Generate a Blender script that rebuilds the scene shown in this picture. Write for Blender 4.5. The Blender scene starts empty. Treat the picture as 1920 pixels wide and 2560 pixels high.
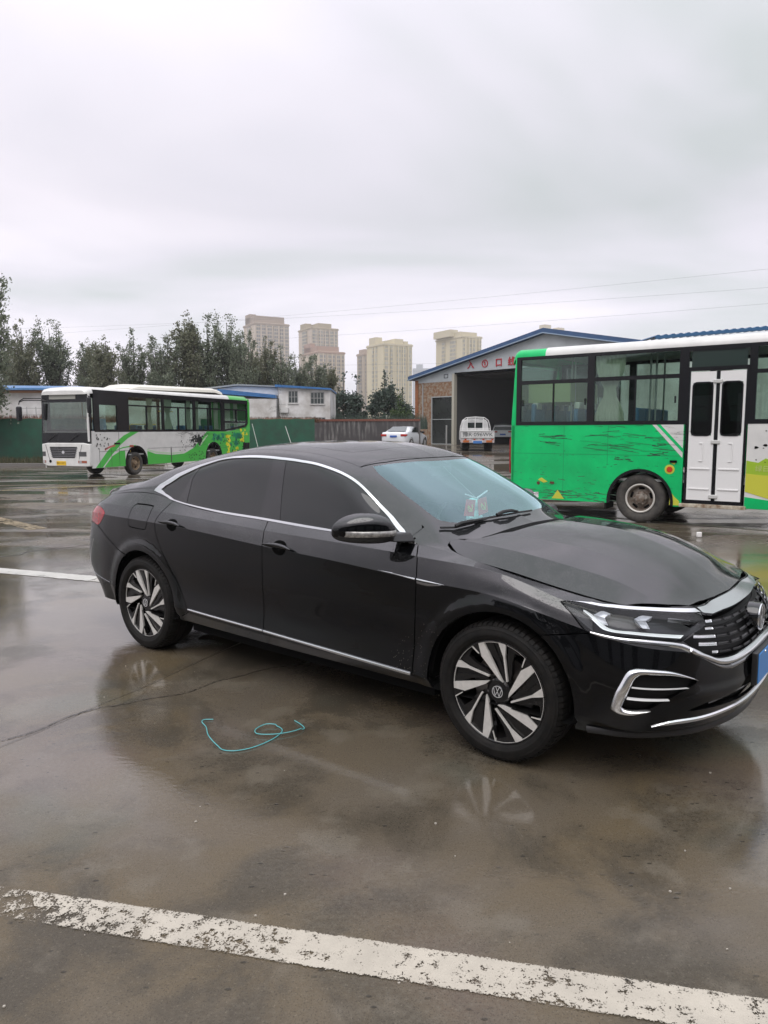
import bpy, bmesh, math, random
import numpy as np
from mathutils import Vector, Matrix, geometry
R = math.radians
SC = bpy.context.scene
COL = SC.collection
# ------------------------------------------------------------------ camera
cam_d = bpy.data.cameras.new('camera'); cam = bpy.data.objects.new('camera', cam_d); COL.objects.link(cam)
SC.camera = cam
F_PX, PITCH, ROLL = 1815.5, .112668, -.002134
cam_d.sensor_fit = 'VERTICAL'; cam_d.sensor_height = 36; cam_d.lens = F_PX/2560*36
cam_d.clip_start = .05; cam_d.clip_end = 5000
_R = Vector((1, 0, 0)); _F = Vector((0, math.cos(PITCH), -math.sin(PITCH))); _U = Vector((0, math.sin(PITCH), math.cos(PITCH)))
_R2 = _R*math.cos(ROLL)+_U*math.sin(ROLL); _U2 = -_R*math.sin(ROLL)+_U*math.cos(ROLL)
M = Matrix((_R2, _U2, -_F)).transposed().to_4x4(); M.translation = (0, 0, 1.56)
cam.matrix_world = M
SC.render.resolution_x = 768; SC.render.resolution_y = 1024
SC.view_settings.view_transform = 'Standard'; SC.view_settings.look = 'None'; SC.view_settings.gamma = 1; SC.view_settings.exposure = .22
SC.render.engine = 'CYCLES'
SC.cycles.max_bounces = 8; SC.cycles.transparent_max_bounces = 12; SC.cycles.glossy_bounces = 4; SC.cycles.diffuse_bounces = 3
# ------------------------------------------------------------------ overcast sky
SUN_EL, SUN_AZ = R(58), R(200)
W = bpy.data.worlds.new('World'); SC.world = W; W.use_nodes = True
nt = W.node_tree; nt.nodes.clear(); N = nt.nodes.new; L = nt.links.new
out = N('ShaderNodeOutputWorld'); bg = N('ShaderNodeBackground'); bg.inputs[1].default_value = 1.0
sky = N('ShaderNodeTexSky'); sky.sky_type = 'NISHITA'; sky.sun_disc = False; sky.sun_elevation = SUN_EL; sky.sun_rotation = SUN_AZ
sk = N('ShaderNodeMix'); sk.data_type = 'RGBA'; sk.blend_type = 'MULTIPLY'; sk.inputs[0].default_value = 1
L(sky.outputs[0], sk.inputs[6]); sk.inputs[7].default_value = (.08, .08, .08, 1)
tc = N('ShaderNodeTexCoord'); sep = N('ShaderNodeSeparateXYZ'); L(tc.outputs['Generated'], sep.inputs[0])
# project the view direction onto a high cloud layer: (x, y) / (z + .12)
ad = N('ShaderNodeMath'); ad.operation = 'ADD'; L(sep.outputs[2], ad.inputs[0]); ad.inputs[1].default_value = .24
mx = N('ShaderNodeMath'); mx.operation = 'MAXIMUM'; L(ad.outputs[0], mx.inputs[0]); mx.inputs[1].default_value = .12
dv = N('ShaderNodeVectorMath'); dv.operation = 'DIVIDE'; L(tc.outputs['Generated'], dv.inputs[0])
cmb = N('ShaderNodeCombineXYZ'); [L(mx.outputs[0], cmb.inputs[i]) for i in range(3)]; L(cmb.outputs[0], dv.inputs[1])
mp = N('ShaderNodeMapping'); L(dv.outputs[0], mp.inputs[0]); mp.inputs['Scale'].default_value = (.55, .8, 0); mp.inputs['Rotation'].default_value = (0, 0, .12); mp.inputs['Location'].default_value = (.35, .2, 0)
n1 = N('ShaderNodeTexNoise'); n1.inputs['Scale'].default_value = 1.25; n1.inputs['Detail'].default_value = 4; n1.inputs['Roughness'].default_value = .46; n1.inputs['Distortion'].default_value = .5; L(mp.outputs[0], n1.inputs[0])
cr = N('ShaderNodeValToRGB'); L(n1.outputs[0], cr.inputs[0])
el = cr.color_ramp.elements; el[0].position = .38; el[0].color = (.60, .635, .645, 1); el[1].position = .62; el[1].color = (1.0, .94, 1.02, 1)
e = el.new(.50); e.color = (.80, .775, .85, 1)
# brighter overhead, a paler band near the horizon
gr = N('ShaderNodeValToRGB'); L(sep.outputs[2], gr.inputs[0]); g = gr.color_ramp.elements
g[0].position = 0; g[0].color = (.98, .98, .98, 1); g[1].position = 1; g[1].color = (2.3, 2.3, 2.35, 1)
for pos, v in ((.10, 1.06), (.17, 1.02), (.27, .90), (.40, .98), (.48, 1.06), (.60, 1.5)):
    q = g.new(pos); q.color = (v, v, v, 1)
mu = N('ShaderNodeMix'); mu.data_type = 'RGBA'; mu.blend_type = 'MULTIPLY'; mu.inputs[0].default_value = 1; L(cr.outputs[0], mu.inputs[6]); L(gr.outputs[0], mu.inputs[7])
mi = N('ShaderNodeMix'); mi.data_type = 'RGBA'; mi.inputs[0].default_value = .94; L(sk.outputs[2], mi.inputs[6]); L(mu.outputs[2], mi.inputs[7])
L(mi.outputs[2], bg.inputs[0]); L(bg.outputs[0], out.inputs[0])
sun_d = bpy.data.lights.new('sun', 'SUN'); sun_d.energy = 1.4; sun_d.angle = R(50); sun_d.color = (1, .97, .93)
sun = bpy.data.objects.new('sun', sun_d); COL.objects.link(sun)
sun.rotation_euler = (math.pi/2-SUN_EL, 0, math.pi-SUN_AZ)
# ------------------------------------------------------------------ materials
MATS = {}
def nd(t, kind, **kw):
    n = t.nodes.new(kind)
    for k, v in kw.items():
        if k in n.inputs: n.inputs[k].default_value = v
        else: setattr(n, k, v)
    return n
def lin(c):
    return tuple((x/12.92 if x <= .04045 else ((x+.055)/1.055)**2.4) for x in c)
def mat(name, color=(.5, .5, .5), rough=.5, metal=0, coat=0, spec=.5, noise=0, nscale=5, bump=0, bscale=60, emit=None, emits=1, alpha=1, coatr=.04, dirt=None):
    if name in MATS: return MATS[name]
    m = bpy.data.materials.new(name); m.use_nodes = True; t = m.node_tree; b = t.nodes['Principled BSDF']
    b.inputs['Base Color'].default_value = (*color, 1); b.inputs['Roughness'].default_value = rough; b.inputs['Metallic'].default_value = metal
    b.inputs['Coat Weight'].default_value = coat; b.inputs['Coat Roughness'].default_value = coatr; b.inputs['Specular IOR Level'].default_value = spec
    if alpha < 1: b.inputs['Alpha'].default_value = alpha
    if emit: b.inputs['Emission Color'].default_value = (*emit, 1); b.inputs['Emission Strength'].default_value = emits
    tc = t.nodes.new('ShaderNodeTexCoord')
    if noise:
        n = nd(t, 'ShaderNodeTexNoise', Scale=nscale, Detail=6.0, Roughness=.6); t.links.new(tc.outputs['Object'], n.inputs['Vector'])
        r = t.nodes.new('ShaderNodeValToRGB'); t.links.new(n.outputs[0], r.inputs[0])
        d = dirt or tuple(c*(1-noise) for c in color)
        r.color_ramp.elements[0].position = .35; r.color_ramp.elements[0].color = (*d, 1)
        r.color_ramp.elements[1].position = .62; r.color_ramp.elements[1].color = (*color, 1)
        t.links.new(r.outputs[0], b.inputs['Base Color'])
    if bump:
        n2 = nd(t, 'ShaderNodeTexNoise', Scale=bscale, Detail=4.0); t.links.new(tc.outputs['Object'], n2.inputs['Vector'])
        bp = t.nodes.new('ShaderNodeBump'); bp.inputs['Strength'].default_value = bump; bp.inputs['Distance'].default_value = .01
        t.links.new(n2.outputs[0], bp.inputs['Height']); t.links.new(bp.outputs[0], b.inputs['Normal'])
    MATS[name] = m
    return m
def glass(name, tint=(.8, .85, .85), see=.5, rough=.01, gcol=(1, 1, 1), ior=1.5, boost=1.0):
    """sheet glass: what is behind it, tinted, under a fresnel reflection"""
    if name in MATS: return MATS[name]
    m = bpy.data.materials.new(name); m.use_nodes = True; t = m.node_tree; t.nodes.clear()
    o = t.nodes.new('ShaderNodeOutputMaterial'); tr = nd(t, 'ShaderNodeBsdfTransparent'); tr.inputs[0].default_value = (*[c*see for c in tint], 1)
    g = nd(t, 'ShaderNodeBsdfGlossy'); g.inputs['Color'].default_value = (*gcol, 1); g.inputs['Roughness'].default_value = rough
    f = nd(t, 'ShaderNodeFresnel', IOR=ior); ge = t.nodes.new('ShaderNodeNewGeometry'); mr = nd(t, 'ShaderNodeMapRange'); t.links.new(ge.outputs['Backfacing'], mr.inputs[0]); mr.inputs[3].default_value = ior; mr.inputs[4].default_value = 1/ior; t.links.new(mr.outputs[0], f.inputs['IOR']); mm = nd(t, 'ShaderNodeMath', operation='MULTIPLY', use_clamp=True); t.links.new(f.outputs[0], mm.inputs[0]); mm.inputs[1].default_value = boost
    mx = t.nodes.new('ShaderNodeMixShader'); t.links.new(mm.outputs[0], mx.inputs[0]); t.links.new(tr.outputs[0], mx.inputs[1]); t.links.new(g.outputs[0], mx.inputs[2]); t.links.new(mx.outputs[0], o.inputs[0])
    MATS[name] = m
    return m
# ------------------------------------------------------------------ objects
def link(name, me, m=None, parent=None):
    o = bpy.data.objects.new(name, me); COL.objects.link(o)
    if m is not None:
        for mm in (m if isinstance(m, (list, tuple)) else [m]): me.materials.append(mm)
    if parent is not None: o.parent = parent
    return o
def thing(name, label, cat, loc=(0, 0, 0), rz=0, group=None):
    o = bpy.data.objects.new(name, None); COL.objects.link(o); o.empty_display_size = .2
    o.location = loc; o.rotation_euler = (0, 0, rz); o['label'] = label; o['category'] = cat
    if group: o['group'] = group
    return o
def tag(o, label, cat, group=None):
    o['label'] = label; o['category'] = cat
    if group: o['group'] = group
    return o
class MB:
    """mesh builder: collects simple shapes into one mesh"""
    def __init__(s): s.v = []; s.f = []; s.mi = []; s.cur = 0
    def add(s, vs, fs):
        b = len(s.v); s.v += [tuple(v) for v in vs]
        for f in fs: s.f.append(tuple(i+b for i in f)); s.mi.append(s.cur)
        return s
    def box(s, x0, x1, y0, y1, z0, z1):
        return s.add([(x0, y0, z0), (x1, y0, z0), (x1, y1, z0), (x0, y1, z0), (x0, y0, z1), (x1, y0, z1), (x1, y1, z1), (x0, y1, z1)],
                     [(0, 3, 2, 1), (4, 5, 6, 7), (0, 1, 5, 4), (1, 2, 6, 5), (2, 3, 7, 6), (3, 0, 4, 7)])
    def prism(s, pts, a, b, ax='y'):
        """polygon extruded along an axis; pts are the two other coordinates"""
        n = len(pts)
        def P(q, t): return {'y': (q[0], t, q[1]), 'x': (t, q[0], q[1]), 'z': (q[0], q[1], t)}[ax]
        return s.add([P(q, a) for q in pts]+[P(q, b) for q in pts], [tuple(range(n)), tuple(range(2*n-1, n-1, -1))]+[(i, i+n, (i+1) % n+n, (i+1) % n) for i in range(n)])
    def tube(s, pts, r, n=8, cap=True):
        pts = [Vector(p) for p in pts]; rs = r if isinstance(r, (list, tuple)) else [r]*len(pts)
        vs = []; up = Vector((0, 0, 1))
        for i, p in enumerate(pts):
            d = (pts[min(i+1, len(pts)-1)]-pts[max(i-1, 0)]).normalized()
            a = d.cross(up if abs(d.z) < .95 else Vector((1, 0, 0))).normalized(); b = d.cross(a)
            vs += [p+(a*math.cos(t)+b*math.sin(t))*rs[i] for t in (2*math.pi*k/n for k in range(n))]
        fs = [(i*n+k, i*n+(k+1) % n, (i+1)*n+(k+1) % n, (i+1)*n+k) for i in range(len(pts)-1) for k in range(n)]
        if cap: fs += [tuple(range(n-1, -1, -1)), tuple((len(pts)-1)*n+k for k in range(n))]
        return s.add(vs, fs)
    def lathe(s, prof, n=48, ax='y', c=(0, 0, 0), close=False):
        """prof: (radius, along axis)"""
        vs = []
        for r, h in prof:
            for k in range(n):
                t = 2*math.pi*k/n; a, b = r*math.cos(t), r*math.sin(t)
                vs.append({'y': (c[0]+a, c[1]+h, c[2]+b), 'z': (c[0]+a, c[1]+b, c[2]+h), 'x': (c[0]+h, c[1]+a, c[2]+b)}[ax])
        m = len(prof)
        return s.add(vs, [(i*n+k, i*n+(k+1) % n, (i+1)*n+(k+1) % n, (i+1)*n+k) for i in range(m-1) for k in range(n)])
    def xf(s, M):
        s.v = [tuple(M @ Vector(v)) for v in s.v]; return s
    def build(s, name, m, parent=None, smooth=False, bevel=0, seg=2, angle=35):
        me = bpy.data.meshes.new(name); me.from_pydata(s.v, [], s.f)
        bm = bmesh.new(); bm.from_mesh(me); bmesh.ops.recalc_face_normals(bm, faces=bm.faces); bm.to_mesh(me); bm.free()
        o = link(name, me, m, parent)
        if isinstance(m, (list, tuple)):
            for p, i in zip(me.polygons, s.mi): p.material_index = i
        if bevel:
            md = o.modifiers.new('b', 'BEVEL'); md.width = bevel; md.segments = seg; md.limit_method = 'ANGLE'; md.angle_limit = R(angle); md.harden_normals = False
        if smooth or bevel:
            me.shade_smooth() if smooth == 'all' else [setattr(p, 'use_smooth', True) for p in me.polygons]
            if smooth != 'all':
                try: me.set_sharp_from_angle(angle=R(angle))
                except Exception: pass
        return o
def box(name, dims, m, parent=None, bevel=0): return MB().box(*dims).build(name, m, parent, bevel=bevel)
def copy_tree(o, parent=None):
    c = o.copy(); COL.objects.link(c)
    if parent is not None: c.parent = parent
    for ch in list(o.children):
        copy_tree(ch, c)
    return c
# ------------------------------------------------------------------ car body surfaces (metres, x forward from front axle, w = half width, z up)
def _tang(X, Y):
    n = len(X); m = np.zeros_like(Y)
    d = (Y[1:]-Y[:-1])/(X[1:]-X[:-1])[:, None]
    h = (X[1:]-X[:-1])[:, None]
    m[1:-1] = (d[:-1]*h[1:]+d[1:]*h[:-1])/(h[1:]+h[:-1])
    m[0] = d[0]; m[-1] = d[-1]
    return m
def _herm(X, Y, M, x):
    x = np.clip(x, X[0], X[-1])
    i = np.clip(np.searchsorted(X, x, side='right')-1, 0, len(X)-2)
    h = X[i+1]-X[i]; t = (x-X[i])/h
    t = t[:, None]; h = h[:, None]
    return ((2*t**3-3*t**2+1)*Y[i]+(t**3-2*t**2+t)*h*M[i]+(-2*t**3+3*t**2)*Y[i+1]+(t**3-t**2)*h*M[i+1])
class Surf:
    """tensor surface: stations U x lines V, control points P[u, v] = (x, w, z); crease = indices of lines kept sharp"""
    def __init__(s, U, V, P, crease=(), bump=None, ends=None):
        s.U = np.array(U, float); s.V = np.array(V, float); s.P = np.array(P, float); s.cr = set(crease); s.bump = bump
        nu, nv = len(U), len(V)
        s.MU = _tang(s.U, s.P.reshape(nu, -1))
        if ends:
            for j, val in ends.items(): s.MU[j] = np.array(val).reshape(-1)
        s.nv = nv
    def raw(s, u, v):
        u = np.asarray(u, float); v = np.clip(np.asarray(v, float), s.V[0], s.V[-1])
        L = _herm(s.U, s.P.reshape(len(s.U), -1), s.MU, u).reshape(-1, s.nv, 3)
        V = s.V; d = (L[:, 1:]-L[:, :-1])/(V[1:]-V[:-1])[None, :, None]; h = (V[1:]-V[:-1])[None, :, None]
        mi = np.zeros_like(L); mi[:, 1:-1] = (d[:, :-1]*h[:, 1:]+d[:, 1:]*h[:, :-1])/(h[:, 1:]+h[:, :-1])
        mi[:, 0] = d[:, 0]; mi[:, -1] = d[:, -1]
        mlo = mi.copy(); mhi = mi.copy()
        for k in s.cr:
            mhi[:, k] = .95*d[:, k]+.05*mi[:, k]; mlo[:, k] = .95*d[:, k-1]+.05*mi[:, k]
        i = np.clip(np.searchsorted(V, v, side='right')-1, 0, s.nv-2)
        r = np.arange(len(v)); t = ((v-V[i])/(V[i+1]-V[i]))[:, None]; hh = (V[i+1]-V[i])[:, None]
        return ((2*t**3-3*t**2+1)*L[r, i]+(t**3-2*t**2+t)*hh*mhi[r, i]+(-2*t**3+3*t**2)*L[r, i+1]+(t**3-t**2)*hh*mlo[r, i+1])
    def __call__(s, u, v):
        u = np.atleast_1d(np.asarray(u, float)); v = np.atleast_1d(np.asarray(v, float))
        Q = s.raw(u, v)
        if s.bump is not None: Q = s.bump(Q)
        return Q
    def normal(s, u, v, e=.0014):
        u = np.atleast_1d(np.asarray(u, float)); v = np.atleast_1d(np.asarray(v, float))
        u0 = np.clip(u-e, s.U[0], s.U[-1]); u1 = np.clip(u+e, s.U[0], s.U[-1]); v0 = np.clip(v-e, s.V[0], s.V[-1]); v1 = np.clip(v+e, s.V[0], s.V[-1])
        a = s(u1, v)-s(u0, v); b = s(u, v1)-s(u, v0)
        n = np.cross(a, b); n /= np.linalg.norm(n, axis=1)[:, None]+1e-12
        return n       # for U rearward->forward and V upward with w = +outward this is sign fixed by caller
def c3(*rows): return np.array(rows, float)
SX = [-3.5, -3.2, -2.87, -2.4, -1.6, -.9, -.45, 0, .36]
SZ = [[.27, .27, .27, .27, .265, .265, .265, .265, .24],
      [.42, .40, .38, .365, .345, .33, .32, .32, .33],
      [.52, .50, .50, .49, .47, .46, .46, .46, .45],
      [.72, .72, .72, .70, .66, .64, .62, .60, .57],
      [.935, .935, .932, .92, .877, .845, .815, .79, .71],
      [.965, .965, .962, .955, .915, .885, .86, .835, .755],
      [1.01, 1.01, 1.007, .995, .962, .943, .925, .89, .79],
      [1.07, 1.105, 1.115, 1.050, 1.013, .985, .968, .880, .818]]
SW = [[.83, .84, .85, .865, .87, .87, .87, .86, .85],
      [.865, .885, .895, .905, .91, .91, .905, .90, .89],
      [.87, .89, .90, .90, .90, .90, .90, .90, .892],
      [.875, .90, .912, .915, .915, .915, .912, .905, .888],
      [.865, .90, .915, .92, .922, .92, .915, .90, .872],
      [.85, .885, .90, .905, .905, .905, .90, .885, .855],
      [.825, .86, .875, .88, .88, .88, .875, .855, .82],
      [.74, .77, .795, .815, .825, .825, .80, .757, .745]]
FR = [  # corner, quarter, near centre, centre : (x, w, z) for each line bottom to top
 [(.57, .76, .235), (.60, .82, .28), (.615, .845, .41), (.615, .845, .52), (.605, .825, .655), (.595, .805, .715), (.575, .775, .765), (.505, .735, .803)],
 [(.74, .585, .23), (.785, .65, .285), (.805, .69, .40), (.805, .69, .50), (.80, .675, .625), (.79, .65, .69), (.765, .60, .745), (.735, .50, .783)],
 [(.84, .34, .225), (.885, .38, .28), (.91, .41, .385), (.91, .41, .475), (.905, .40, .59), (.885, .38, .66), (.85, .36, .725), (.76, .26, .775)],
 [(.875, 0, .22), (.92, 0, .275), (.945, 0, .38), (.945, 0, .47), (.935, 0, .585), (.91, 0, .66), (.875, 0, .72), (.782, 0, .772)]]
RR = [
 [(-3.99, 0, .30), (-4.01, 0, .42), (-4.02, 0, .52), (-4.02, 0, .72), (-3.97, 0, .90), (-3.95, 0, .95), (-3.93, 0, 1.01), (-3.88, 0, 1.10)],
 [(-3.96, .33, .30), (-3.985, .34, .42), (-4.0, .34, .52), (-4.0, .33, .72), (-3.95, .32, .90), (-3.93, .31, .95), (-3.91, .30, 1.01), (-3.86, .28, 1.09)],
 [(-3.87, .57, .30), (-3.91, .59, .42), (-3.93, .60, .52), (-3.92, .59, .72), (-3.88, .57, .915), (-3.86, .56, .955), (-3.82, .53, 1.01), (-3.76, .48, 1.075)],
 [(-3.60, .73, .28), (-3.72, .775, .42), (-3.775, .785, .52), (-3.765, .785, .72), (-3.72, .775, .925), (-3.70, .76, .96), (-3.66, .725, 1.01), (-3.60, .66, 1.06)]]
AU = [-4.62, -4.29, -4.02, -3.78, -3.5, -3.2, -2.87, -2.4, -1.6, -.9, -.45, 0, .36, .64, .90, 1.20, 1.60]
AV = [0, .08, .20, .40, .60, .64, .71, .79]
def side_ctrl():
    P = np.zeros((17, 8, 3))
    for j in range(4): P[j] = RR[j]
    for j, x in enumerate(SX):
        for k in range(8): P[4+j, k] = (x, SW[k][j], SZ[k][j])
    for j in range(4): P[13+j] = FR[j]
    return P
def arch_bump(Q):
    Q = Q.copy()
    for cx, r0 in ((0.0, .385), (-2.871, .385)):
        r = np.hypot(Q[:, 0]-cx, Q[:, 2]-.334)
        t = np.clip((.480-r)/.07, 0, 1)
        Q[:, 1] += np.where((Q[:, 2] < .86) & (Q[:, 1] > .6), .011*t*t*(3-2*t), 0)
    return Q
_P = side_ctrl()
_ends = {0: np.array([(0, 1.0, 0)]*8), 16: np.array([(0, -1.0, 0)]*8)}
SKIN = Surf(AU, AV, _P, crease=(1, 4, 6), bump=arch_bump, ends=_ends)
# greenhouse and roof: stations along x, lines belt -> centre
BX = [-3.85, -3.5, -3.2, -2.9, -2.47, -2.1, -1.68, -1.3, -1.04, -.8, -.55, -.40, -.18]
BV = [0, .14, .36, .50, .80, 1.10]
BP = [  # each station: belt, low side, DLO top, roof edge, quarter, centre  (w, z)
 [(.55, 1.06), (.53, 1.075), (.50, 1.085), (.44, 1.09), (.25, 1.10), (0, 1.105)],
 [(.74, 1.07), (.73, 1.08), (.70, 1.10), (.64, 1.13), (.33, 1.165), (0, 1.175)],
 [(.77, 1.105), (.755, 1.118), (.73, 1.138), (.64, 1.18), (.33, 1.215), (0, 1.225)],
 [(.795, 1.115), (.775, 1.14), (.735, 1.185), (.63, 1.262), (.33, 1.305), (0, 1.317)],
 [(.812, 1.060), (.775, 1.16), (.705, 1.300), (.60, 1.362), (.32, 1.402), (0, 1.413)],
 [(.820, 1.030), (.775, 1.16), (.680, 1.377), (.59, 1.422), (.31, 1.462), (0, 1.473)],
 [(.825, 1.015), (.775, 1.15), (.668, 1.390), (.59, 1.432), (.31, 1.475), (0, 1.487)],
 [(.825, .998), (.785, 1.12), (.688, 1.345), (.60, 1.395), (.31, 1.460), (0, 1.475)],
 [(.825, .990), (.795, 1.08), (.715, 1.258), (.60, 1.330), (.31, 1.405), (0, 1.420)],
 [(.820, .980), (.808, 1.02), (.752, 1.118), (.635, 1.215), (.32, 1.292), (0, 1.305)],
 [(.808, .970), (.803, .98), (.785, 1.000), (.665, 1.080), (.33, 1.158), (0, 1.172)],
 [(.790, .952), (.782, .957), (.74, .968), (.69, .985), (.33, 1.060), (0, 1.080)],
 [(.772, .914), (.765, .917), (.74, .922), (.70, .930), (.33, .985), (0, .995)]]
CAB = Surf(BX, BV, [[(x, w, z) for (w, z) in row] for x, row in zip(BX, BP)], crease=())
# bonnet: stations along x, lines edge -> centre
HX = [-.50, -.25, 0, .25, .47, .62, .72, .80]
HV = [0, .10, .26, .55, .76]
HP = [
 [(.70, .990), (.66, 1.006), (.50, 1.025), (.26, 1.045), (0, 1.052)],
 [(.762, .925), (.665, .990), (.50, 1.024), (.26, 1.050), (0, 1.058)],
 [(.760, .884), (.660, .965), (.49, 1.012), (.26, 1.042), (0, 1.050)],
 [(.755, .838), (.650, .925), (.47, .982), (.26, 1.014), (0, 1.022)],
 [(.740, .805), (.630, .876), (.44, .922), (.25, .950), (0, .958)],
 [(.700, .790), (.600, .814), (.41, .856), (.24, .884), (0, .891)],
 [(.660, .775), (.560, .784), (.39, .796), (.23, .812), (0, .818)],
 [(.620, .762), (.520, .765), (.37, .768), (.22, .767), (0, .766)]]
HOOD = Surf(HX, HV, [[(x, w, z) for (w, z) in row] for x, row in zip(HX, HP)], crease=(1, 2))
# ------------------------------------------------------------------ panels cut out of the body surfaces
def inside(poly, x, y):
    c = False; n = len(poly); j = n-1
    for i in range(n):
        xi, yi = poly[i]; xj, yj = poly[j]
        if (yi > y) != (yj > y) and x < (xj-xi)*(y-yi)/(yj-yi)+xi: c = not c
        j = i
    return c
def dense(pl, step=.02, closed=True):
    o = []; n = len(pl)
    for i in range(n if closed else n-1):
        a = pl[i]; b = pl[(i+1) % n]; d = math.hypot(b[0]-a[0], b[1]-a[1]); k = max(1, int(math.ceil(d/step)))
        o += [(a[0]+(b[0]-a[0])*t/k, a[1]+(b[1]-a[1])*t/k) for t in range(k)]
    if not closed: o.append(tuple(pl[-1]))
    return o
def smooth_poly(pl, closed=False, k=4):
    """Catmull-Rom through the points"""
    P = [Vector((p[0], p[1], 0)) for p in pl]; n = len(P); o = []
    for i in range(n if closed else n-1):
        p0 = P[(i-1) % n] if closed or i else P[0]*2-P[1]; p1 = P[i]; p2 = P[(i+1) % n]; p3 = P[(i+2) % n] if closed or i+2 < n else P[-1]*2-P[-2]
        for t in range(k):
            t /= k; q = .5*((2*p1)+(p2-p0)*t+(2*p0-5*p1+4*p2-p3)*t*t+(3*p1-p0-3*p2+p3)*t**3); o.append((q.x, q.y))
    if not closed: o.append((P[-1].x, P[-1].y))
    return o
def tess(S, polys, u0, u1, v0, v1, du, rows, creases=()):
    cls = [(n, p) for n, p in polys]
    vs = []; es = []
    def loop(pl, closed=True):
        b = len(vs); vs.extend(Vector(p) for p in pl); n = len(pl)
        es.extend((b+i, b+(i+1) % n) for i in range(n if closed else n-1))
    dom = [(u0, v0), (u1, v0), (u1, v1), (u0, v1)]
    loop(dense(dom, .03))
    for n, p in cls:
        q = dense(p, .02)
        q = [(min(max(a, u0), u1), min(max(b, v0), v1)) for a, b in q]
        r = [q[0]]
        for w in q[1:]:
            if math.hypot(w[0]-r[-1][0], w[1]-r[-1][1]) > 1e-5: r.append(w)
        loop(r)
    for cv in creases:
        for e_ in (-.0016, .0016): loop(dense([(u0+.001, cv+e_), (u1-.001, cv+e_)], .02, closed=False), closed=False)
    nu = int((u1-u0)/du)
    for i, v in enumerate(rows):
        if not v0 < v < v1: continue
        for j in range(1, nu): vs.append(Vector((u0+(j+(i % 2)*.5)*(u1-u0)/nu, v)))
    V, E, Fc, _, _, _ = geometry.delaunay_2d_cdt(vs, es, [], 0, 1e-5)
    V = [(p[0], p[1]) for p in V]
    out = {}
    for f in Fc:
        if len(f) != 3: continue
        cx = sum(V[i][0] for i in f)/3; cy = sum(V[i][1] for i in f)/3
        if not (u0 < cx < u1 and v0 < cy < v1): continue
        for n, p in cls:
            if inside(p, cx, cy): out.setdefault(n, []).append(f); break
        else: out.setdefault('rest', []).append(f)
    return V, out
def patch(S, V, tris, gap=.0032, off=0., depth=.014, centre=None, lo=None, hi=None):
    """right-hand patch: verts (x, y, z), normals, faces"""
    used = sorted({i for f in tris for i in f}); ix = {k: i for i, k in enumerate(used)}
    uv = np.array([V[k] for k in used]); F = [tuple(ix[i] for i in f) for f in tris]
    ec = {}
    for f in F:
        for a, b in ((f[0], f[1]), (f[1], f[2]), (f[2], f[0])):
            ec.setdefault((min(a, b), max(a, b)), []).append((a, b, f))
    bd = [l[0] for l in ec.values() if len(l) == 1]
    inw = np.zeros_like(uv); keep = np.zeros(len(uv), bool)
    bl = []
    for a, b, f in bd:
        c = [q for q in f if q not in (a, b)][0]
        d = uv[b]-uv[a]; n = np.array([-d[1], d[0]]); n /= np.linalg.norm(n)+1e-12
        if np.dot(uv[c]-uv[a], n) < 0: n = -n
        oncentre = centre is not None and abs(uv[a][centre[0]]-centre[1]) < 1e-4 and abs(uv[b][centre[0]]-centre[1]) < 1e-4
        if oncentre: continue
        bl.append((a, b)); inw[a] += n; inw[b] += n
    L = np.linalg.norm(inw, axis=1); m = L > 1e-6; inw[m] /= L[m][:, None]
    if centre is not None:
        c = np.abs(uv[:, centre[0]]-centre[1]) < 1e-4; inw[c, centre[0]] = 0
    uv2 = uv+inw*gap
    P = S(uv2[:, 0], uv2[:, 1]); n = S.normal(uv2[:, 0], uv2[:, 1])
    P = P*np.array([1, -1, 1]); n = n*np.array([1, -1, 1])
    C = np.stack([np.clip(P[:, 0], -3.0, -.1), np.zeros(len(P)), np.full(len(P), .45)], 1)
    sg = np.sign(np.sum(n*(P-C), axis=1)); n = n*np.where(sg == 0, 1, sg)[:, None]
    if centre is not None:
        c = np.abs(uv[:, centre[0]]-centre[1]) < 1e-4; n[c, 1] = 0; n /= np.linalg.norm(n, axis=1)[:, None]; P[c, 1] = 0
    P = P+n*off
    vs = [tuple(p) for p in P]; ns = [tuple(q) for q in n]; fs = []
    for f in F:
        a, b, c = (P[i] for i in f)
        fs.append(f if np.dot(np.cross(b-a, c-a), n[list(f)].sum(0)) > 0 else f[::-1])
    if depth:
        for a, b in bl:
            e = P[b]-P[a]; s = np.cross(e, n[a]+n[b]); s /= np.linalg.norm(s)+1e-12
            # outward = away from inward direction
            mid = S(*(np.array([q]) for q in ((uv2[a]+uv2[b])/2+(inw[a]+inw[b])*.003)))[0]*np.array([1, -1, 1])
            if np.dot(s, mid-(P[a]+P[b])/2) > 0: s = -s
            k = len(vs); vs += [tuple(P[a]), tuple(P[b]), tuple(P[b]-n[b]*depth), tuple(P[a]-n[a]*depth)]; ns += [tuple(s)]*4
            q = (k, k+1, k+2, k+3)
            if np.dot(np.cross(P[b]-P[a], -n[b]), s) < 0: q = q[::-1]
            fs.append(q)
    return vs, ns, fs
def mirror(vs, ns, fs):
    return [(x, -y, z) for x, y, z in vs], [(x, -y, z) for x, y, z in ns], [tuple(reversed(f)) for f in fs]
def mk(name, data, m, parent):
    vs, ns, fs = data
    me = bpy.data.meshes.new(name); me.from_pydata(vs, [], fs); me.validate()
    for p in me.polygons: p.use_smooth = True
    if len(me.vertices) == len(ns): me.normals_split_custom_set_from_vertices(ns)
    return link(name, me, m, parent)
def join(a, b):
    k = len(a[0]); return a[0]+b[0], a[1]+b[1], a[2]+[tuple(i+k for i in f) for f in b[2]]
def both(d): return join(d, mirror(*d))
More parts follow.
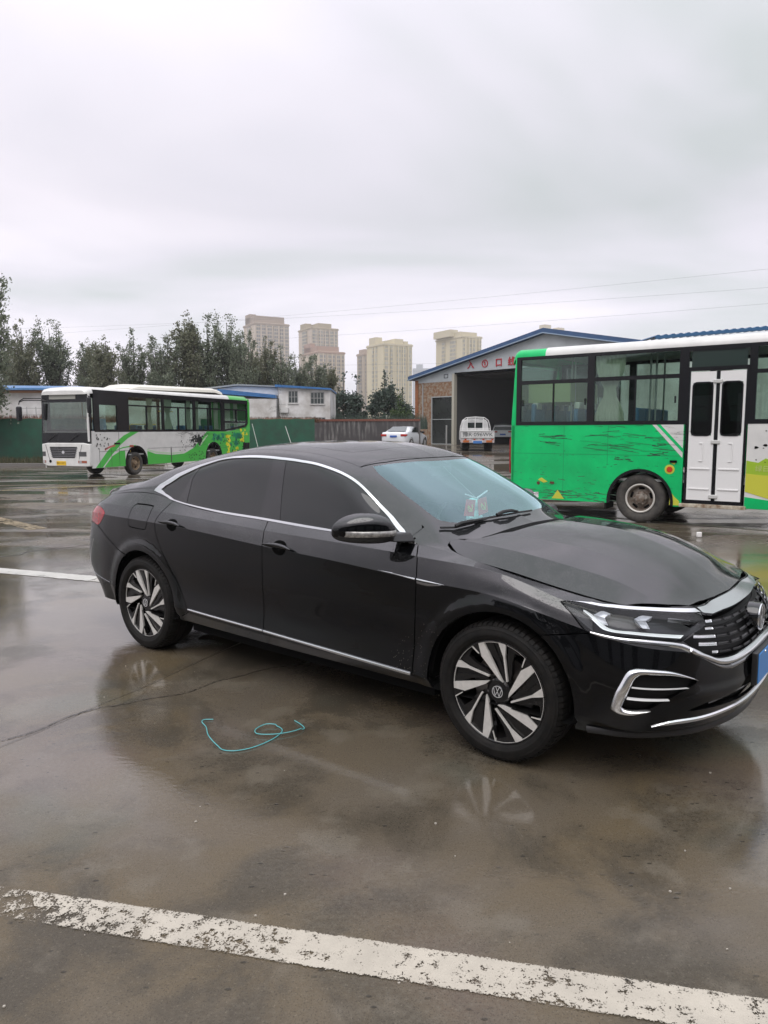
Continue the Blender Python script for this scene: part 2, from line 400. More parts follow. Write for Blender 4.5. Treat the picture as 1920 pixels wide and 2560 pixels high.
def ribbon(S, hi, lo, h=.004, off=.001, n=5, k=3, seg=None):
    """raised strip between two polylines on a surface (right-hand side)"""
    def res(pl, m):
        pl = smooth_poly(pl, k=6); d = [0]
        for a, b in zip(pl, pl[1:]): d.append(d[-1]+math.hypot(b[0]-a[0], b[1]-a[1]))
        t = np.linspace(0, d[-1], m); return np.stack([np.interp(t, d, [p[0] for p in pl]), np.interp(t, d, [p[1] for p in pl])], 1)
    ln = sum(math.hypot(b[0]-a[0], b[1]-a[1]) for a, b in zip(hi, hi[1:])); m = seg or max(6, int(ln/.015))
    A = res(hi, m); B = res(lo, m); vs = []; rows = []
    for i in range(n+1):
        t = i/n; q = A*(1-t)+B*t; P = S(q[:, 0], q[:, 1])*np.array([1, -1, 1]); N_ = S.normal(q[:, 0], q[:, 1])*np.array([1, -1, 1])
        C = np.stack([np.clip(P[:, 0], -3.0, -.1), np.zeros(len(P)), np.full(len(P), .45)], 1)
        N_ *= np.sign(np.sum(N_*(P-C), axis=1))[:, None]
        e = np.ones(m)
        hh = off+h*math.sqrt(max(0, 1-(2*t-1)**2))
        if i in (0, n): hh = -.004
        rows.append(P+N_*hh)
    vs = [tuple(p) for r in rows for p in r]; fs = []
    for i in range(n):
        for j in range(m-1):
            q = (i*m+j, i*m+j+1, (i+1)*m+j+1, (i+1)*m+j); fs.append(q)
    fs.append(tuple(i*m for i in range(n+1))); fs.append(tuple(i*m+m-1 for i in range(n, -1, -1)))
    return vs, fs
def mkr(name, rb, m, parent, mirrored=False):
    vs, fs = rb
    if mirrored: vs = [(x, -y, z) for x, y, z in vs]
    b = MB(); b.add(vs, fs); return b.build(name, m, parent, smooth=True, angle=50)
def inv(S, x, z, u=None, v=None):
    u = x if u is None else u
    if v is None:
        vv = np.linspace(S.V[0], S.V[-1], 60); q = S(np.full(60, u), vv); v = vv[np.argmin(abs(q[:, 2]-z))]
    for _ in range(12):
        q = S(u, v)[0]; e = 1e-3; a = (S(u+e, v)[0]-q)/e; b = (S(u, v+e)[0]-q)/e
        J = np.array([[a[0], b[0]], [a[2], b[2]]])
        try: d = np.linalg.solve(J, [x-q[0], z-q[2]])
        except Exception: break
        d = np.clip(d, -.05, .05); u += d[0]; v += d[1]
        v = min(max(v, -.02), S.V[-1])
    return float(u), float(v)
def side3(S, u, v, off=0.):
    P = S(u, v)[0]*np.array([1, -1, 1]); n = S.normal(u, v)[0]*np.array([1, -1, 1])
    if n[1] > 0 and abs(n[1]) > .2: n = -n
    elif abs(n[1]) <= .2 and n[0] < 0 and u > 0: n = -n
    return Vector(P+n*off), Vector(n)
# ------------------------------------------------------------------ car materials
def paint_mat():
    m = bpy.data.materials.new('black_paint'); m.use_nodes = True; t = m.node_tree; b = t.nodes['Principled BSDF']; l = t.links.new
    tc = t.nodes.new('ShaderNodeTexCoord'); geo = t.nodes.new('ShaderNodeNewGeometry')
    b.inputs['Roughness'].default_value = .10; b.inputs['Specular IOR Level'].default_value = .40
    b.inputs['Coat Weight'].default_value = .0; b.inputs['Coat Roughness'].default_value = .02
    # thin road film on the lower flanks, splashes behind the wheel
    sp = t.nodes.new('ShaderNodeSeparateXYZ'); l(tc.outputs['Object'], sp.inputs[0])
    mp = t.nodes.new('ShaderNodeMapping'); mp.inputs['Scale'].default_value = (1, 1, .45); l(tc.outputs['Object'], mp.inputs[0])
    vo = nd(t, 'ShaderNodeTexVoronoi', Scale=95.0); l(mp.outputs[0], vo.inputs['Vector'])
    th = nd(t, 'ShaderNodeMath', operation='LESS_THAN'); l(vo.outputs['Distance'], th.inputs[0]); th.inputs[1].default_value = .14
    ns = nd(t, 'ShaderNodeTexNoise', Scale=3.0, Detail=5.0); l(tc.outputs['Object'], ns.inputs[0])
    zr = nd(t, 'ShaderNodeMapRange'); l(sp.outputs[2], zr.inputs[0]); zr.inputs[1].default_value = .75; zr.inputs[2].default_value = .25
    xr = nd(t, 'ShaderNodeMapRange'); l(sp.outputs[0], xr.inputs[0]); xr.inputs[1].default_value = -1.0; xr.inputs[2].default_value = -.40
    xr2 = nd(t, 'ShaderNodeMath', operation='LESS_THAN'); l(sp.outputs[0], xr2.inputs[0]); xr2.inputs[1].default_value = -.2
    m1 = nd(t, 'ShaderNodeMath', operation='MULTIPLY'); l(zr.outputs[0], m1.inputs[0]); l(xr.outputs[0], m1.inputs[1])
    m1b = nd(t, 'ShaderNodeMath', operation='MULTIPLY'); l(m1.outputs[0], m1b.inputs[0]); l(xr2.outputs[0], m1b.inputs[1])
    ad = nd(t, 'ShaderNodeMath', operation='ADD'); l(m1b.outputs[0], ad.inputs[0]); l(ns.outputs[0], ad.inputs[1])
    g = nd(t, 'ShaderNodeMath', operation='GREATER_THAN'); l(ad.outputs[0], g.inputs[0]); g.inputs[1].default_value = .86
    m2 = nd(t, 'ShaderNodeMath', operation='MULTIPLY'); l(g.outputs[0], m2.inputs[0]); l(th.outputs[0], m2.inputs[1])
    m3 = nd(t, 'ShaderNodeMath', operation='MULTIPLY'); l(m2.outputs[0], m3.inputs[0]); m3.inputs[1].default_value = .55
    mx = t.nodes.new('ShaderNodeMix'); mx.data_type = 'RGBA'; l(m3.outputs[0], mx.inputs[0]); mx.inputs[6].default_value = (.0018, .002, .0025, 1); mx.inputs[7].default_value = (.16, .14, .11, 1)
    l(mx.outputs[2], b.inputs['Base Color'])
    # rain drops beading on the upward faces
    v2 = nd(t, 'ShaderNodeTexVoronoi', Scale=210.0); l(tc.outputs['Object'], v2.inputs['Vector'])
    c = nd(t, 'ShaderNodeMapRange'); l(v2.outputs['Distance'], c.inputs[0]); c.inputs[1].default_value = .32; c.inputs[2].default_value = .10
    n3 = nd(t, 'ShaderNodeTexNoise', Scale=9.0, Detail=4.0); l(tc.outputs['Object'], n3.inputs[0])
    k = nd(t, 'ShaderNodeMapRange'); l(n3.outputs[0], k.inputs[0]); k.inputs[1].default_value = .40; k.inputs[2].default_value = .60
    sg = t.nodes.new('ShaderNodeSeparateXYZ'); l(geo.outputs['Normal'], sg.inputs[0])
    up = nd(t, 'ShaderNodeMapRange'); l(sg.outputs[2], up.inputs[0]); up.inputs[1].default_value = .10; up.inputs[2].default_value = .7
    a1 = nd(t, 'ShaderNodeMath', operation='MULTIPLY'); l(c.outputs[0], a1.inputs[0]); l(k.outputs[0], a1.inputs[1])
    a2 = nd(t, 'ShaderNodeMath', operation='MULTIPLY'); l(a1.outputs[0], a2.inputs[0]); l(up.outputs[0], a2.inputs[1])
    bp = t.nodes.new('ShaderNodeBump'); bp.inputs['Strength'].default_value = .5; bp.inputs['Distance'].default_value = .003; l(a2.outputs[0], bp.inputs['Height'])
    l(bp.outputs[0], b.inputs['Normal']); l(bp.outputs[0], b.inputs['Coat Normal'])
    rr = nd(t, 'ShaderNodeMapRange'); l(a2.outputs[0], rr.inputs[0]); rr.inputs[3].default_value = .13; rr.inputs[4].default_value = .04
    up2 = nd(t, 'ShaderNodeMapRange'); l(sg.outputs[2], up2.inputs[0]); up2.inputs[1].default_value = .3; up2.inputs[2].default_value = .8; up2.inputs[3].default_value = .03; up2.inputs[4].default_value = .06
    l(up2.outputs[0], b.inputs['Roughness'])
    up_sheen = nd(t, 'ShaderNodeMapRange'); l(sg.outputs[2], up_sheen.inputs[0]); up_sheen.inputs[1].default_value = .06; up_sheen.inputs[2].default_value = .50; up_sheen.inputs[3].default_value = .30; up_sheen.inputs[4].default_value = 1.0; l(up_sheen.outputs[0], b.inputs['Specular IOR Level'])  # sheen shaped by facing: specular boosted on upward faces, cut on the flanks
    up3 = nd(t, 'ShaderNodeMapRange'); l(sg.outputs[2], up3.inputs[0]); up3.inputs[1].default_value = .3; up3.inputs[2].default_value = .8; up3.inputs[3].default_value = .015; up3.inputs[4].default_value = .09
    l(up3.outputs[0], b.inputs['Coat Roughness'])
    return m
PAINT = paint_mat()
TRIM = mat('gloss_black_trim', (.006, .006, .007), rough=.08, coat=.5)
PLAST = mat('black_plastic', (.014, .014, .015), rough=.45, bump=.1, bscale=300)
DARK = mat('dark_liner', (.004, .004, .004), rough=.9, spec=.1)
CHROME = mat('satin_chrome', (.72, .73, .74), rough=.16, metal=1)
CHROMED = mat('dark_chrome', (.30, .30, .31), rough=.14, metal=1)
SIDEGLASS = mat('privacy_glass', (.011, .0125, .0125), rough=.015, spec=.62)
RUB = mat('tyre_rubber', (.007, .0068, .0065), rough=.65, noise=.4, nscale=22, dirt=(.014, .0125, .011), bump=.2, bscale=160, spec=.18)
ALU = mat('machined_alloy', (.66, .64, .60), rough=.38, metal=.35, noise=.12, nscale=40)
RIMB = mat('gloss_black_alloy', (.006, .006, .0065), rough=.25, spec=.35, noise=.3, nscale=30, dirt=(.012, .011, .010))
def text_mesh(name, body, size, m, parent=None, ext=.001, mw=None, sx=1, bold=0):
    c = bpy.data.curves.new(name, 'FONT'); c.body = body; c.size = size; c.extrude = ext; c.align_x = 'CENTER'; c.align_y = 'CENTER'; c.resolution_u = 3; c.offset = bold
    o = bpy.data.objects.new('tmp', c); COL.objects.link(o)
    dg = bpy.context.evaluated_depsgraph_get(); me = bpy.data.meshes.new_from_object(o.evaluated_get(dg)); me.name = name
    COL.objects.unlink(o); bpy.data.objects.remove(o)
    if mw is not None: me.transform(mw @ Matrix.Diagonal((sx, 1, 1, 1)))
    return link(name, me, m, parent)
def frame(o, x, z):
    """matrix whose local x is x, local y is z, at o"""
    x = Vector(x).normalized(); z = Vector(z); y = (z-x*z.dot(x)).normalized(); n = x.cross(y)
    return Matrix(((x.x, y.x, n.x, o[0]), (x.y, y.y, n.y, o[1]), (x.z, y.z, n.z, o[2]), (0, 0, 0, 1)))
YAW = .675102509
CAR = thing('black_sedan', 'glossy black four-door sedan with chrome window trim parked in the foreground, beaded with rain', 'car', (1.0868671, 3.9932096, 0), -YAW)
# ------------------------------------------------------------------ SKIN polygons in (U, V)
def circ(cx, r, a0=0, a1=360, n=44):
    pts = []
    for i in range(n):
        a = R(a0+(a1-a0)*i/n); pts.append((cx+r*math.cos(a), .334+r*math.sin(a)))
    return pts
def circ_uv(cx, r):
    o = []
    for x, z in circ(cx, r):
        if z < .262: o.append((x, -.03)); continue
        o.append(inv(SKIN, x, z))
    return o
ARCH_F = circ_uv(0.0, .384); ARCH_R = circ_uv(-2.871, .380)
HEAD = smooth_poly([(.284, .684), (.292, .705), (.318, .722), (.373, .737), (.589, .755), (.734, .755), (.86, .750), (.945, .744), (.992, .722), (1.003, .697), (.995, .678), (.925, .652), (.859, .629), (.821, .627), (.693, .624), (.569, .616), (.497, .607), (.432, .596), (.368, .625)], closed=True, k=3)
HEADC = [(.300, .707), (.32, .728), (.36, .745), (.42, .762), (.6, .781), (.735, .780), (.833, .778), (.934, .776), (.985, .750), (.86, .752), (.734, .757), (.589, .757), (.373, .739), (.318, .724)]
TAIL = [(-3.98, .545), (-3.98, .665), (-3.686, .665), (-3.49, .668), (-3.405, .641), (-3.361, .608), (-3.383, .576), (-3.447, .530), (-3.50, .515), (-3.60, .53)]
FUEL = smooth_poly([(-3.014, .702), (-2.990, .727), (-2.95, .731), (-2.79, .732), (-2.772, .715), (-2.770, .60), (-2.795, .551), (-2.83, .543), (-2.98, .544), (-3.010, .563), (-3.012, .609)], closed=True, k=3)
BAR = [(.948, .778), (1.044, .778), (1.258, .784), (1.45, .787), (1.7, .787), (1.7, .735), (1.42, .735), (1.228, .735), (1.096, .729), (1.03, .738), (.992, .746)]
GRILLE = [(.985, .748), (1.03, .738), (1.096, .729), (1.228, .735), (1.42, .735), (1.7, .735), (1.7, .60), (1.45, .592), (1.294, .582), (1.171, .567), (1.062, .571), (.979, .600), (.908, .615), (.862, .626), (.925, .652), (.995, .678), (1.003, .697)]
FOG = [(.604, .17), (.624, .253), (.665, .42), (.75, .44), (.806, .443), (.92, .425), (.944, .415), (.872, .331), (.78, .23), (.712, .179), (.629, .164)]
INTAKE = [(.90, .172), (1.10, .170), (1.25, .165), (1.7, .165), (1.7, .33), (1.34, .33), (1.27, .245), (1.17, .215), (1.0, .205)]
SILL = [(-2.44, -.01), (-2.44, .030), (-2.36, .062), (-.36, .060), (-.36, -.01)]
RDOOR = [(-2.585, .81), (-2.604, .783), (-2.647, .711), (-2.673, .63), (-2.677, .561), (-2.659, .513), (-2.62, .44), (-2.56, .365), (-2.475, .27), (-2.41, .17), (-2.345, .062), (-1.602, .062), (-1.602, .219), (-1.592, .435), (-1.583, .60), (-1.61, .72), (-1.637, .81)]
FDOOR = [(-1.637, .81), (-1.61, .72), (-1.583, .60), (-1.592, .435), (-1.602, .219), (-1.602, .062), (-.488, .062), (-.464, .388), (-.455, .601), (-.475, .70), (-.515, .775), (-.53, .81)]
FENDER = [(-.53, .81), (-.515, .775), (-.475, .70), (-.455, .601), (-.464, .388), (-.488, .062), (-.36, .06), (-.36, -.02), (0, -.02), (0, .2), (.2, .478), (.32, .531), (.44, .592), (.50, .62), (.62, .70), (1.0, .76), (.93, .785), (.55, .81)]
FBUMP = [(.2, -.02), (.2, .478), (.32, .531), (.44, .592), (.50, .61), (.7, .70), (1.0, .80), (1.7, .80), (1.7, -.02)]
RBUMP = [(-4.7, -.02), (-4.7, .53), (-3.56, .525), (-3.448, .504), (-3.306, .432), (-3.187, .378), (-3.0, .34), (-3.0, -.02)]
TRUNK = [(-4.7, .53), (-4.7, .81), (-3.92, .81), (-3.90, .53)]
polys = [('arch', ARCH_F), ('arch', ARCH_R), ('fuel', FUEL), ('tail', TAIL), ('head', HEAD), ('headc', HEADC), ('bar', BAR), ('grille', GRILLE), ('fog', FOG), ('intake', INTAKE), ('sill', SILL), ('rdoor', RDOOR), ('fdoor', FDOOR), ('fender', FENDER), ('fbump', FBUMP), ('rbump', RBUMP), ('trunk', TRUNK)]
rows = [q for q in np.arange(.016, .59, .024) if abs(q-.08) > .008]+[.62, .64, .66, .685, .735, .76, .775]
rows = sorted(rows)
SV, ST = tess(SKIN, polys, -4.62, 1.60, 0.0, .79, .030, rows, (.08, .60, .71))
CEN = {'fbump': (0, 1.60), 'grille': (0, 1.60), 'bar': (0, 1.60), 'intake': (0, 1.60), 'rbump': (0, -4.62), 'trunk': (0, -4.62)}
body = CAR
def sp(name, key, m, **kw): return patch(SKIN, SV, ST[key], centre=CEN.get(key), **kw)
DOORS = {}
for sgn, nm in ((0, 'right'), (1, 'left')):
    def put(name, key, m, par=CAR, **kw):
        d = sp(name, key, m, **kw); d = mirror(*d) if sgn else d
        return mk(name, d, m, par)
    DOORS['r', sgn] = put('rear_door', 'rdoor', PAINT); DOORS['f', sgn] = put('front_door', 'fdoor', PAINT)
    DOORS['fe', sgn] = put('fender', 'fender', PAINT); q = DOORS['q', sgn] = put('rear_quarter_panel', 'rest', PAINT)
    if not sgn: put('fuel_flap', 'fuel', PAINT, q, gap=.0035)
    put('sill', 'sill', TRIM, gap=.001)
    tl = put('taillight', 'tail', mat('taillight_red', (.36, .006, .014), rough=.08, coat=.2, noise=.55, nscale=30, spec=.4), gap=.001)
    DOORS['h', sgn] = put('headlight', 'head', mat('headlight_housing', (.006, .006, .007), rough=.3), gap=.001, off=-.034, depth=0)
    put('headlight_lens', 'head', glass('clear_lens', (.9, .92, .95), see=.85, boost=.55, rough=.02), DOORS['h', sgn], gap=.002, depth=.02)
    fz = put('fog_light_recess', 'fog', mat('recess_black', (.004, .004, .004), rough=.5, spec=.2), gap=0, off=-.02, depth=0)
    DOORS['fog', sgn] = fz
    put('headlight_trim', 'headc', CHROME, DOORS['h', sgn], gap=.0015, off=.002)
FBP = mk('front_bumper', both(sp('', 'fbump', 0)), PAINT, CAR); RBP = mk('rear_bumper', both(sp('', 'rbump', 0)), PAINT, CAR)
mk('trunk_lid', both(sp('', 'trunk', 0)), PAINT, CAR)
GR = mk('grille', both(sp('', 'grille', 0, gap=-.004, off=-.045, depth=-.0)), mat('grille_dark', (.004, .004, .004), rough=.5, spec=.2), CAR)
mk('lower_intake', both(sp('', 'intake', 0, gap=-.004, off=-.025, depth=0)), DARK, FBP)
mk('grille_top_bar', both(sp('', 'bar', 0, gap=.0015, off=.004)), CHROME, GR)
# inner shell so that gaps look dark, never through
shell = [f for k, v in ST.items() if k != 'arch' for f in v]
mk('chassis', both(patch(SKIN, SV, shell, gap=0, off=-.05, depth=0)), DARK, CAR)
for cx in (-2.871, 0.0):
    for s in (-1, 1):
        b = MB(); b.lathe([(.385, s*.893), (.405, s*.87), (.41, s*.60), (.05, s*.60)], 40, 'y', (cx, 0, .35)); b.v = [v if v[2] > .27 else (v[0], v[1], .27) for v in b.v]
        b.build('wheel_well', DARK, CAR, smooth=True)
b = MB(); b.box(-3.75, -3.30, -.55, .55, .30, .60).box(-2.44, -.42, -.80, .80, .19, .40).box(-3.4, .45, -.58, .58, .19, .5).box(.40, .70, -.5, .5, .26, .55)
b.build('underbody', DARK, CAR)
b = MB()
for s in (-1, 1):
    b.add([(-2.40, s*.84, .30), (-.40, s*.84, .30), (-.40, s*.84, .255), (-2.40, s*.84, .262), (-2.40, s*.79, .30), (-.40, s*.79, .30), (-.40, s*.79, .24), (-2.40, s*.79, .25)], [(0, 1, 2, 3), (4, 5, 6, 7), (3, 2, 6, 7), (0, 1, 5, 4)])
b.build('sill_skirt', PLAST, CAR)
# ------------------------------------------------------------------ bonnet
HOODP = [(-.425, .078), (-.405, .045), (-.36, .015), (-.28, -.02), (.505, -.02), (.605, .045), (.672, .092), (.735, .158), (.757, .33), (.773, .55), (.786, .80), (-.118, .80), (-.130, .62), (-.179, .34), (-.279, .160)]
HR = sorted(q for q in np.arange(.02, .75, .03) if abs(q-.10) > .008 and abs(q-.26) > .008)
HVv, HT = tess(HOOD, [('hood', smooth_poly(HOODP[:6], k=1)+HOODP[6:])], -.5, .8, 0, .76, .03, HR, (.10, .26))
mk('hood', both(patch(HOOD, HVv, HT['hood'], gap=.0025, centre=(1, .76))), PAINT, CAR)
mk('hood_liner', both(patch(HOOD, HVv, HT['hood']+HT.get('rest', []), gap=0, off=-.03, depth=0, centre=(1, .76))), DARK, CAR)
# ------------------------------------------------------------------ cab
DOUT = [(-2.863, .085), (-2.86, .16), (-2.826, .286), (-2.701, .385), (-2.495, .405), (-2.297, .400), (-2.048, .377), (-1.836, .367), (-1.679, .362), (-1.477, .363), (-1.289, .378), (-1.154, .389), (-1.063, .393), (-.97, .393), (-.876, .392), (-.804, .389), (-.726, .386), (-.632, .370), (-.567, .325), (-.535, .06), (-.53, -.02), (-2.58, -.02), (-2.70, .018), (-2.80, .050)]
DIN = [(-2.785, .132), (-2.747, .215), (-2.616, .318), (-2.433, .365), (-2.262, .374), (-2.032, .352), (-1.822, .344), (-1.681, .341), (-1.468, .344), (-1.278, .358), (-1.152, .369), (-1.062, .374), (-.981, .376), (-.872, .374), (-.791, .366), (-.748, .361), (-.642, .328), (-.590, .20), (-.578, .016), (-1.123, .0165), (-1.431, .015), (-1.637, .014), (-1.994, .014), (-2.224, .013), (-2.438, .012), (-2.599, .014), (-2.713, .060)]
RQG = [(-2.90, -.1), (-2.90, .5), (-2.464, .5), (-2.464, .366), (-2.504, .197), (-2.567, .012), (-2.57, -.1)]
CDV = [(-2.464, .5), (-2.464, .366), (-2.504, .197), (-2.567, .012), (-2.57, -.1), (-2.462, -.1), (-2.462, .011), (-2.47, .236), (-2.435, .355), (-2.435, .5)]
BPL = [(-1.735, .5), (-1.729, .335), (-1.717, .187), (-1.709, -.1), (-1.530, -.1), (-1.536, .025), (-1.588, .224), (-1.617, .34), (-1.617, .5)]
SAIL = [(-.765, -.1), (-.765, .5), (-.4, .5), (-.4, -.1)]
WS = [(-1.09, .500), (-1.015, .665), (-.974, .87), (-.962, 1.2), (-.25, 1.2), (-.25, .50), (-.42, .478), (-.486, .462), (-.551, .452), (-.686, .468), (-.819, .482), (-.953, .490)]
WSI = smooth_poly([(-1.035, .56), (-1.0, .64), (-.955, .80), (-.935, .95), (-.925, 1.12)], k=4)+smooth_poly([(-.385, 1.12), (-.395, .95), (-.42, .80), (-.46, .66), (-.50, .585), (-.54, .548), (-.62, .535), (-.80, .530), (-.97, .532)], k=4)
RW = [(-2.62, .60), (-2.55, 1.2), (-3.42, 1.2), (-3.38, .60), (-3.30, .56), (-2.70, .56)]
TR = [(-3.46, 1.2), (-3.42, .60), (-3.40, .50), (-3.9, .40), (-3.9, 1.2)]
SUNR = [(-1.930, .65), (-1.636, .625), (-1.382, .615), (-1.25, .640), (-1.194, .729), (-1.165, .82), (-1.150, 1.2), (-1.96, 1.2)]
SHOE = [(-.20, -.1), (-.20, .10), (-.28, .18), (-.35, .28), (-.395, .42), (-.405, .53), (-.44, .512), (-.486, .462), (-.551, .452), (-.575, .372), (-.53, .05), (-.52, -.1)]
ROOF = [(-2.62, .50), (-1.09, .50), (-.9, 1.2), (-2.6, 1.2)]
class_in = [('rqg', 'RQG'), ('bp', 'BPL')]
# clip helper: name polygons are tested in order, so glass pieces need "inside DIN" too -> handled by re-classifying
cp = [('SHOE', SHOE), ('WSI', WSI), ('WS', WS), ('RW', RW), ('TR', TR), ('SUNR', SUNR), ('DIN', DIN), ('BPL', BPL), ('CDV', CDV), ('RQG', RQG), ('SAIL', SAIL), ('DOUT', DOUT), ('ROOF', ROOF)]
CR = sorted(list(np.arange(.022, 1.09, .026))+[.008])
CV, CT0 = tess(CAB, cp, -3.85, -.18, 0, 1.10, .030, CR)
CT = {}
for n_, fl in CT0.items():
    for f in fl:
        cx = sum(CV[i][0] for i in f)/3; cy = sum(CV[i][1] for i in f)/3
        k = n_
        if inside(DIN, cx, cy):
            k = 'bp' if inside(BPL, cx, cy) else 'cd' if inside(CDV, cx, cy) else 'g_q' if inside(RQG, cx, cy) else 'sail' if inside(SAIL, cx, cy) else ('g_r' if cx < -1.65 else 'g_f')
        elif inside(DOUT, cx, cy): k = 'dlo'
        elif n_ in ('BPL', 'CDV', 'RQG', 'SAIL'):
            k = 'SHOE' if inside(SHOE, cx, cy) else 'ROOF' if inside(ROOF, cx, cy) else 'rest'
        if k == 'rest' and cx > -.56: k = 'none'
        CT.setdefault(k, []).append(f)
CC = (1, 1.10)
WSG = glass('windscreen_glass', (.62, .82, .82), see=.97, rough=.03, gcol=(.64, .90, .94), boost=2.6)
for sgn in (0, 1):
    def put(name, key, m, par=CAR, **kw):
        d = patch(CAB, CV, CT[key], **kw); d = mirror(*d) if sgn else d
        return mk(name, d, m, par)
    put('side_window', 'g_f', SIDEGLASS, DOORS['f', sgn], gap=.0, off=-.004); put('side_window', 'g_r', SIDEGLASS, DOORS['r', sgn], gap=.0, off=-.004)
    put('quarter_window', 'g_q', SIDEGLASS, DOORS['q', sgn], gap=.001, off=-.004)
    put('door_pillar', 'bp', TRIM, gap=.001, off=-.002); put('window_divider', 'cd', TRIM, DOORS['r', sgn], gap=.001, off=-.002); put('mirror_sail', 'sail', TRIM, DOORS['f', sgn], gap=.001, off=-.002)
    put('window_trim', 'dlo', CHROME, gap=.0005, off=.0035, depth=.012)
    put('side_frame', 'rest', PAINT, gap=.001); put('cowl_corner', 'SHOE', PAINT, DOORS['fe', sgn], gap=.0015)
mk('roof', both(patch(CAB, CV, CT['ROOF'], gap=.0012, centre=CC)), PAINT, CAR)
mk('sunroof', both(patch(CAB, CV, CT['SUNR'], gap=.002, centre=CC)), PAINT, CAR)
WSO = mk('windshield', both(patch(CAB, CV, CT['WSI'], gap=0, off=-.003, depth=0, centre=CC)), WSG, CAR)
mk('rear_window', both(patch(CAB, CV, CT['RW'], gap=.003, off=-.003, centre=CC)), SIDEGLASS, CAR)
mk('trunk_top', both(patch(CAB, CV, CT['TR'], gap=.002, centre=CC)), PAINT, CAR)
mk('roof_liner', both(patch(CAB, CV, CT['ROOF']+CT['SUNR']+CT['rest']+CT['SHOE']+CT['dlo']+CT['bp']+CT['g_f']+CT['g_r']+CT['g_q']+CT['cd']+CT['sail']+CT['RW'], gap=0, off=-.03, depth=0, centre=CC)), mat('cabin_cloth', (.10, .10, .10), rough=.9), CAR)
# black band printed round the windscreen
mk('windshield_band', both(patch(CAB, CV, CT['WS'], gap=0, off=-.003, depth=0, centre=CC)), mat('frit', (.02, .021, .022), rough=.06, spec=.9), WSO)
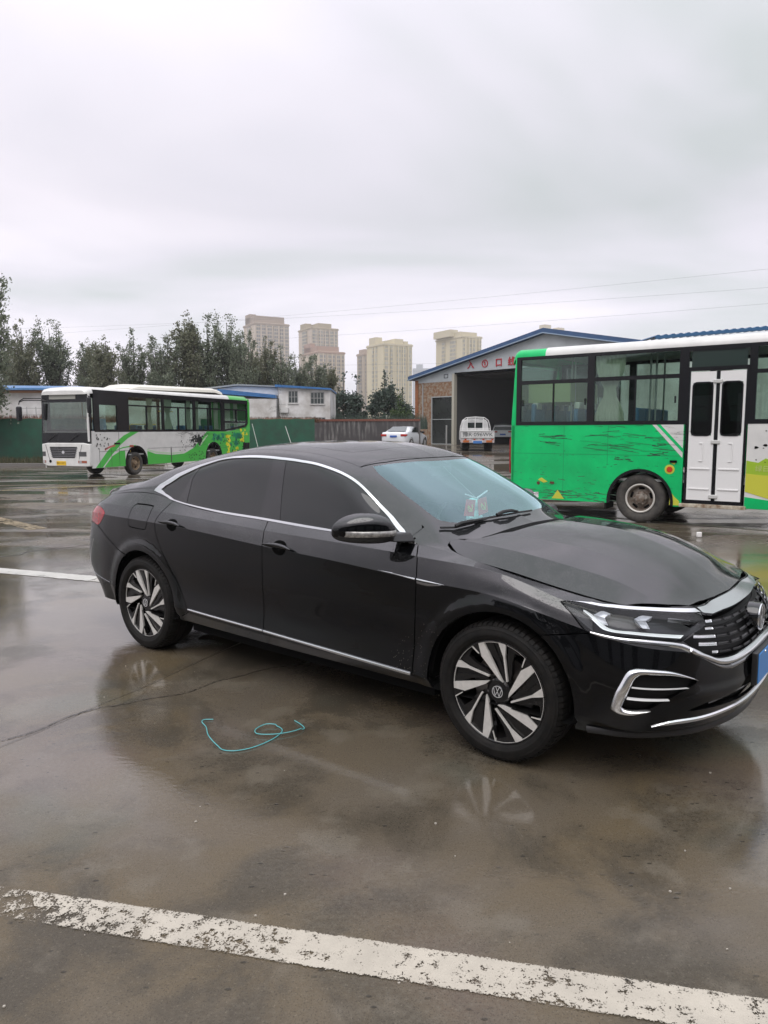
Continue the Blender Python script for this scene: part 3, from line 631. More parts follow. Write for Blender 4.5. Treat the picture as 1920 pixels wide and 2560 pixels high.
# ------------------------------------------------------------------ car trim
for s in (False, True):
    g = int(s)
    mkr('sill_trim', ribbon(SKIN, [(-2.345, .094), (-1.606, .098)], [(-2.345, .078), (-1.606, .079)], h=.007), CHROME, DOORS['r', g], s)
    mkr('sill_trim', ribbon(SKIN, [(-1.598, .098), (-1.014, .095), (-.494, .090)], [(-1.598, .079), (-1.014, .075), (-.494, .068)], h=.007), CHROME, DOORS['f', g], s)
    mkr('side_trim', ribbon(SKIN, [(-.70, .6045), (-.595, .609), (-.462, .608)], [(-.70, .6035), (-.595, .6015), (-.462, .597)], h=.005), CHROME, DOORS['f', g], s)
    bd = mkr('side_badge', ribbon(SKIN, [(-.452, .608), (-.385, .607), (-.285, .6015)], [(-.452, .599), (-.385, .598), (-.285, .600)], h=.005), CHROME, DOORS['fe', g], s)
    mkr('side_badge_plate', ribbon(SKIN, [(-.451, .599), (-.385, .598), (-.30, .600)], [(-.451, .580), (-.385, .577), (-.32, .592)], h=.002), CHROMED, bd, s)
    mkr('bumper_trim', ribbon(SKIN, [(-3.70, .122), (-3.5, .112), (-3.33, .100)], [(-3.70, .110), (-3.5, .100), (-3.33, .090)], h=.004), CHROMED, RBP, s)
    # front: running light blade, lamp units, reflector
    H = DOORS['h', g]
    DRL = mat('running_light', (.75, .78, .8), rough=.2, emit=(1, 1, .92), emits=.30)
    mkr('running_light', ribbon(SKIN, [(.388, .695), (.415, .688), (.495, .640), (.545, .630), (.644, .637), (.755, .641), (.866, .643)], [(.392, .675), (.409, .660), (.476, .628), (.522, .621), (.644, .629), (.755, .632), (.850, .633)], h=.006, off=-.020), DRL, H, s)
    LAMP = mat('lamp_reflector', (.80, .81, .82), rough=.3, metal=.35, bump=.3, bscale=120)
    for q in ([(.445, .678), (.488, .722), (.538, .716)], [(.505, .672), (.512, .690), (.530, .706)]), ([(.445, .676), (.470, .672), (.505, .670)], [(.497, .638), (.510, .638), (.524, .638)]), \
             ([(.656, .703), (.702, .730), (.743, .727)], [(.668, .692), (.707, .700), (.715, .703)]), ([(.660, .696), (.685, .694), (.707, .697)], [(.688, .655), (.702, .655), (.719, .655)]), \
             ([(.806, .724), (.85, .720), (.906, .712)], [(.806, .716), (.85, .706), (.912, .693)]):
        mkr('lamp_unit', ribbon(SKIN, q[0], q[1], h=.008, off=-.026), LAMP, H, s)
    mkr('side_reflector', ribbon(SKIN, [(.300, .690), (.335, .706), (.375, .690), (.44, .650)], [(.305, .676), (.355, .640), (.40, .620), (.452, .606)], h=.004, off=-.022), mat('reflector', (.10, .10, .10), rough=.25, bump=.8, bscale=220), H, s)
    mkr('headlight_trim', ribbon(SKIN, [(.44, .604), (.569, .614), (.693, .622), (.834, .623), (.905, .614)], [(.45, .592), (.569, .600), (.693, .608), (.834, .608), (.895, .599)], h=.006), CHROME, H, s)
    # big V shaped chrome under the grille
    VH = [(.900, .615), (.979, .600), (1.062, .570), (1.171, .565), (1.294, .580), (1.45, .590), (1.60, .594)]
    VL = [(.890, .598), (.975, .566), (1.080, .520), (1.155, .512), (1.235, .520), (1.40, .535), (1.60, .540)]
    VU = [(.890, .596), (.975, .560), (1.085, .496), (1.17, .468), (1.28, .478), (1.42, .492), (1.60, .497)]
    mkr('grille_surround', ribbon(SKIN, VH, VL, h=.014), CHROME, GR, s)
    mkr('grille_surround_lip', ribbon(SKIN, VL, VU, h=.004), CHROMED, GR, s)
    # fog light bracket: one bent chrome blade
    F = DOORS['fog', g]
    o_hi = [(.936, .424), (.90, .447), (.806, .480), (.694, .478), (.640, .462), (.607, .414), (.575, .286), (.549, .160), (.560, .146), (.62, .144), (.68, .160), (.724, .180)]
    o_lo = [(.930, .420), (.87, .438), (.806, .446), (.700, .436), (.667, .415), (.648, .373), (.624, .253), (.604, .180), (.608, .170), (.640, .168), (.68, .174), (.722, .182)]
    mkr('fog_light_trim', ribbon(SKIN, o_hi, o_lo, h=.012, off=.002), CHROME, F, s)
    mkr('fog_light_blade', ribbon(SKIN, [(.640, .333), (.76, .347), (.886, .362)], [(.638, .320), (.76, .334), (.886, .356)], h=.014, off=.0), mat('satin_blade', (.75, .75, .74), rough=.3, metal=.25), F, s)
    mkr('fog_light_blade', ribbon(SKIN, [(.622, .236), (.70, .243), (.80, .251)], [(.618, .224), (.70, .232), (.80, .246)], h=.014, off=.0), mat('satin_blade', (.75, .75, .74), rough=.3, metal=.25), F, s)
    # lower lip
    mkr('lip_trim', ribbon(SKIN, [(.735, .108), (.80, .124), (.87, .131), (.987, .134), (1.135, .138), (1.30, .142), (1.60, .144)], [(.735, .106), (.80, .108), (.87, .110), (.992, .113), (1.171, .116), (1.339, .119), (1.60, .120)], h=.008), CHROME, FBP, s)
    mkr('lip_splitter', ribbon(SKIN, [(.44, .034), (.614, .040), (.765, .046), (1.017, .050), (1.32, .052), (1.60, .052)], [(.44, .0), (.614, .0), (.765, .0), (1.017, .0), (1.32, .0), (1.60, .0)], h=.016), PLAST, FBP, s)
    mkr('intake_bar', ribbon(SKIN, [(1.02, .20), (1.25, .235), (1.60, .24)], [(1.02, .192), (1.25, .222), (1.60, .225)], h=.006, off=-.008), TRIM, FBP, s)
# grille bars: rows of short dark blades, the outer end of each plated
rws = [(.705, 1.005), (.670, .985), (.640, .905), (.621, .935), (.603, 1.02)]
for s in (False, True):
    for k, (v, u0) in enumerate(rws):
        hw = (.0075, .006, .0045, .004, .003)[k]
        sg = [(u0+.012, (1.068, 1.06, 1.066, 1.070, 1.075)[k])]
        u = sg[0][1]+.012; w = .105
        while u < 1.585: sg.append((u, min(u+w, 1.60))); u += w+.012
        for j, (a, c) in enumerate(sg):
            sh = -.003*(k-2)
            mkr('grille_bar', ribbon(SKIN, [(a, v+hw), ((a+c)/2, v+hw), (c, v+hw)], [(a, v-hw), ((a+c)/2, v-hw), (c, v-hw)], h=.010 if j else .004, off=-.018 if j else -.010, seg=5), CHROME if j == 0 else mat('grille_bar_black', (.02, .02, .021), rough=.28, spec=.4), GR, s)
# round badge
def vw(r, m, par, mw, name='emblem', t=.0012, w=.11):
    b = MB(); L_ = w*r
    n = 40
    for k in range(n):
        a0, a1 = 2*math.pi*k/n, 2*math.pi*(k+1)/n
        b.add([(q*math.cos(a), q*math.sin(a), z) for z in (0, t) for a in (a0, a1) for q in (r, r-L_)], [(0, 1, 3, 2), (4, 6, 7, 5), (0, 2, 6, 4), (1, 5, 7, 3)])
    def st(p, q, z=0):
        d = (Vector(q)-Vector(p)).normalized(); nn = Vector((-d.y, d.x))*L_*.5
        P = [Vector(p)+nn, Vector(q)+nn, Vector(q)-nn, Vector(p)-nn]; b.prism([(x.x, x.y) for x in P], z, t+z, 'z')
    e = r*.92
    st((-.36*e, .88*e), (0, .14*e)); st((.36*e, .88*e), (0, .14*e), .0003)
    st((-.80*e, .52*e), (-.40*e, -.80*e)); st((-.42*e, -.82*e), (0, .06*e), .0003); st((.42*e, -.82*e), (0, .06*e)); st((.80*e, .52*e), (.40*e, -.80*e), .0003)
    b.xf(mw); return b.build(name, m, par)
ec = Vector((.924, 0, .664))
b = MB(); b.lathe([(.0, .008), (.05, .008), (.062, .004), (.066, -.004), (.066, -.05)], 40, 'x', tuple(ec)); eb = b.build('emblem_disc', TRIM, GR, smooth=True)
vw(.058, CHROMED, eb, frame(ec+Vector((.0085, 0, 0)), (0, 1, 0), (.0, 0, 1)))
b = MB(); b.lathe([(.061, .004), (.0635, .009), (.066, .004)], 40, 'x', tuple(ec)); b.build('emblem_ring', CHROME, eb, smooth=True)
# number plate
pc = Vector((.978, -.0, .470)); b = MB(); b.box(.970, .974, -.22, .22, .40, .54); PL = b.build('number_plate', mat('plate_blue', (.035, .20, .52), rough=.35), CAR, bevel=.002)
b = MB(); b.box(.945, .9697, -.235, .235, .395, .545); b.build('plate_holder', PLAST, PL, bevel=.003)
b = MB()
for y in (-.10, .10): b = MB(); b.lathe([(0, .003), (.006, .003), (.007, 0)], 12, 'x', (.974, y, .528)); b.build('plate_screw', CHROME, PL, smooth=True)
# door handles: cup, bar
for s in (False, True):
    for key, u0 in (('f', -1.44), ('r', -2.482)):
        D = DOORS[key, int(s)]; P, n = side3(SKIN, u0, .612)
        b = MB(); T = frame(P+n*.0015, (1, 0, -.03), (0, 0, 1))
        if T.to_3x3().col[2].dot(n) < 0: pass
        vs = []; m_ = 28; rings = [(1, .0), (.93, -.0), (.8, .0), (.5, 0), (.0, 0)]
        for f_, h_ in rings:
            for k in range(m_):
                a = 2*math.pi*k/m_; x = .058*f_*math.cos(a); z = .048*f_*math.sin(a); Q, nn = side3(SKIN, u0+x, .612+z*.9); vs.append(Q+nn*(.0016 if f_ > .95 else .002))
        fs = [(i*m_+k, i*m_+(k+1) % m_, (i+1)*m_+(k+1) % m_, (i+1)*m_+k) for i in range(len(rings)-1) for k in range(m_)]
        b.add([(v.x, -v.y if s else v.y, v.z) for v in vs], fs); b.build('handle_cup', mat('cup_black', (.0015, .0015, .0015), rough=.7, spec=.05), D, smooth=True)
        hi = [(u0-.118, .612), (u0-.06, .627), (u0, .632), (u0+.06, .628), (u0+.118, .612)]; lo = [(u0-.118, .604), (u0-.06, .602), (u0, .603), (u0+.06, .601), (u0+.118, .600)]
        mkr('door_handle', ribbon(SKIN, hi, lo, h=.022, off=.012, seg=24, n=8), PAINT, D, s)
# ------------------------------------------------------------------ mirrors
def mirror_shape(s):
    g = int(s); D = DOORS['f', g]; f = 1 if s else -1
    # cross sections from the door outwards: (y, x centre, z bottom, z top, x front, x back)
    se = [(.920, -.640, 1.000, 1.085, .060, .050), (.945, -.650, .992, 1.118, .088, .062), (.985, -.672, .988, 1.142, .105, .070), (1.04, -.706, .990, 1.148, .104, .074), (1.09, -.742, .996, 1.135, .088, .068), (1.125, -.772, 1.006, 1.108, .062, .052), (1.148, -.795, 1.026, 1.078, .030, .026)]
    if s: se = [(y, xc-.18, zb-.01, zt-.015, xf*.85, xb*.85) for y, xc, zb, zt, xf, xb in se]
    n = 28; vs = []; cls = []
    for y, xc, zb, zt, xf, xb in se:
        for k in range(n):
            a = 2*math.pi*k/n; ca, sa = math.cos(a), math.sin(a)
            e = .72; X = (abs(ca)**e)*(1 if ca > 0 else -1); Zz = (abs(sa)**e)*(1 if sa > 0 else -1)
            zm = zb+(zt-zb)*.42
            vs.append((xc+(xf if X > 0 else xb)*X, f*y, zm+((zt-zm) if Zz > 0 else (zm-zb))*Zz))
    up = MB(); lowm = MB()
    fs = [(i*n+k, i*n+(k+1) % n, (i+1)*n+(k+1) % n, (i+1)*n+k) for i in range(len(se)-1) for k in range(n)]+[tuple(range(n)), tuple((len(se)-1)*n+k for k in range(n))]
    up.add(vs, fs); o = up.build('door_mirror', [PAINT, PLAST], D, smooth='all')
    md = o.modifiers.new('s', 'SUBSURF'); md.levels = 2; md.render_levels = 2
    for p in o.data.polygons:
        zc = sum(o.data.vertices[i].co.z for i in p.vertices)/len(p.vertices)
        if zc < 1.03: p.material_index = 1
    # indicator strip across the front
    st = []
    for (y, xc, zb, zt, xf, xb) in se[:-1]:
        st.append((y, xc, xf))
    b = MB(); rows_ = []
    m_ = len(st); pts = []
    for j, z in enumerate((1.030, 1.033, 1.056, 1.059)):
        off = (0, .006, .006, 0)[j]
        for (y, xc, xf) in st: pts.append((xc+xf*.985+off, f*y, z))
    for j, z in enumerate((1.030, 1.033, 1.056, 1.059)): pts.append((st[-1][1]+.01, f*1.142, z)); 
    # reorder: append end column
    P = []
    for j in range(4): P += pts[j*m_:(j+1)*m_]+[pts[4*m_+j]]
    m2 = m_+1
    b.add(P, [(j*m2+i, j*m2+i+1, (j+1)*m2+i+1, (j+1)*m2+i) for j in range(3) for i in range(m2-1)])
    b.build('indicator', mat('indicator_lens', (.34, .33, .31), rough=.12, metal=.35, coat=.5, noise=.5, nscale=60), o, smooth='all')
    # arm
    b = MB(); y0, y1 = .80, .945
    b.add([(-.54, f*y0, .985), (-.66, f*y0, .985), (-.66, f*y0, 1.03), (-.57, f*y0, 1.03), (-.57, f*y1, .998), (-.67, f*y1, .998), (-.67, f*y1, 1.035), (-.60, f*y1, 1.035)],
          [(0, 1, 2, 3), (4, 5, 6, 7), (0, 1, 5, 4), (1, 2, 6, 5), (2, 3, 7, 6), (3, 0, 4, 7)])
    b.build('mirror_arm', PLAST, o, bevel=.008)
    b = MB(); b.box(-.778, -.772, min(f*.96, f*1.03), max(f*.96, f*1.03), 1.02, 1.11); b.build('mirror_glass', mat('mirror', (.8, .8, .8), rough=.02, metal=1), o, bevel=.002)
mirror_shape(False); mirror_shape(True)
# ------------------------------------------------------------------ wheels
def wheel_proto():
    w = bpy.data.objects.new('wheel', None); COL.objects.link(w); w.parent = CAR
    # tyre: outer face at y = -.118, inner at +.118
    b = MB(); pr = [(.247, -.100), (.252, -.112), (.262, -.119), (.272, -.1200), (.274, -.1220), (.290, -.1228), (.292, -.1215), (.303, -.1215), (.306, -.1185), (.316, -.115), (.319, -.106), (.3245, -.098), (.328, -.085), (.332, -.06), (.334, -.0315), (.328, -.030), (.328, -.026), (.334, -.0245), (.3345, 0), (.334, .0245), (.328, .026), (.328, .030), (.334, .0315), (.3335, .06), (.330, .09), (.322, .106), (.30, .12), (.262, .118), (.247, .100)]
    b.lathe(pr, 96); b.build('tyre', RUB, w, smooth=True, angle=40)
    b = MB()   # shoulder blocks
    for k in range(72):
        a = 2*math.pi*k/72; da = 2*math.pi/72*.36
        q = []
        for (r, y) in ((.3185, -.1125), (.3315, -.094), (.3365, -.052)):
            for t in (-da, da): q.append((r*math.cos(a+t), y-.0015 if y < -.09 else y, r*math.sin(a+t)))
        q += [(.31*math.cos(a-da), -.10, .31*math.sin(a-da)), (.31*math.cos(a+da), -.10, .31*math.sin(a+da)), (.325*math.cos(a-da), -.052, .325*math.sin(a-da)), (.325*math.cos(a+da), -.052, .325*math.sin(a+da))]
        b.add(q, [(0, 1, 3, 2), (2, 3, 5, 4), (0, 2, 4, 8, 6), (1, 7, 9, 5, 3), (0, 6, 7, 1), (4, 5, 9, 8)])
    b.build('tyre_tread', RUB, w)
    b = MB(); b.lathe([(.247, -.106), (.2435, -.1075), (.240, -.104), (.232, -.09), (.222, -.05), (.215, .02), (.215, .09), (.245, .10)], 72); b.build('rim', RIMB, w, smooth=True)
    b = MB(); b.lathe([(0, -.035), (.16, -.035), (.163, -.030), (.163, -.01)], 48); b.build('brake_disc', mat('brake_steel', (.20, .19, .18), rough=.35, metal=1), w, smooth=True)
    # spoked face, traced as polar outlines; angles grow anticlockwise seen from outside
    def P(r, a): return (r*math.cos(R(a)), r*math.sin(R(a)))
    def arc(r, a0, a1, n=8): return [P(r, a0+(a1-a0)*i/n) for i in range(n+1)]
    sil = MB(); blk = MB()
    for k in range(5):
        o = 72*k
        A = lambda l: [P(r, a+o) for r, a in l]
        yf = -.1045
        blade = [(.062, 62), (.066, 86), (.179, 121.5), (.2405, 118.6), (.2405, 111.2)]
        wedge = [(.243, 92.4), (.243, 82.6), (.18, 79.8), (.084, 50.5), (.079, 54.5), (.178, 82.8)]
        sil.prism(A(blade), yf, yf+.012); sil.prism(A(wedge), yf-.0006, yf+.0108)
        sil.prism(arc(.2430, 112+o, 91+o)+arc(.2370, 91+o, 112+o), yf+.0008, yf+.01)
        sil.prism(arc(.2430, 81.5+o, 56+o)+arc(.2385, 56+o, 81.5+o), yf+.0004, yf+.01)
        sil.prism(A([(.2430, 57.2), (.2430, 55.8), (.195, 51.2), (.195, 52.6)]), yf-.0003, yf+.0102)
        # black: floor of the pocket between blade and wedge, sloping slab, then body behind the blades
        blk.prism(A([(.07, 66), (.145, 96), (.20, 108.5), (.2395, 111), (.2395, 101), (.165, 91), (.09, 62)]), yf+.010, yf+.030)
        blk.prism(A([(.165, 91), (.2395, 101), (.2395, 92.5), (.205, 87), (.172, 82.5), (.12, 74), (.088, 60)]), yf+.016, yf+.036)
        blk.prism(A([(.055, 60), (.06, 88), (.115, 112), (.18, 124), (.236, 121), (.2405, 118), (.16, 104)]), yf+.0125, yf+.04)
        blk.prism(A([(.083, 48), (.12, 66), (.18, 78), (.240, 81), (.240, 60), (.236, 57), (.215, 70), (.17, 68), (.12, 56)]), yf+.013, yf+.035)
        blk.prism(A([(.2425, 57), (.2425, 47.5), (.175, 50.5), (.195, 53)]), yf+.004, yf+.03)
    blk.lathe([(.0, -.090), (.03, -.092), (.052, -.0915), (.062, -.084), (.070, -.05)], 40)
    sp_ = sil.build('spoke_faces', ALU, w); blk.build('spokes', RIMB, w)
    b = MB(); b.lathe([(0, -.0985), (.029, -.0985), (.031, -.096), (.031, -.09)], 32); c = b.build('centre_cap', TRIM, w, smooth=True)
    vw(.0285, mat('cap_silver', (.75, .75, .75), rough=.3, metal=.6), c, frame(Vector((0, -.0987, 0)), (1, 0, 0), (0, 0, 1)), t=.0012, w=.10)
    b = MB()
    for k in range(5):
        a = R(72*k+50); b.lathe([(0, -.088), (.009, -.088), (.010, -.080)], 8, 'y', (.052*math.cos(a), 0, .052*math.sin(a)))
    b.build('wheel_bolts', CHROMED, w)
    return w
w0 = wheel_proto(); ws = [w0]
def dupw(o, par):
    c = o.copy(); COL.objects.link(c); c.parent = par
    for ch in list(o.children): dupw(ch, c)
    return c
for i in range(3): ws.append(dupw(w0, CAR))
for o, (x, s, ang, st) in zip(ws, ((0, 1, -3, 0), (-2.871, 1, -4.5, 0), (0, -1, 20, 0), (-2.871, -1, 50, 0))):
    o.location = (x, -.79*s, .334); o.rotation_euler = (0, R(-ang), 0 if s > 0 else math.pi)
# ------------------------------------------------------------------ wipers, cabin
def cab3(x, q, s=1, off=0.):
    P = CAB(x, q)[0]; n = CAB.normal(x, q)[0]
    if n[2] < 0: n = -n
    return Vector((P[0]+n[0]*off, -s*(P[1]+n[1]*off), P[2]+n[2]*off))
WIP = mat('wiper_rubber', (.008, .008, .008), rough=.5)
def wiper(pts, arm):
    b = MB()
    for a, c in zip(pts, pts[1:]): pass
    b.tube([p for p in pts], .006, 6); b.tube([p+Vector((0, 0, .006)) for p in arm], [.010]*(len(arm)-1)+[.006], 6); b.build('wiper', WIP, CAR, smooth=True)
wiper([cab3(-.485, .515, 1, .010), cab3(-.445, .60, 1, .011), cab3(-.42, .70, 1, .011), cab3(-.405, .80, 1, .011)], [cab3(-.445, .60, 1, .013), cab3(-.435, .63, 1, .028), cab3(-.42, .68, 1, .028), cab3(-.405, .76, 1, .013)])
wiper([cab3(-.425, .74, 1, .010), cab3(-.40, .85, 1, .011), cab3(-.385, 1.0, 1, .011), cab3(-.38, 1.09, 1, .011), cab3(-.385, .95, -1, .010)], [cab3(-.395, .88, 1, .013), cab3(-.39, .93, 1, .028), cab3(-.385, 1.0, 1, .028), cab3(-.38, 1.08, 1, .013)])
b = MB(); b.add([(-.20, -.66, .955), (-.20, .66, .955), (-.60, .70, .975), (-.60, -.70, .975), (-.95, .66, .955), (-.95, -.66, .955), (-1.0, .66, .60), (-1.0, -.66, .60)], [(0, 1, 2, 3), (3, 2, 4, 5), (5, 4, 6, 7)])
b.build('dashboard', mat('dash', (.03, .033, .035), rough=.6, bump=.3, bscale=200), CAR, smooth=True)
b = MB(); b.lathe([(.175, .0), (.188, .012), (.20, 0), (.188, -.012), (.175, 0)], 32, 'x'); b.box(-.01, .01, -.18, .18, -.02, .02); b.box(-.01, .02, -.06, .06, -.07, .05)
b.xf(Matrix.Translation((-1.05, .36, .88)) @ Matrix.Rotation(R(-22), 4, 'Y')); b.build('steering_wheel', PLAST, CAR, smooth=True)
SEAT = mat('seat_leather', (.05, .05, .052), rough=.5)
def seat(x, y):
    b = MB(); b.box(-.26, .26, -.25, .25, .28, .50); b.xf(Matrix.Translation((x, y, 0)))
    o = b.build('seat', SEAT, CAR, bevel=.05, seg=3)
    b = MB(); b.box(-.06, .07, -.24, .24, 0, .60); b.xf(Matrix.Translation((x-.26, y, .46)) @ Matrix.Rotation(R(-18), 4, 'Y')); b.build('backrest', SEAT, o, bevel=.05, seg=3)
    b = MB(); b.box(-.05, .05, -.13, .13, 0, .17); b.xf(Matrix.Translation((x-.47, y, 1.08)) @ Matrix.Rotation(R(-10), 4, 'Y')); b.build('headrest', SEAT, o, bevel=.04, seg=3)
seat(-1.45, .37); seat(-1.45, -.37)
b = MB(); b.box(-2.75, -2.35, -.62, .62, .3, 1.0); b.build('rear_bench', SEAT, CAR, bevel=.05)
b = MB(); b.box(-.03, .0, -.12, .12, -.035, .035); b.xf(Matrix.Translation((-.93, 0, 1.30))); b.build('rear_view_mirror', PLAST, CAR, bevel=.012)
# ------------------------------------------------------------------ ornament on the dashboard
def place(o, x, y, z): 
    m = Matrix.Translation(CAR.location) @ Matrix.Rotation(-YAW, 4, 'Z'); o.location = m @ Vector((x, y, z)); o.rotation_euler = (0, 0, -YAW)
t = thing('dashboard_ornament', 'small pale turquoise figurine on a red base behind the windscreen of the black sedan', 'ornament'); place(t, -.70, .02, .974)
MB().box(-.045, .045, -.075, .075, 0, .02).build('base', mat('ornament_red', (.8, .06, .05), rough=.4), t, bevel=.006)
b = MB(); b.lathe([(0, .018), (.04, .02), (.048, .045), (.036, .085), (.028, .095), (.038, .115), (.040, .14), (.028, .165), (0, .172)], 20, 'z'); b.build('figure', mat('ornament_teal', (.60, .95, .88), rough=.4), t, smooth='all')
for s in (-1, 1): MB().tube([(.0, s*.03, .06), (.02, s*.06, .045)], [.016, .012], 8).build('arm', mat('ornament_teal'), t, smooth=True)
t = thing('hanging_pennants', 'pair of red pennants on a white yoke hanging behind the windscreen of the black sedan', 'pennants'); place(t, -.62, -.08, 1.0)
b = MB(); b.tube([(0, -.125, .185), (0, 0, .152), (0, .125, .19)], .005, 6); b.build('yoke', mat('yoke_white', (.95, .95, .95), rough=.4), t)
MB().tube([(0, 0, .152), (-.28, .06, .33)], .0015, 4).build('string', mat('cord', (.4, .4, .4)), t)
for s in (-1, 1):
    f = MB().prism([(s*.012, .145), (s*.110, .155), (s*.135, .060), (s*.03, .045)], -.002, .002, 'x').build('flag', mat('flag_red', (.95, .06, .04), rough=.7), t)
    b = MB(); n = 10; cy, cz = s*.075, .105
    arc_ = [(cy+.028*math.cos(R(-200+240*i/n)), cz+.028*math.sin(R(-200+240*i/n))) for i in range(n+1)]+[(cy+.020*math.cos(R(40-240*i/n)), cz+.022*math.sin(R(40-240*i/n))) for i in range(n+1)]
    b.prism(arc_, .002, .004, 'x'); b.prism([(cy-.026, cz+.006), (cy-.018, cz+.014), (cy+.026, cz-.024), (cy+.02, cz-.03)], .0022, .0045, 'x'); b.build('crest', mat('flag_yellow', (.9, .7, .15), rough=.5), f)
# ------------------------------------------------------------------ ground
def sstep(a, b, x): t = min(max((x-a)/(b-a), 0), 1); return t*t*(3-2*t)
def gz(x, y): return .4*sstep(26, 38, y)*sstep(-5, 3, x)
ys = [-60, -20, -5, 0, 3, 6, 10, 15, 20, 24]+[24+i*1. for i in range(1, 18)]+[50, 70, 100, 200, 400, 900]
xs = [-600, -200, -60, -30, -15, -8]+[-6+i*.75 for i in range(0, 15)]+[8, 15, 40, 120, 300, 600]
V_ = [(x, y, gz(x, y)) for y in ys for x in xs]; nx = len(xs)
b = MB(); b.add(V_, [(j*nx+i, j*nx+i+1, (j+1)*nx+i+1, (j+1)*nx+i) for j in range(len(ys)-1) for i in range(nx-1)])
def ground_mat():
    m = bpy.data.materials.new('wet_concrete'); m.use_nodes = True; t = m.node_tree; P = t.nodes['Principled BSDF']; l = t.links.new
    tc = t.nodes.new('ShaderNodeTexCoord'); O = tc.outputs['Object']
    def noise(scale, det=5., rough=.55, dist=0., vec=None):
        n = nd(t, 'ShaderNodeTexNoise', Scale=scale, Detail=det, Roughness=rough, Distortion=dist); l(vec or O, n.inputs['Vector']); return n.outputs[0]
    def mr(v, a, b_, c=0., d=1., st=True):
        n = nd(t, 'ShaderNodeMapRange'); n.clamp = True; l(v, n.inputs[0]); n.inputs[1].default_value = a; n.inputs[2].default_value = b_; n.inputs[3].default_value = c; n.inputs[4].default_value = d
        if st: n.interpolation_type = 'SMOOTHSTEP'
        return n.outputs[0]
    def ma(op, a, b_):
        n = nd(t, 'ShaderNodeMath', operation=op)
        for i, v in enumerate((a, b_)):
            if isinstance(v, (int, float)): n.inputs[i].default_value = v
            else: l(v, n.inputs[i])
        return n.outputs[0]
    def mix(f, a, b_):
        n = t.nodes.new('ShaderNodeMix'); n.data_type = 'RGBA'
        for s_, v in ((0, f), (6, a), (7, b_)):
            if isinstance(v, tuple): n.inputs[s_].default_value = (*v, 1)
            elif isinstance(v, (int, float)): n.inputs[s_].default_value = v
            else: l(v, n.inputs[s_])
        return n.outputs[2]
    sp = t.nodes.new('ShaderNodeSeparateXYZ'); l(O, sp.inputs[0]); X, Y = sp.outputs[0], sp.outputs[1]
    big = noise(.45, 4., .6, .6); mid = noise(1.7, 6., .62, .4); fine = noise(52., 8., .8); grit = noise(170., 3., .6)
    c = mix(mr(big, .38, .62), (.110, .083, .047), (.104, .087, .066))
    c = mix(ma('MULTIPLY', mr(mid, .44, .62), .9), c, (.056, .047, .034)); c = mix(ma('MULTIPLY', mr(noise(2.6, 4., .6), .54, .66), .55), c, (.150, .130, .100)); c = mix(ma('MULTIPLY', mr(noise(.75, 2., .5), .52, .66), .4), c, (.115, .085, .078))
    c = mix(ma('MULTIPLY', mr(noise(.9, 3., .5), .56, .70), .45), c, (.085, .100, .080))
    c = mix(ma('MULTIPLY', mr(fine, .40, .66), ma('ADD', .10, ma('MULTIPLY', mr(noise(.8, 3., .6), .40, .62), .30))), c, (.16, .145, .115))
    c = mix(ma('MULTIPLY', mr(grit, .54, .66), .55), c, (.020, .017, .013)); c = mix(ma('MULTIPLY', mr(noise(95., 5., .75), .56, .68), .40), c, (.23, .20, .15))
    # pale grit
    vo = nd(t, 'ShaderNodeTexVoronoi', Scale=13.0); l(O, vo.inputs['Vector']); vr = mr(vo.outputs['Distance'], .045, .02); vsel = nd(t, 'ShaderNodeMath', operation='GREATER_THAN'); 
    sc = t.nodes.new('ShaderNodeSeparateColor'); l(vo.outputs['Color'], sc.inputs[0]); l(sc.outputs[0], vsel.inputs[0]); vsel.inputs[1].default_value = .94
    c = mix(ma('MULTIPLY', vr, vsel.outputs[0]), c, (.45, .42, .36))
    # small dark pits
    v3 = nd(t, 'ShaderNodeTexVoronoi', Scale=22.0); mpv = t.nodes.new('ShaderNodeMapping'); mpv.inputs['Scale'].default_value = (.7, 1.3, 1); l(O, mpv.inputs[0]); l(mpv.outputs[0], v3.inputs['Vector'])
    s3 = t.nodes.new('ShaderNodeSeparateColor'); l(v3.outputs['Color'], s3.inputs[0]); pit = ma('MULTIPLY', mr(v3.outputs['Distance'], .20, .10), ma('GREATER_THAN', s3.outputs[1], .50)); pit = ma('MULTIPLY', pit, mr(mid, .42, .58))
    c = mix(ma('MULTIPLY', pit, .75), c, (.022, .020, .016))
    l(c, P.inputs['Base Color'])
    # water film: standing water in the middle distance, merely damp nearest the camera, streaky puddles far away
    mps = t.nodes.new('ShaderNodeMapping'); mps.inputs['Scale'].default_value = (.22, .8, 1); mps.inputs['Rotation'].default_value = (0, 0, .12); l(O, mps.inputs[0])
    streak = noise(1.0, 5., .6, .8, mps.outputs[0])
    warp = ma('ADD', Y, ma('MULTIPLY', ma('SUBTRACT', big, .5), 1.6))
    warp = ma('ADD', warp, ma('MULTIPLY', ma('SUBTRACT', mid, .5), .7))
    warp = ma('ADD', warp, ma('MULTIPLY', X, .22))
    near = mr(warp, 2.15, 2.95)                                    # 0 damp -> 1 wet
    far = mr(Y, 7.5, 11.)
    dry = ma('MULTIPLY', mr(streak, .46, .60), ma('ADD', ma('MULTIPLY', far, .75), ma('MULTIPLY', mr(mid, .45, .6), .22)))
    wet = ma('MULTIPLY', near, ma('SUBTRACT', 1., dry))
    r = ma('ADD', ma('MULTIPLY', ma('SUBTRACT', 1., wet), .38), .012)
    r = ma('ADD', r, ma('MULTIPLY', fine, .035))
    l(r, P.inputs['Roughness'])
    P.inputs['IOR'].default_value = 1.42
    l(ma('ADD', .38, ma('MULTIPLY', wet, .9)), P.inputs['Specular IOR Level'])
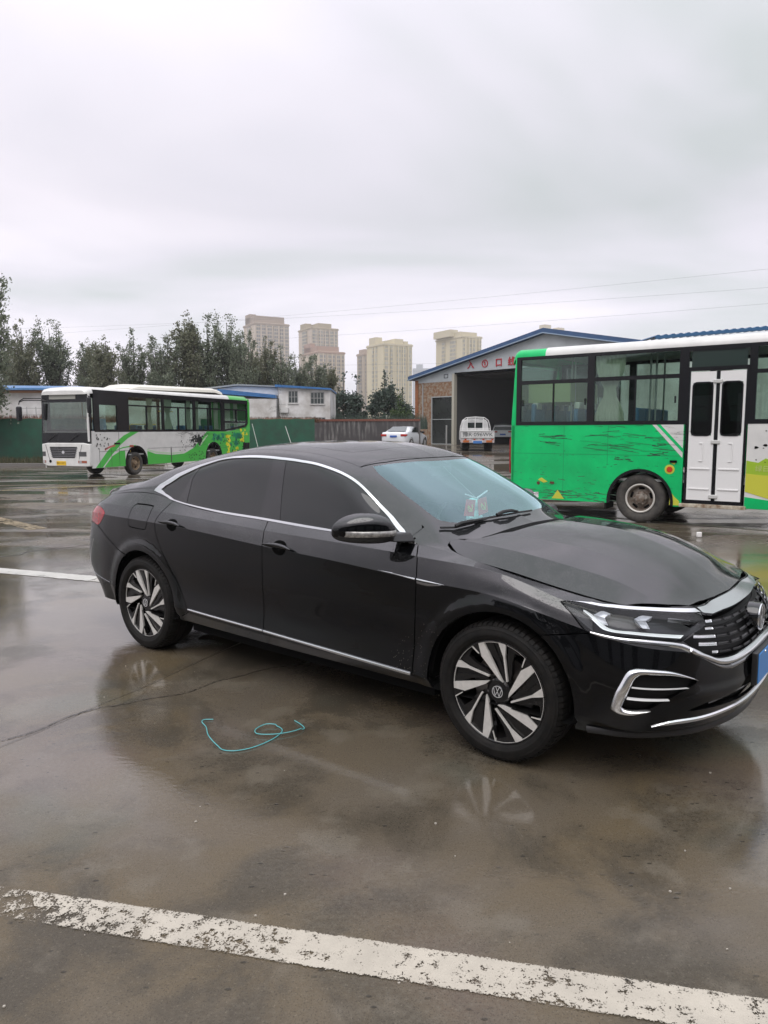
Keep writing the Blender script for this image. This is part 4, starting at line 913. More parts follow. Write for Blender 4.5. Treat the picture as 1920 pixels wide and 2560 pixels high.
    h = ma('ADD', ma('MULTIPLY', fine, .55), ma('MULTIPLY', grit, .18)); h = ma('SUBTRACT', h, ma('MULTIPLY', pit, .5))
    rip = nd(t, 'ShaderNodeTexNoise', Scale=32.0, Detail=3.0); mpr = t.nodes.new('ShaderNodeMapping'); mpr.inputs['Scale'].default_value = (.7, 1.2, 1); l(O, mpr.inputs[0]); l(mpr.outputs[0], rip.inputs['Vector'])
    bs = ma('ADD', ma('MULTIPLY', ma('SUBTRACT', 1., wet), .30), .026)
    edge = ma('MULTIPLY', mr(mid, .45, .66), .035)
    bs = ma('ADD', bs, edge)
    bp = t.nodes.new('ShaderNodeBump'); bp.inputs['Distance'].default_value = .012; l(bs, bp.inputs['Strength']); l(h, bp.inputs['Height'])
    b2 = t.nodes.new('ShaderNodeBump'); b2.inputs['Distance'].default_value = .0015; b2.inputs['Strength'].default_value = .30; l(rip.outputs[0], b2.inputs['Height']); l(bp.outputs[0], b2.inputs['Normal'])
    l(b2.outputs[0], P.inputs['Normal'])
    return m
GM = ground_mat()
o = b.build('ground', GM, smooth='all'); o['kind'] = 'structure'
# worn painted line: local x runs along it, local y across it
def paint_line(name, A, B, w, m, z=.004, ext=(0, 0)):
    A = Vector(A); B = Vector(B); d = (B-A); L_ = d.length; d.normalize()
    me = MB(); me.add([(-ext[0], -w/2, 0), (L_+ext[1], -w/2, 0), (L_+ext[1], w/2, 0), (-ext[0], w/2, 0)], [(0, 1, 2, 3)])
    o = me.build(name, m); o.location = (A.x, A.y, z); o.rotation_euler = (0, 0, math.atan2(d.y, d.x)); o['kind'] = 'structure'; return o
def line_mat(name, col, w, wear=.5, fade=None, rough=.45, sc=1):
    m = bpy.data.materials.new(name); m.use_nodes = True; t = m.node_tree; P = t.nodes['Principled BSDF']; l = t.links.new
    tc = t.nodes.new('ShaderNodeTexCoord'); O = tc.outputs['Object']; sp = t.nodes.new('ShaderNodeSeparateXYZ'); l(O, sp.inputs[0])
    def ma(op, a, b_):
        n = nd(t, 'ShaderNodeMath', operation=op)
        for i, v in enumerate((a, b_)):
            if isinstance(v, (int, float)): n.inputs[i].default_value = v
            else: l(v, n.inputs[i])
        return n.outputs[0]
    def noise(s, d=6., r=.6):
        n = nd(t, 'ShaderNodeTexNoise', Scale=s, Detail=d, Roughness=r); l(O, n.inputs['Vector']); return n.outputs[0]
    n1, n2, n3 = noise(9.*sc, 8., .75), noise(60.*sc, 5., .7), noise(2.2, 3., .5)
    d = ma('SUBTRACT', w/2, ma('ABSOLUTE', sp.outputs[1], 0))          # distance from the edge
    d = ma('ADD', d, ma('MULTIPLY', ma('SUBTRACT', n1, .5), .10/sc)); d = ma('ADD', d, ma('MULTIPLY', ma('SUBTRACT', n2, .5), .03))
    a = ma('GREATER_THAN', d, .012)
    chip = ma('ADD', ma('MULTIPLY', n2, .35), ma('MULTIPLY', n1, .65)); chip = ma('ADD', chip, ma('MULTIPLY', ma('SUBTRACT', n3, .5), .25))
    if fade:   # more wear towards the start
        f = nd(t, 'ShaderNodeMapRange'); l(sp.outputs[0], f.inputs[0]); f.inputs[1].default_value = fade[0]; f.inputs[2].default_value = fade[1]; f.inputs[3].default_value = fade[2]; f.inputs[4].default_value = 0
        chip = ma('ADD', chip, f.outputs[0])
    a = ma('MULTIPLY', a, ma('LESS_THAN', chip, .46+wear*.16))
    l(a, P.inputs['Alpha'])
    mx = t.nodes.new('ShaderNodeMix'); mx.data_type = 'RGBA'; l(noise(5., 8., .7), mx.inputs[0]); mx.inputs[6].default_value = (*col, 1); mx.inputs[7].default_value = (*[c*.45 for c in col], 1)
    l(mx.outputs[2], P.inputs['Base Color']); P.inputs['Roughness'].default_value = rough
    bp = t.nodes.new('ShaderNodeBump'); bp.inputs['Strength'].default_value = .4; bp.inputs['Distance'].default_value = .004; l(n2, bp.inputs['Height']); l(bp.outputs[0], P.inputs['Normal'])
    return m
a0 = Vector((-1.155, 2.232)); a1 = Vector((.60, 1.855))
paint_line('parking_line', a0, a1, .165, line_mat('line_paint_near', (.58, .53, .44), .165, .56, (-.2, .6, .09), sc=2.4), ext=(.55, 1.0))
paint_line('parking_line', (-4.30, 8.015), (-3.05, 7.543), .25, line_mat('line_paint_mid', (.62, .61, .56), .25, .9), ext=(3., 0))
paint_line('parking_line', (-3.04, 7.539), (3.2, 5.2), .25, line_mat('line_paint_mid2', (.60, .58, .52), .25, .8), ext=(0, 0))
paint_line('road_line', (3.05, 6.52), (7.0, 6.52), .14, line_mat('line_paint_right', (.66, .64, .60), .14, 1.))
paint_line('road_line', (-7.05, 12.95), (-5.5, 11.45), .32, line_mat('line_paint_yellow', (.30, .23, .12), .32, .35), ext=(1.5, 0))
paint_line('road_line', (-12, 17.4), (-6.0, 22.2), .14, line_mat('line_paint_yellow2', (.50, .42, .16), .14, .6))
paint_line('road_line', (-16, 21.0), (-4.5, 24.6), .14, line_mat('line_paint_far', (.6, .6, .56), .14, .9))
paint_line('road_line', (1.0, 15.5), (9.5, 7.9), .12, line_mat('line_paint_far2', (.40, .42, .30), .12, .6))
JM = mat('joint_dark', (.035, .030, .024), rough=.35)
def strip(name, pts, w, z=.0035, jit=0):
    rnd = random.Random(3); L_ = []; Rr = []
    P = smooth_poly(pts, k=8)
    for i, p in enumerate(P):
        a = Vector(P[min(i+1, len(P)-1)])-Vector(P[max(i-1, 0)]); n = Vector((-a.y, a.x)).normalized(); ww = w*(1+jit*rnd.uniform(-1, 1)); q = Vector(p)+n*rnd.uniform(-1, 1)*w*jit*.8
        L_.append(q+n*ww/2); Rr.append(q-n*ww/2)
    me = MB(); k = len(P); me.add([(v.x, v.y, z) for v in L_+Rr], [(i, i+1, k+i+1, k+i) for i in range(k-1)]); o = me.build(name, JM); o['kind'] = 'structure'; return o
strip('slab_joint', [(-2.6, 2.2), (-1.906, 3.447), (-1.809, 3.619), (-1.709, 3.826), (-1.639, 3.982), (-1.466, 4.293), (-1.198, 4.911), (-.6, 6.2), (.5, 8.6), (2, 12)], .0035)
strip('ground_crack', [(-1.943, 3.517), (-1.892, 3.56), (-1.819, 3.64), (-1.741, 3.809), (-1.624, 3.946), (-1.508, 4.0), (-1.397, 4.081), (-1.21, 4.169), (-1.121, 4.27), (-1.045, 4.389), (-.914, 4.486), (-.767, 4.626), (-.5, 4.75)], .006, jit=.9)
strip('slab_joint', [(-9., 12.4), (-7.017, 13.401), (-6.647, 14.476), (-6.11, 15.243), (-4, 17.8)], .03)
strip('slab_joint', [(-6.5, 8.0), (-4.769, 8.897), (-4.585, 9.326), (-3.997, 9.837), (-2, 11.5)], .02)
# loose wire
wp = [(-.926, 3.778), (-.976, 3.772), (-.977, 3.739), (-.94, 3.676), (-.909, 3.585), (-.87, 3.512), (-.823, 3.441), (-.79, 3.40), (-.735, 3.389), (-.669, 3.413), (-.607, 3.468), (-.557, 3.539), (-.535, 3.598), (-.535, 3.643), (-.566, 3.683), (-.619, 3.696), (-.657, 3.659), (-.671, 3.613), (-.655, 3.574), (-.61, 3.562), (-.549, 3.568), (-.479, 3.597), (-.428, 3.642), (-.421, 3.664), (-.449, 3.714), (-.484, 3.759)]
sm = smooth_poly(wp, k=5); b = MB(); b.tube([(x, y, .006+(.008 if 70 < i < 110 else 0)) for i, (x, y) in enumerate(sm)], .0024, 6)
tag(b.build('wire', mat('teal_wire', (.10, .42, .44), rough=.3), smooth=True), 'thin teal wire with one loop lying on the wet ground beside the black sedan', 'wire')
# bits of litter
rnd = random.Random(11)
PAP = mat('pale_litter', (.36, .33, .28), rough=.6)
def chip_at(x, y, r, name='debris'):
    b = MB(); n = 7; b.prism([(r*rnd.uniform(.6, 1)*math.cos(2*math.pi*k/n), r*rnd.uniform(.4, .8)*math.sin(2*math.pi*k/n)) for k in range(n)], 0, .004, 'z'); o = b.build(name, PAP); o.location = (x, y, .0005); return o
for i in range(22):
    y = 1.7+rnd.random()**1.5*3.4; x = rnd.uniform(-.62, .62)*y
    o = chip_at(x, y, rnd.uniform(.002, .006)*(1+(y-2)*.12)); tag(o, 'small pale fragment lying on the wet concrete', 'debris', 'pale fragments scattered on the concrete')
b = MB(); b.box(-.035, .035, -.02, .02, 0, .075); o = b.build('paper_cup', mat('white_paper', (.75, .74, .72), rough=.5), bevel=.01); o.location = (4.58, 10.45, 0); tag(o, 'small white block standing on the wet ground beyond the black hood', 'litter')
# ------------------------------------------------------------------ buses
BW = mat('bus_white', (.66, .655, .63), rough=.30, coat=.2, noise=.12, nscale=3)
BK = mat('bus_black', (.010, .010, .012), rough=.22, spec=.3)
BG = mat('bus_window_glass', (.02, .02, .02)); 
BGL = glass('bus_glass', (.80, .88, .84), see=.97, rough=.02, gcol=(.85, .95, .92), boost=1.25)
BRUB = mat('bus_tyre', (.035, .033, .030), rough=.8, noise=.4, nscale=9, dirt=(.075, .068, .058))
BRIM = mat('bus_rim', (.22, .20, .17), rough=.6, noise=.5, nscale=14, dirt=(.11, .07, .045))
INT = mat('bus_interior', (.40, .42, .40), rough=.8)
SEATB = mat('bus_seat_blue', (.03, .13, .26), rough=.6)
YEL = mat('grab_rail_yellow', (.62, .42, .03), rough=.4)
CUR = mat('bus_curtain', (.42, .45, .36), rough=.9, bump=.6, bscale=30)
def curtain(root, x, w, y, z0, z1, tie=True):
    n = 26; vs = []; rows = 8
    for j in range(rows+1):
        t = j/rows; k = 1-.62*math.exp(-((t-.45)/.22)**2) if tie else 1
        for i in range(n+1):
            s = (i/n-.5)*k; vs.append((x+s*w, y+.025*math.sin(i*2.2+j*.3), z0+(z1-z0)*t))
    b = MB(); b.add(vs, [(j*(n+1)+i, j*(n+1)+i+1, (j+1)*(n+1)+i+1, (j+1)*(n+1)+i) for j in range(rows) for i in range(n)]); return b.build('curtain', CUR, root, smooth='all')
def bus_wheel(root, x, y, rad, side, rimm, name='wheel'):
    w = bpy.data.objects.new(name, None); COL.objects.link(w); w.parent = root; w.location = (x, y, rad)
    s = side; R_ = rad
    b = MB(); b.lathe([(R_*.60, -.07*s), (R_*.68, -.105*s), (R_*.88, -.11*s), (R_*.96, -.095*s), (R_, -.07*s), (R_, .10*s), (R_*.9, .13*s), (R_*.6, .12*s)], 48); b.build('tyre', BRUB, w, smooth=True, angle=50)
    b = MB(); b.lathe([(R_*.60, -.075*s), (R_*.585, -.09*s), (R_*.55, -.08*s), (R_*.50, -.02*s), (R_*.46, .0), (R_*.30, -.012*s), (R_*.27, -.05*s), (R_*.20, -.065*s), (R_*.19, -.10*s), (R_*.12, -.115*s), (0, -.118*s)], 40)
    r = b.build('rim', rimm, w, smooth=True)
    b = MB()
    for k in range(6):
        a = 2*math.pi*k/6; b.lathe([(0, -.095*s), (.018, -.092*s), (.02, -.045*s)], 6, 'y', (R_*.235*math.cos(a), 0, R_*.235*math.sin(a)))
    b.build('wheel_nuts', rimm, w)
    b = MB()
    for k in range(5):
        a = 2*math.pi*k/5+.3; cx, cz = R_*.40*math.cos(a), R_*.40*math.sin(a); tt = (-math.sin(a), math.cos(a)); rr_ = (math.cos(a), math.sin(a))
        b.prism([(cx+tt[0]*u+rr_[0]*v, cz+tt[1]*u+rr_[1]*v) for u, v in ((-.045, -.018), (.045, -.018), (.05, 0), (.045, .018), (-.045, .018), (-.05, 0))], -.016*s, -.010*s)
    b.build('rim_holes', DARK, w)
    return w
def profile(W_, z0, z1, r=.16, n=6, crown=.03):
    """roof section (y, z)"""
    p = [(0, z0)]
    for i in range(n+1):
        a = math.pi-math.pi/2*i/n; p.append((r+r*math.cos(a), z1-r+r*math.sin(a)))
    p.append((W_/2, z1+crown))
    for i in range(n+1):
        a = math.pi/2-math.pi/2*i/n; p.append((W_-r+r*math.cos(a), z1-r+r*math.sin(a)))
    p.append((W_, z0)); return p
def loftx(sections, m, name, parent, caps=True, **kw):
    """sections: list of (x, [(y, z)...])"""
    n = len(sections[0][1]); b = MB(); vs = [(x, y, z) for x, s in sections for y, z in s]
    fs = [(i*n+k, i*n+k+1, (i+1)*n+k+1, (i+1)*n+k) for i in range(len(sections)-1) for k in range(n-1)]
    if caps: fs += [tuple(range(n)), tuple((len(sections)-1)*n+k for k in reversed(range(n)))]
    b.add(vs, fs); return b.build(name, m, parent, **kw)
def scratches(root, m, zones, seed, name='scratches', y=-.003):
    rnd = random.Random(seed); b = MB()
    for (x0, x1, z0, z1, n, ln, th) in zones:
        for _ in range(n):
            x = rnd.uniform(x0, x1); z = rnd.uniform(z0, z1); L_ = ln*rnd.uniform(.3, 1.3); k = 5; t = th*rnd.uniform(.4, 1.5); sl = rnd.uniform(-.18, .12)
            top = [(x+L_*i/k, z+sl*L_*i/k+t*rnd.uniform(.2, 1)) for i in range(k+1)]; bot = [(x+L_*i/k, z+sl*L_*i/k-t*rnd.uniform(.1, .7)) for i in range(k, -1, -1)]
            b.prism(top+bot, y, y+.003)
    o_ = b.build(name, m, root); o_['kind'] = 'stuff'; return o_
# ---- the green bus on the right
BGREEN = mat('bus_green', (.001, .54, .15), rough=.32, coat=.1, spec=.3, noise=.30, nscale=1.8, dirt=(.004, .40, .115))
LG = mat('bus_lime', (.30, .46, .03), rough=.35); YE2 = mat('bus_yellow', (.52, .52, .05), rough=.4)
CH = Vector((.814, -.581)).normalized()
RB = thing('green_bus', 'scraped bright green bus with white double door, behind the hood of the black sedan', 'bus', (2.34, 13.45, 0), math.atan2(CH.y, CH.x))
BL, BWD = 7.4, 2.1
def arch_pts(cx, cz, r, x0, x1, zb):
    a0 = math.asin((zb-cz)/r); n = 20; return [(cx-r*math.cos(a0+(math.pi-2*a0)*i/n)*1.0, cz+r*math.sin(a0+(math.pi-2*a0)*i/n)) for i in range(n+1)]
def side_panel(root, name, m, y0, y1, xs0, xs1, zb, zt, arches=(), slant=None):
    p = [(xs0, zt), (xs0, zb)]
    for cx, cz, r in arches: p += arch_pts(cx, cz, r, 0, 0, zb)
    p += [(xs1, zb), (xs1, zt)]
    return MB().prism(p, y0, y1).build(name, m, root)
for yy0, yy1, vis in ((0, .05, 1), (BWD-.05, BWD, 0)):
    if vis:
        side_panel(RB, 'side_panel', BGREEN, yy0, yy1, .02, 3.03, .31, 1.64, [(2.36, .36, .535)])
        side_panel(RB, 'side_panel', BW, yy0, yy1, 3.95, BL, .33, 1.64, [(5.95, .40, .53)])
    else: side_panel(RB, 'side_panel', BGREEN, yy0, yy1, .02, BL, .31, 1.64, [(2.36, .36, .535), (5.95, .40, .53)])
sp2 = [(x, [(y+(BWD/2-y)*ins, z-dz*(1 if z > 2.8 else 0)) for y, z in profile(BWD, 2.845, 3.0, .15)]) for x, ins, dz in ((-.0, .06, .10), (.05, .02, .03), (.12, 0, 0), (.64, 0, 0))]
loftx(sp2, BGREEN, 'roof_rear', RB, smooth=True)
loftx([(x, profile(BWD, 2.855, 3.01, .15)) for x in (.642, BL-.1)], BW, 'roof', RB, smooth=True)
MB().prism([(.0, .40), (.02, .9), (.0, 1.0), (.0, 1.7), (.07, 2.86), (.13, 2.86), (.10, 1.7), (.08, .31)], .0, .14).build('rear_corner', BGREEN, RB, bevel=.02)
MB().prism([(.0, .40), (.0, 1.7), (.07, 2.86), (.13, 2.86), (.10, 1.7), (.08, .31)], BWD-.14, BWD).build('rear_corner', BGREEN, RB, bevel=.02)
MB().add([(.0, .14, .4), (.0, BWD-.14, .4), (.0, BWD-.14, 1.6), (.0, .14, 1.6), (.06, .14, .4), (.06, BWD-.14, .4), (.06, BWD-.14, 1.6), (.06, .14, 1.6)], [(0, 1, 2, 3), (4, 7, 6, 5), (0, 4, 5, 1), (1, 5, 6, 2), (2, 6, 7, 3), (3, 7, 4, 0)]).build('rear_panel', BGREEN, RB)
MB().prism([(.0, 1.6), (.07, 2.8), (.09, 2.8), (.03, 1.6)], .14, BWD-.14).build('rear_window', BGL, RB)
b = MB(); b.prism([(-.025, .78), (-.035, 1.0), (-.035, 1.35), (-.02, 1.42), (.0, 1.42), (.0, .75)], .02, .12); b.build('taillight', mat('bus_lamp_red', (.26, .008, .008), rough=.2, coat=.4), RB)
# window frames
fr = MB(); T0, T1 = -.004, .045
for (x0, x1, z0, z1) in ((.10, 4.05, 2.80, 2.855), (.10, 3.03, 1.635, 1.70), (.10, .185, 1.70, 2.80), (1.42, 1.545, 1.70, 2.80), (2.92, 3.06, 1.70, 2.80), (.185, 1.42, 2.365, 2.43), (1.545, 2.92, 2.375, 2.44), (3.06, 3.95, 2.47, 2.53), (3.06, 3.95, 2.78, 2.80), (3.93, 4.04, 1.64, 2.80), (3.06, 3.09, .40, 2.47), (3.90, 3.93, .40, 2.47), (3.06, 3.93, .385, .425), (4.04, BL, 2.80, 2.855), (4.04, BL, 1.64, 1.71), (4.04, 5.3, 2.40, 2.46), (5.3, 5.42, 1.71, 2.80), (5.42, 6.6, 2.4, 2.46), (6.6, 6.72, 1.71, 2.8), (6.72, BL, 2.4, 2.46)): fr.box(x0, x1, T0, T1, z0, z1)
fr.box(.79, .815, .0, .03, 1.70, 2.365); fr.box(2.22, 2.245, .0, .03, 1.70, 2.375)
fr.build('window_frame', BK, RB)
def pane(root, x0, x1, z0, z1, y, name='window'): return MB().box(x0, x1, y, y+.006, z0, z1).build(name, BGL, root)
for a in ((.185, 1.42, 1.70, 2.365), (.185, 1.42, 2.43, 2.80), (1.545, 2.92, 1.70, 2.375), (1.545, 2.92, 2.44, 2.80), (4.04, 5.3, 1.71, 2.40), (4.04, 5.3, 2.46, 2.8), (5.42, 6.6, 1.71, 2.8), (6.72, BL-.1, 1.71, 2.8)): pane(RB, *a, .018)
for a in ((.25, 1.5, 1.70, 2.80), (1.62, 2.95, 1.7, 2.8), (3.1, 4.4, 1.7, 2.8), (4.5, 5.8, 1.7, 2.8), (5.9, 7.2, 1.7, 2.8)): pane(RB, *a, BWD-.03)
fr = MB()
for x in (.10, 1.5, 2.95, 4.4, 5.8, 7.2): fr.box(x, x+.13, BWD-.045, BWD+.004, 1.64, 2.86)
fr.box(.1, BL, BWD-.045, BWD+.003, 2.8, 2.86); fr.box(.1, BL, BWD-.045, BWD+.003, 1.64, 1.70); fr.build('window_frame', BK, RB)
fr = MB(); 
for x in (.21, 1.375, 2.86): fr.box(x, x+.022, -.006, .02, 1.98, 2.09)
fr.build('window_latch', BK, RB)
pn = MB().box(3.10, 3.90, .01, .03, 2.53, 2.78).build('destination_panel', mat('panel_dark_green', (.02, .035, .03), rough=.2, coat=.4), RB)
MB().box(2.95, 3.06, .002, .04, 1.64, 2.8).build('door_pillar', BK, RB)
# double door
DW = mat('bus_door_white', (.74, .735, .72), rough=.28, coat=.2)
for (x0, x1, w0, w1) in ((3.10, 3.47, 3.135, 3.43), (3.53, 3.895, 3.565, 3.855)):
    z0, z1 = .435, 2.455
    d = MB(); wz0, wz1 = 1.46, 2.29
    d.box(x0, w0, .0, .035, z0, z1); d.box(w1, x1, .0, .035, z0, z1); d.box(w0, w1, .0, .035, z0, wz0); d.box(w0, w1, .0, .035, wz1, z1)
    dd = d.build('door', DW, RB)
    # rounded glass with a rubber
    def rr(a, c, e, f, r, n=5):
        o = []
        for cx, cz, s0 in ((c-r, f-r, 0), (a+r, f-r, 90), (a+r, e+r, 180), (c-r, e+r, 270)): o += [(cx+r*math.cos(R(s0+90*i/n)), cz+r*math.sin(R(s0+90*i/n))) for i in range(n+1)]
        return o
    o1 = rr(w0-.008, w1+.008, wz0-.008, wz1+.008, .07); o2 = rr(w0+.012, w1-.012, wz0+.012, wz1-.012, .055); k = len(o1)
    MB().add([(x, -.008, z) for x, z in o1]+[(x, -.008, z) for x, z in o2]+[(x, .0, z) for x, z in o1], [(i, (i+1) % k, k+(i+1) % k, k+i) for i in range(k)]+[(i, 2*k+i, 2*k+(i+1) % k, (i+1) % k) for i in range(k)]).build('door_seal', BK, dd)
    MB().prism(rr(w0, w1, wz0, wz1, .06), -.004, .004).build('door_glass', glass('door_glass', (.3, .4, .38), see=.35, boost=1.), dd)
    xm = (x0+x1)/2
    for e in (.935, .615): MB().box(w0-.005, w1+.005, -.012, .0, e-.012, e+.012).build('door_rib', DW, dd, bevel=.004)
    b = MB(); b.prism([(xm-.02, 1.05), (xm+.04, 1.05), (xm+.04, 1.345), (xm-.02, 1.345), (xm-.02, 1.33), (xm+.025, 1.33), (xm+.025, 1.065), (xm-.02, 1.065)], -.010, .0); b.build('door_rib', DW, dd, bevel=.003)
    MB().box(w0+.02, w1-.02, .10, .12, 1.9, 1.93).build('grab_rail', mat('rail_steel', (.6, .6, .6), rough=.3, metal=.8), dd)
MB().box(3.475, 3.525, .008, .03, .43, 2.46).build('door_gap_rubber', BK, RB)
for z in (2.30, 1.36, .50): MB().box(3.435, 3.565, -.02, .012, z-.03, z+.03).build('door_hinge', mat('hinge_grey', (.5, .5, .48), rough=.5), RB, bevel=.01)
MB().box(3.0, 3.98, -.03, .06, .315, .372).build('door_step', mat('step_cream', (.52, .48, .38), rough=.6, noise=.4, nscale=12, dirt=(.2, .12, .07)), RB, bevel=.006)
# livery
lv = MB(); lv.prism([(2.53, 1.634), (3.02, 1.634), (3.02, 1.10)], -.003, .0); lv.build('livery_white', BW, RB)
lv = MB(); lv.prism([(2.60, 1.634), (2.66, 1.634), (3.02, 1.255), (3.02, 1.19)], -.006, -.003); lv.build('livery_stripe', BGREEN, RB)
lv = MB(); lv.prism([(3.955, 1.08), (4.12, 1.05), (4.22, 1.12), (4.5, 1.0), (5.2, 1.1), (5.2, .95), (5.4, .9), (BL, .85), (BL, .35), (6.5, .35), (5.2, .85), (4.5, .5), (3.955, .62)], -.003, .0); lv.build('livery_lime', LG, RB)
lv = MB(); lv.prism([(3.955, .88), (4.2, .86), (5.2, .86), (5.3, .70), (4.3, .50), (3.955, .60)], -.005, -.003); lv.build('livery_yellow', YE2, RB)
lv = MB(); lv.prism([(3.955, .34), (5.4, .34), (5.4, .72), (4.9, .55), (4.3, .48), (3.955, .52)], -.007, -.005); lv.build('livery_green', BGREEN, RB)
for q_ in ([(2.845, .33), (3.0, .33), (3.0, .40), (2.92, .47), (2.86, .55), (2.85, .45)], [(2.84, 1.02), (2.90, .99), (2.94, 1.05), (2.86, 1.06)], [(.55, .66), (.62, .70), (.74, .63), (.66, .61)], [(.87, .40), (.93, .49), (1.05, .335), (.82, .335)]): MB().prism(q_, -.004, 0).build('torn_film', YE2, RB)
MB().box(.03, 3.0, -.002, 0, 1.128, 1.134).build('panel_seam', mat('seam_green', (.004, .22, .08), rough=.6), RB)
for x_ in (1.02, 1.80): MB().box(x_, x_+.006, -.002, 0, .95 if x_ > 1.5 else .34, 1.62).build('panel_seam', mat('seam_green'), RB)
GRM = mat('road_grime', (.05, .09, .06), rough=.8)
SCR = mat('scrape_dark', (.02, .07, .04), rough=.6)
scratches(RB, SCR, [(.45, 1.0, 1.30, 1.48, 15, .24, .007), (1.3, 2.7, 1.20, 1.52, 34, .42, .005), (2.45, 2.85, 1.12, 1.3, 9, .14, .014), (1.9, 2.2, 1.02, 1.12, 6, .09, .014), (.2, 2.2, .45, 1.2, 20, .05, .006), (2.5, 3.0, 1.28, 1.55, 9, .3, .006), (.1, 2.9, 1.60, 1.628, 10, .14, .004), (.1, 2.9, .34, 1.6, 60, .05, .0035)], 5)
scratches(RB, GRM, [(.05, 1.8, .33, .50, 40, .22, .008), (.05, 1.8, .33, .8, 25, .10, .005)], 15, name='road_grime', y=-.002)
b = MB(); rnd_ = random.Random(8)
for _ in range(34): x = 4.0+rnd_.random()*.9; z = 1.05+rnd_.random()*.5; r = .01+.02*rnd_.random(); b.prism([(x+r*math.cos(a)*rnd_.uniform(.4, 1.6), z+r*math.sin(a)*rnd_.uniform(.5, 1)) for a in [k*1.05 for k in range(6)]], -.003, .0)
b.build('flaked_paint', DARK, RB)['kind'] = 'stuff'
text_mesh('side_text', '绿日地球', .10, mat('faded_text', (.50, .55, .20), rough=.5), RB, mw=frame((4.28, -.006, .955), (1, 0, 0), (0, 0, 1)))
MB().lathe([(0, -.012), (.045, -.012), (.05, 0)], 24, 'y', (2.83, 0, .91)).build('side_lamp', mat('side_lamp_red', (.5, .05, .02), rough=.2, coat=.4), RB, smooth=True)
b = MB(); b.lathe([(.045, -.004), (.075, -.004), (.078, 0)], 24, 'y', (2.83, 0, .91)); b.build('lamp_bezel', YE2, RB)
MB().box(2.83, 2.94, -.02, 0, 1.02, 1.06).build('side_marker', DARK, RB, bevel=.004)
b = MB(); b.lathe([(0, -.006), (.028, -.006), (.032, 0)], 14, 'y', (.56, 0, .60)); b.box(.78, .86, -.006, 0, .595, .635); b.build('cable_grommet', mat('rust_brown', (.10, .035, .02), rough=.8), RB)
# arch lips, underframe, flap
for cx, cz, r in ((2.36, .36, .535), (5.95, .40, .53)):
    n = 22; a0 = -.09; P = []
    for rr_ in (r+.012, r-.035):
        P.append([(cx-rr_*math.cos(a0+(math.pi-2*a0)*i/n), cz+rr_*math.sin(a0+(math.pi-2*a0)*i/n)) for i in range(n+1)])
    MB().prism(P[0]+P[1][::-1], -.012, .05).build('wheel_arch', BK, RB)
    MB().add([(x, y, z) for x, z in P[1] for y in (.05, .75)], [(2*i, 2*i+1, 2*i+3, 2*i+2) for i in range(n)]).build('wheel_well', DARK, RB)
b = MB(); b.box(.3, 1.75, .25, BWD-.25, .34, .6); b.box(3.0, 5.3, .2, BWD-.2, .36, .60); b.box(.5, BL-.5, .6, BWD-.6, .45, .7); b.build('underframe', DARK, RB)
MB().box(1.77, 1.80, .02, .42, .20, .50).build('mud_flap', RUB, RB)
b = MB(); b.box(.1, BL-.05, .05, BWD-.05, .70, .74); b.build('floor', INT, RB)
for x in (.35, 1.15, 2.2, 4.6, 5.4):
    for y in (.12, .58, 1.18, 1.62):
        b = MB(); b.box(x, x+.40, y, y+.40, 1.10, 1.18); b.box(x-.02, x+.06, y, y+.40, 1.15, 1.92 if x > 1 else 2.02); s_ = b.build('seat', SEATB, RB, bevel=.03)
        if x < 1.2: MB().box(x-.03, x+.07, y+.08, y+.32, 1.92, 2.04).build('headrest_cover', mat('cover_white', (.6, .62, .55), rough=.8), s_, bevel=.02)
for x, y in ((.95, .5), (.99, .55), (2.35, .45), (2.43, .5), (2.3, 1.5)): MB().tube([(x, y, .74), (x, y, 2.9)], .017, 8).build('grab_pole', mat('pole_steel', (.55, .57, .55), rough=.3, metal=.7), RB, smooth=True)
curtain(RB, 1.78, .52, .08, 1.70, 2.80); curtain(RB, 3.2, .3, BWD-.12, 1.70, 2.8)
MB().box(.2, 1.0, .3, 1.7, 2.05, 2.42).build('rear_curtain', mat('lime_light_curtain', (.42, .52, .25), rough=.8), RB)
bus_wheel(RB, 2.36, .14, .41, 1, BRIM); bus_wheel(RB, 5.95, .14, .41, 1, BRIM); bus_wheel(RB, 2.36, BWD-.14, .41, -1, BRIM); bus_wheel(RB, 5.95, BWD-.14, .41, -1, BRIM)
b = MB(); b.lathe([(.215, -.0), (.232, -.015), (.246, -.005), (.246, .01)], 40, 'y', (2.36, .055, .41)); b.build('rim_ring', mat('pale_rim_ring', (.55, .53, .48), rough=.5), RB, smooth=True)
loftx([(BL-.1, profile(BWD, .45, 3.0, .15)), (BL+.05, [(BWD/2+(y-BWD/2)*.93, .5+(z-.45)*.95) for y, z in profile(BWD, .45, 3.0, .15)])], BW, 'front_end', RB, smooth=True)
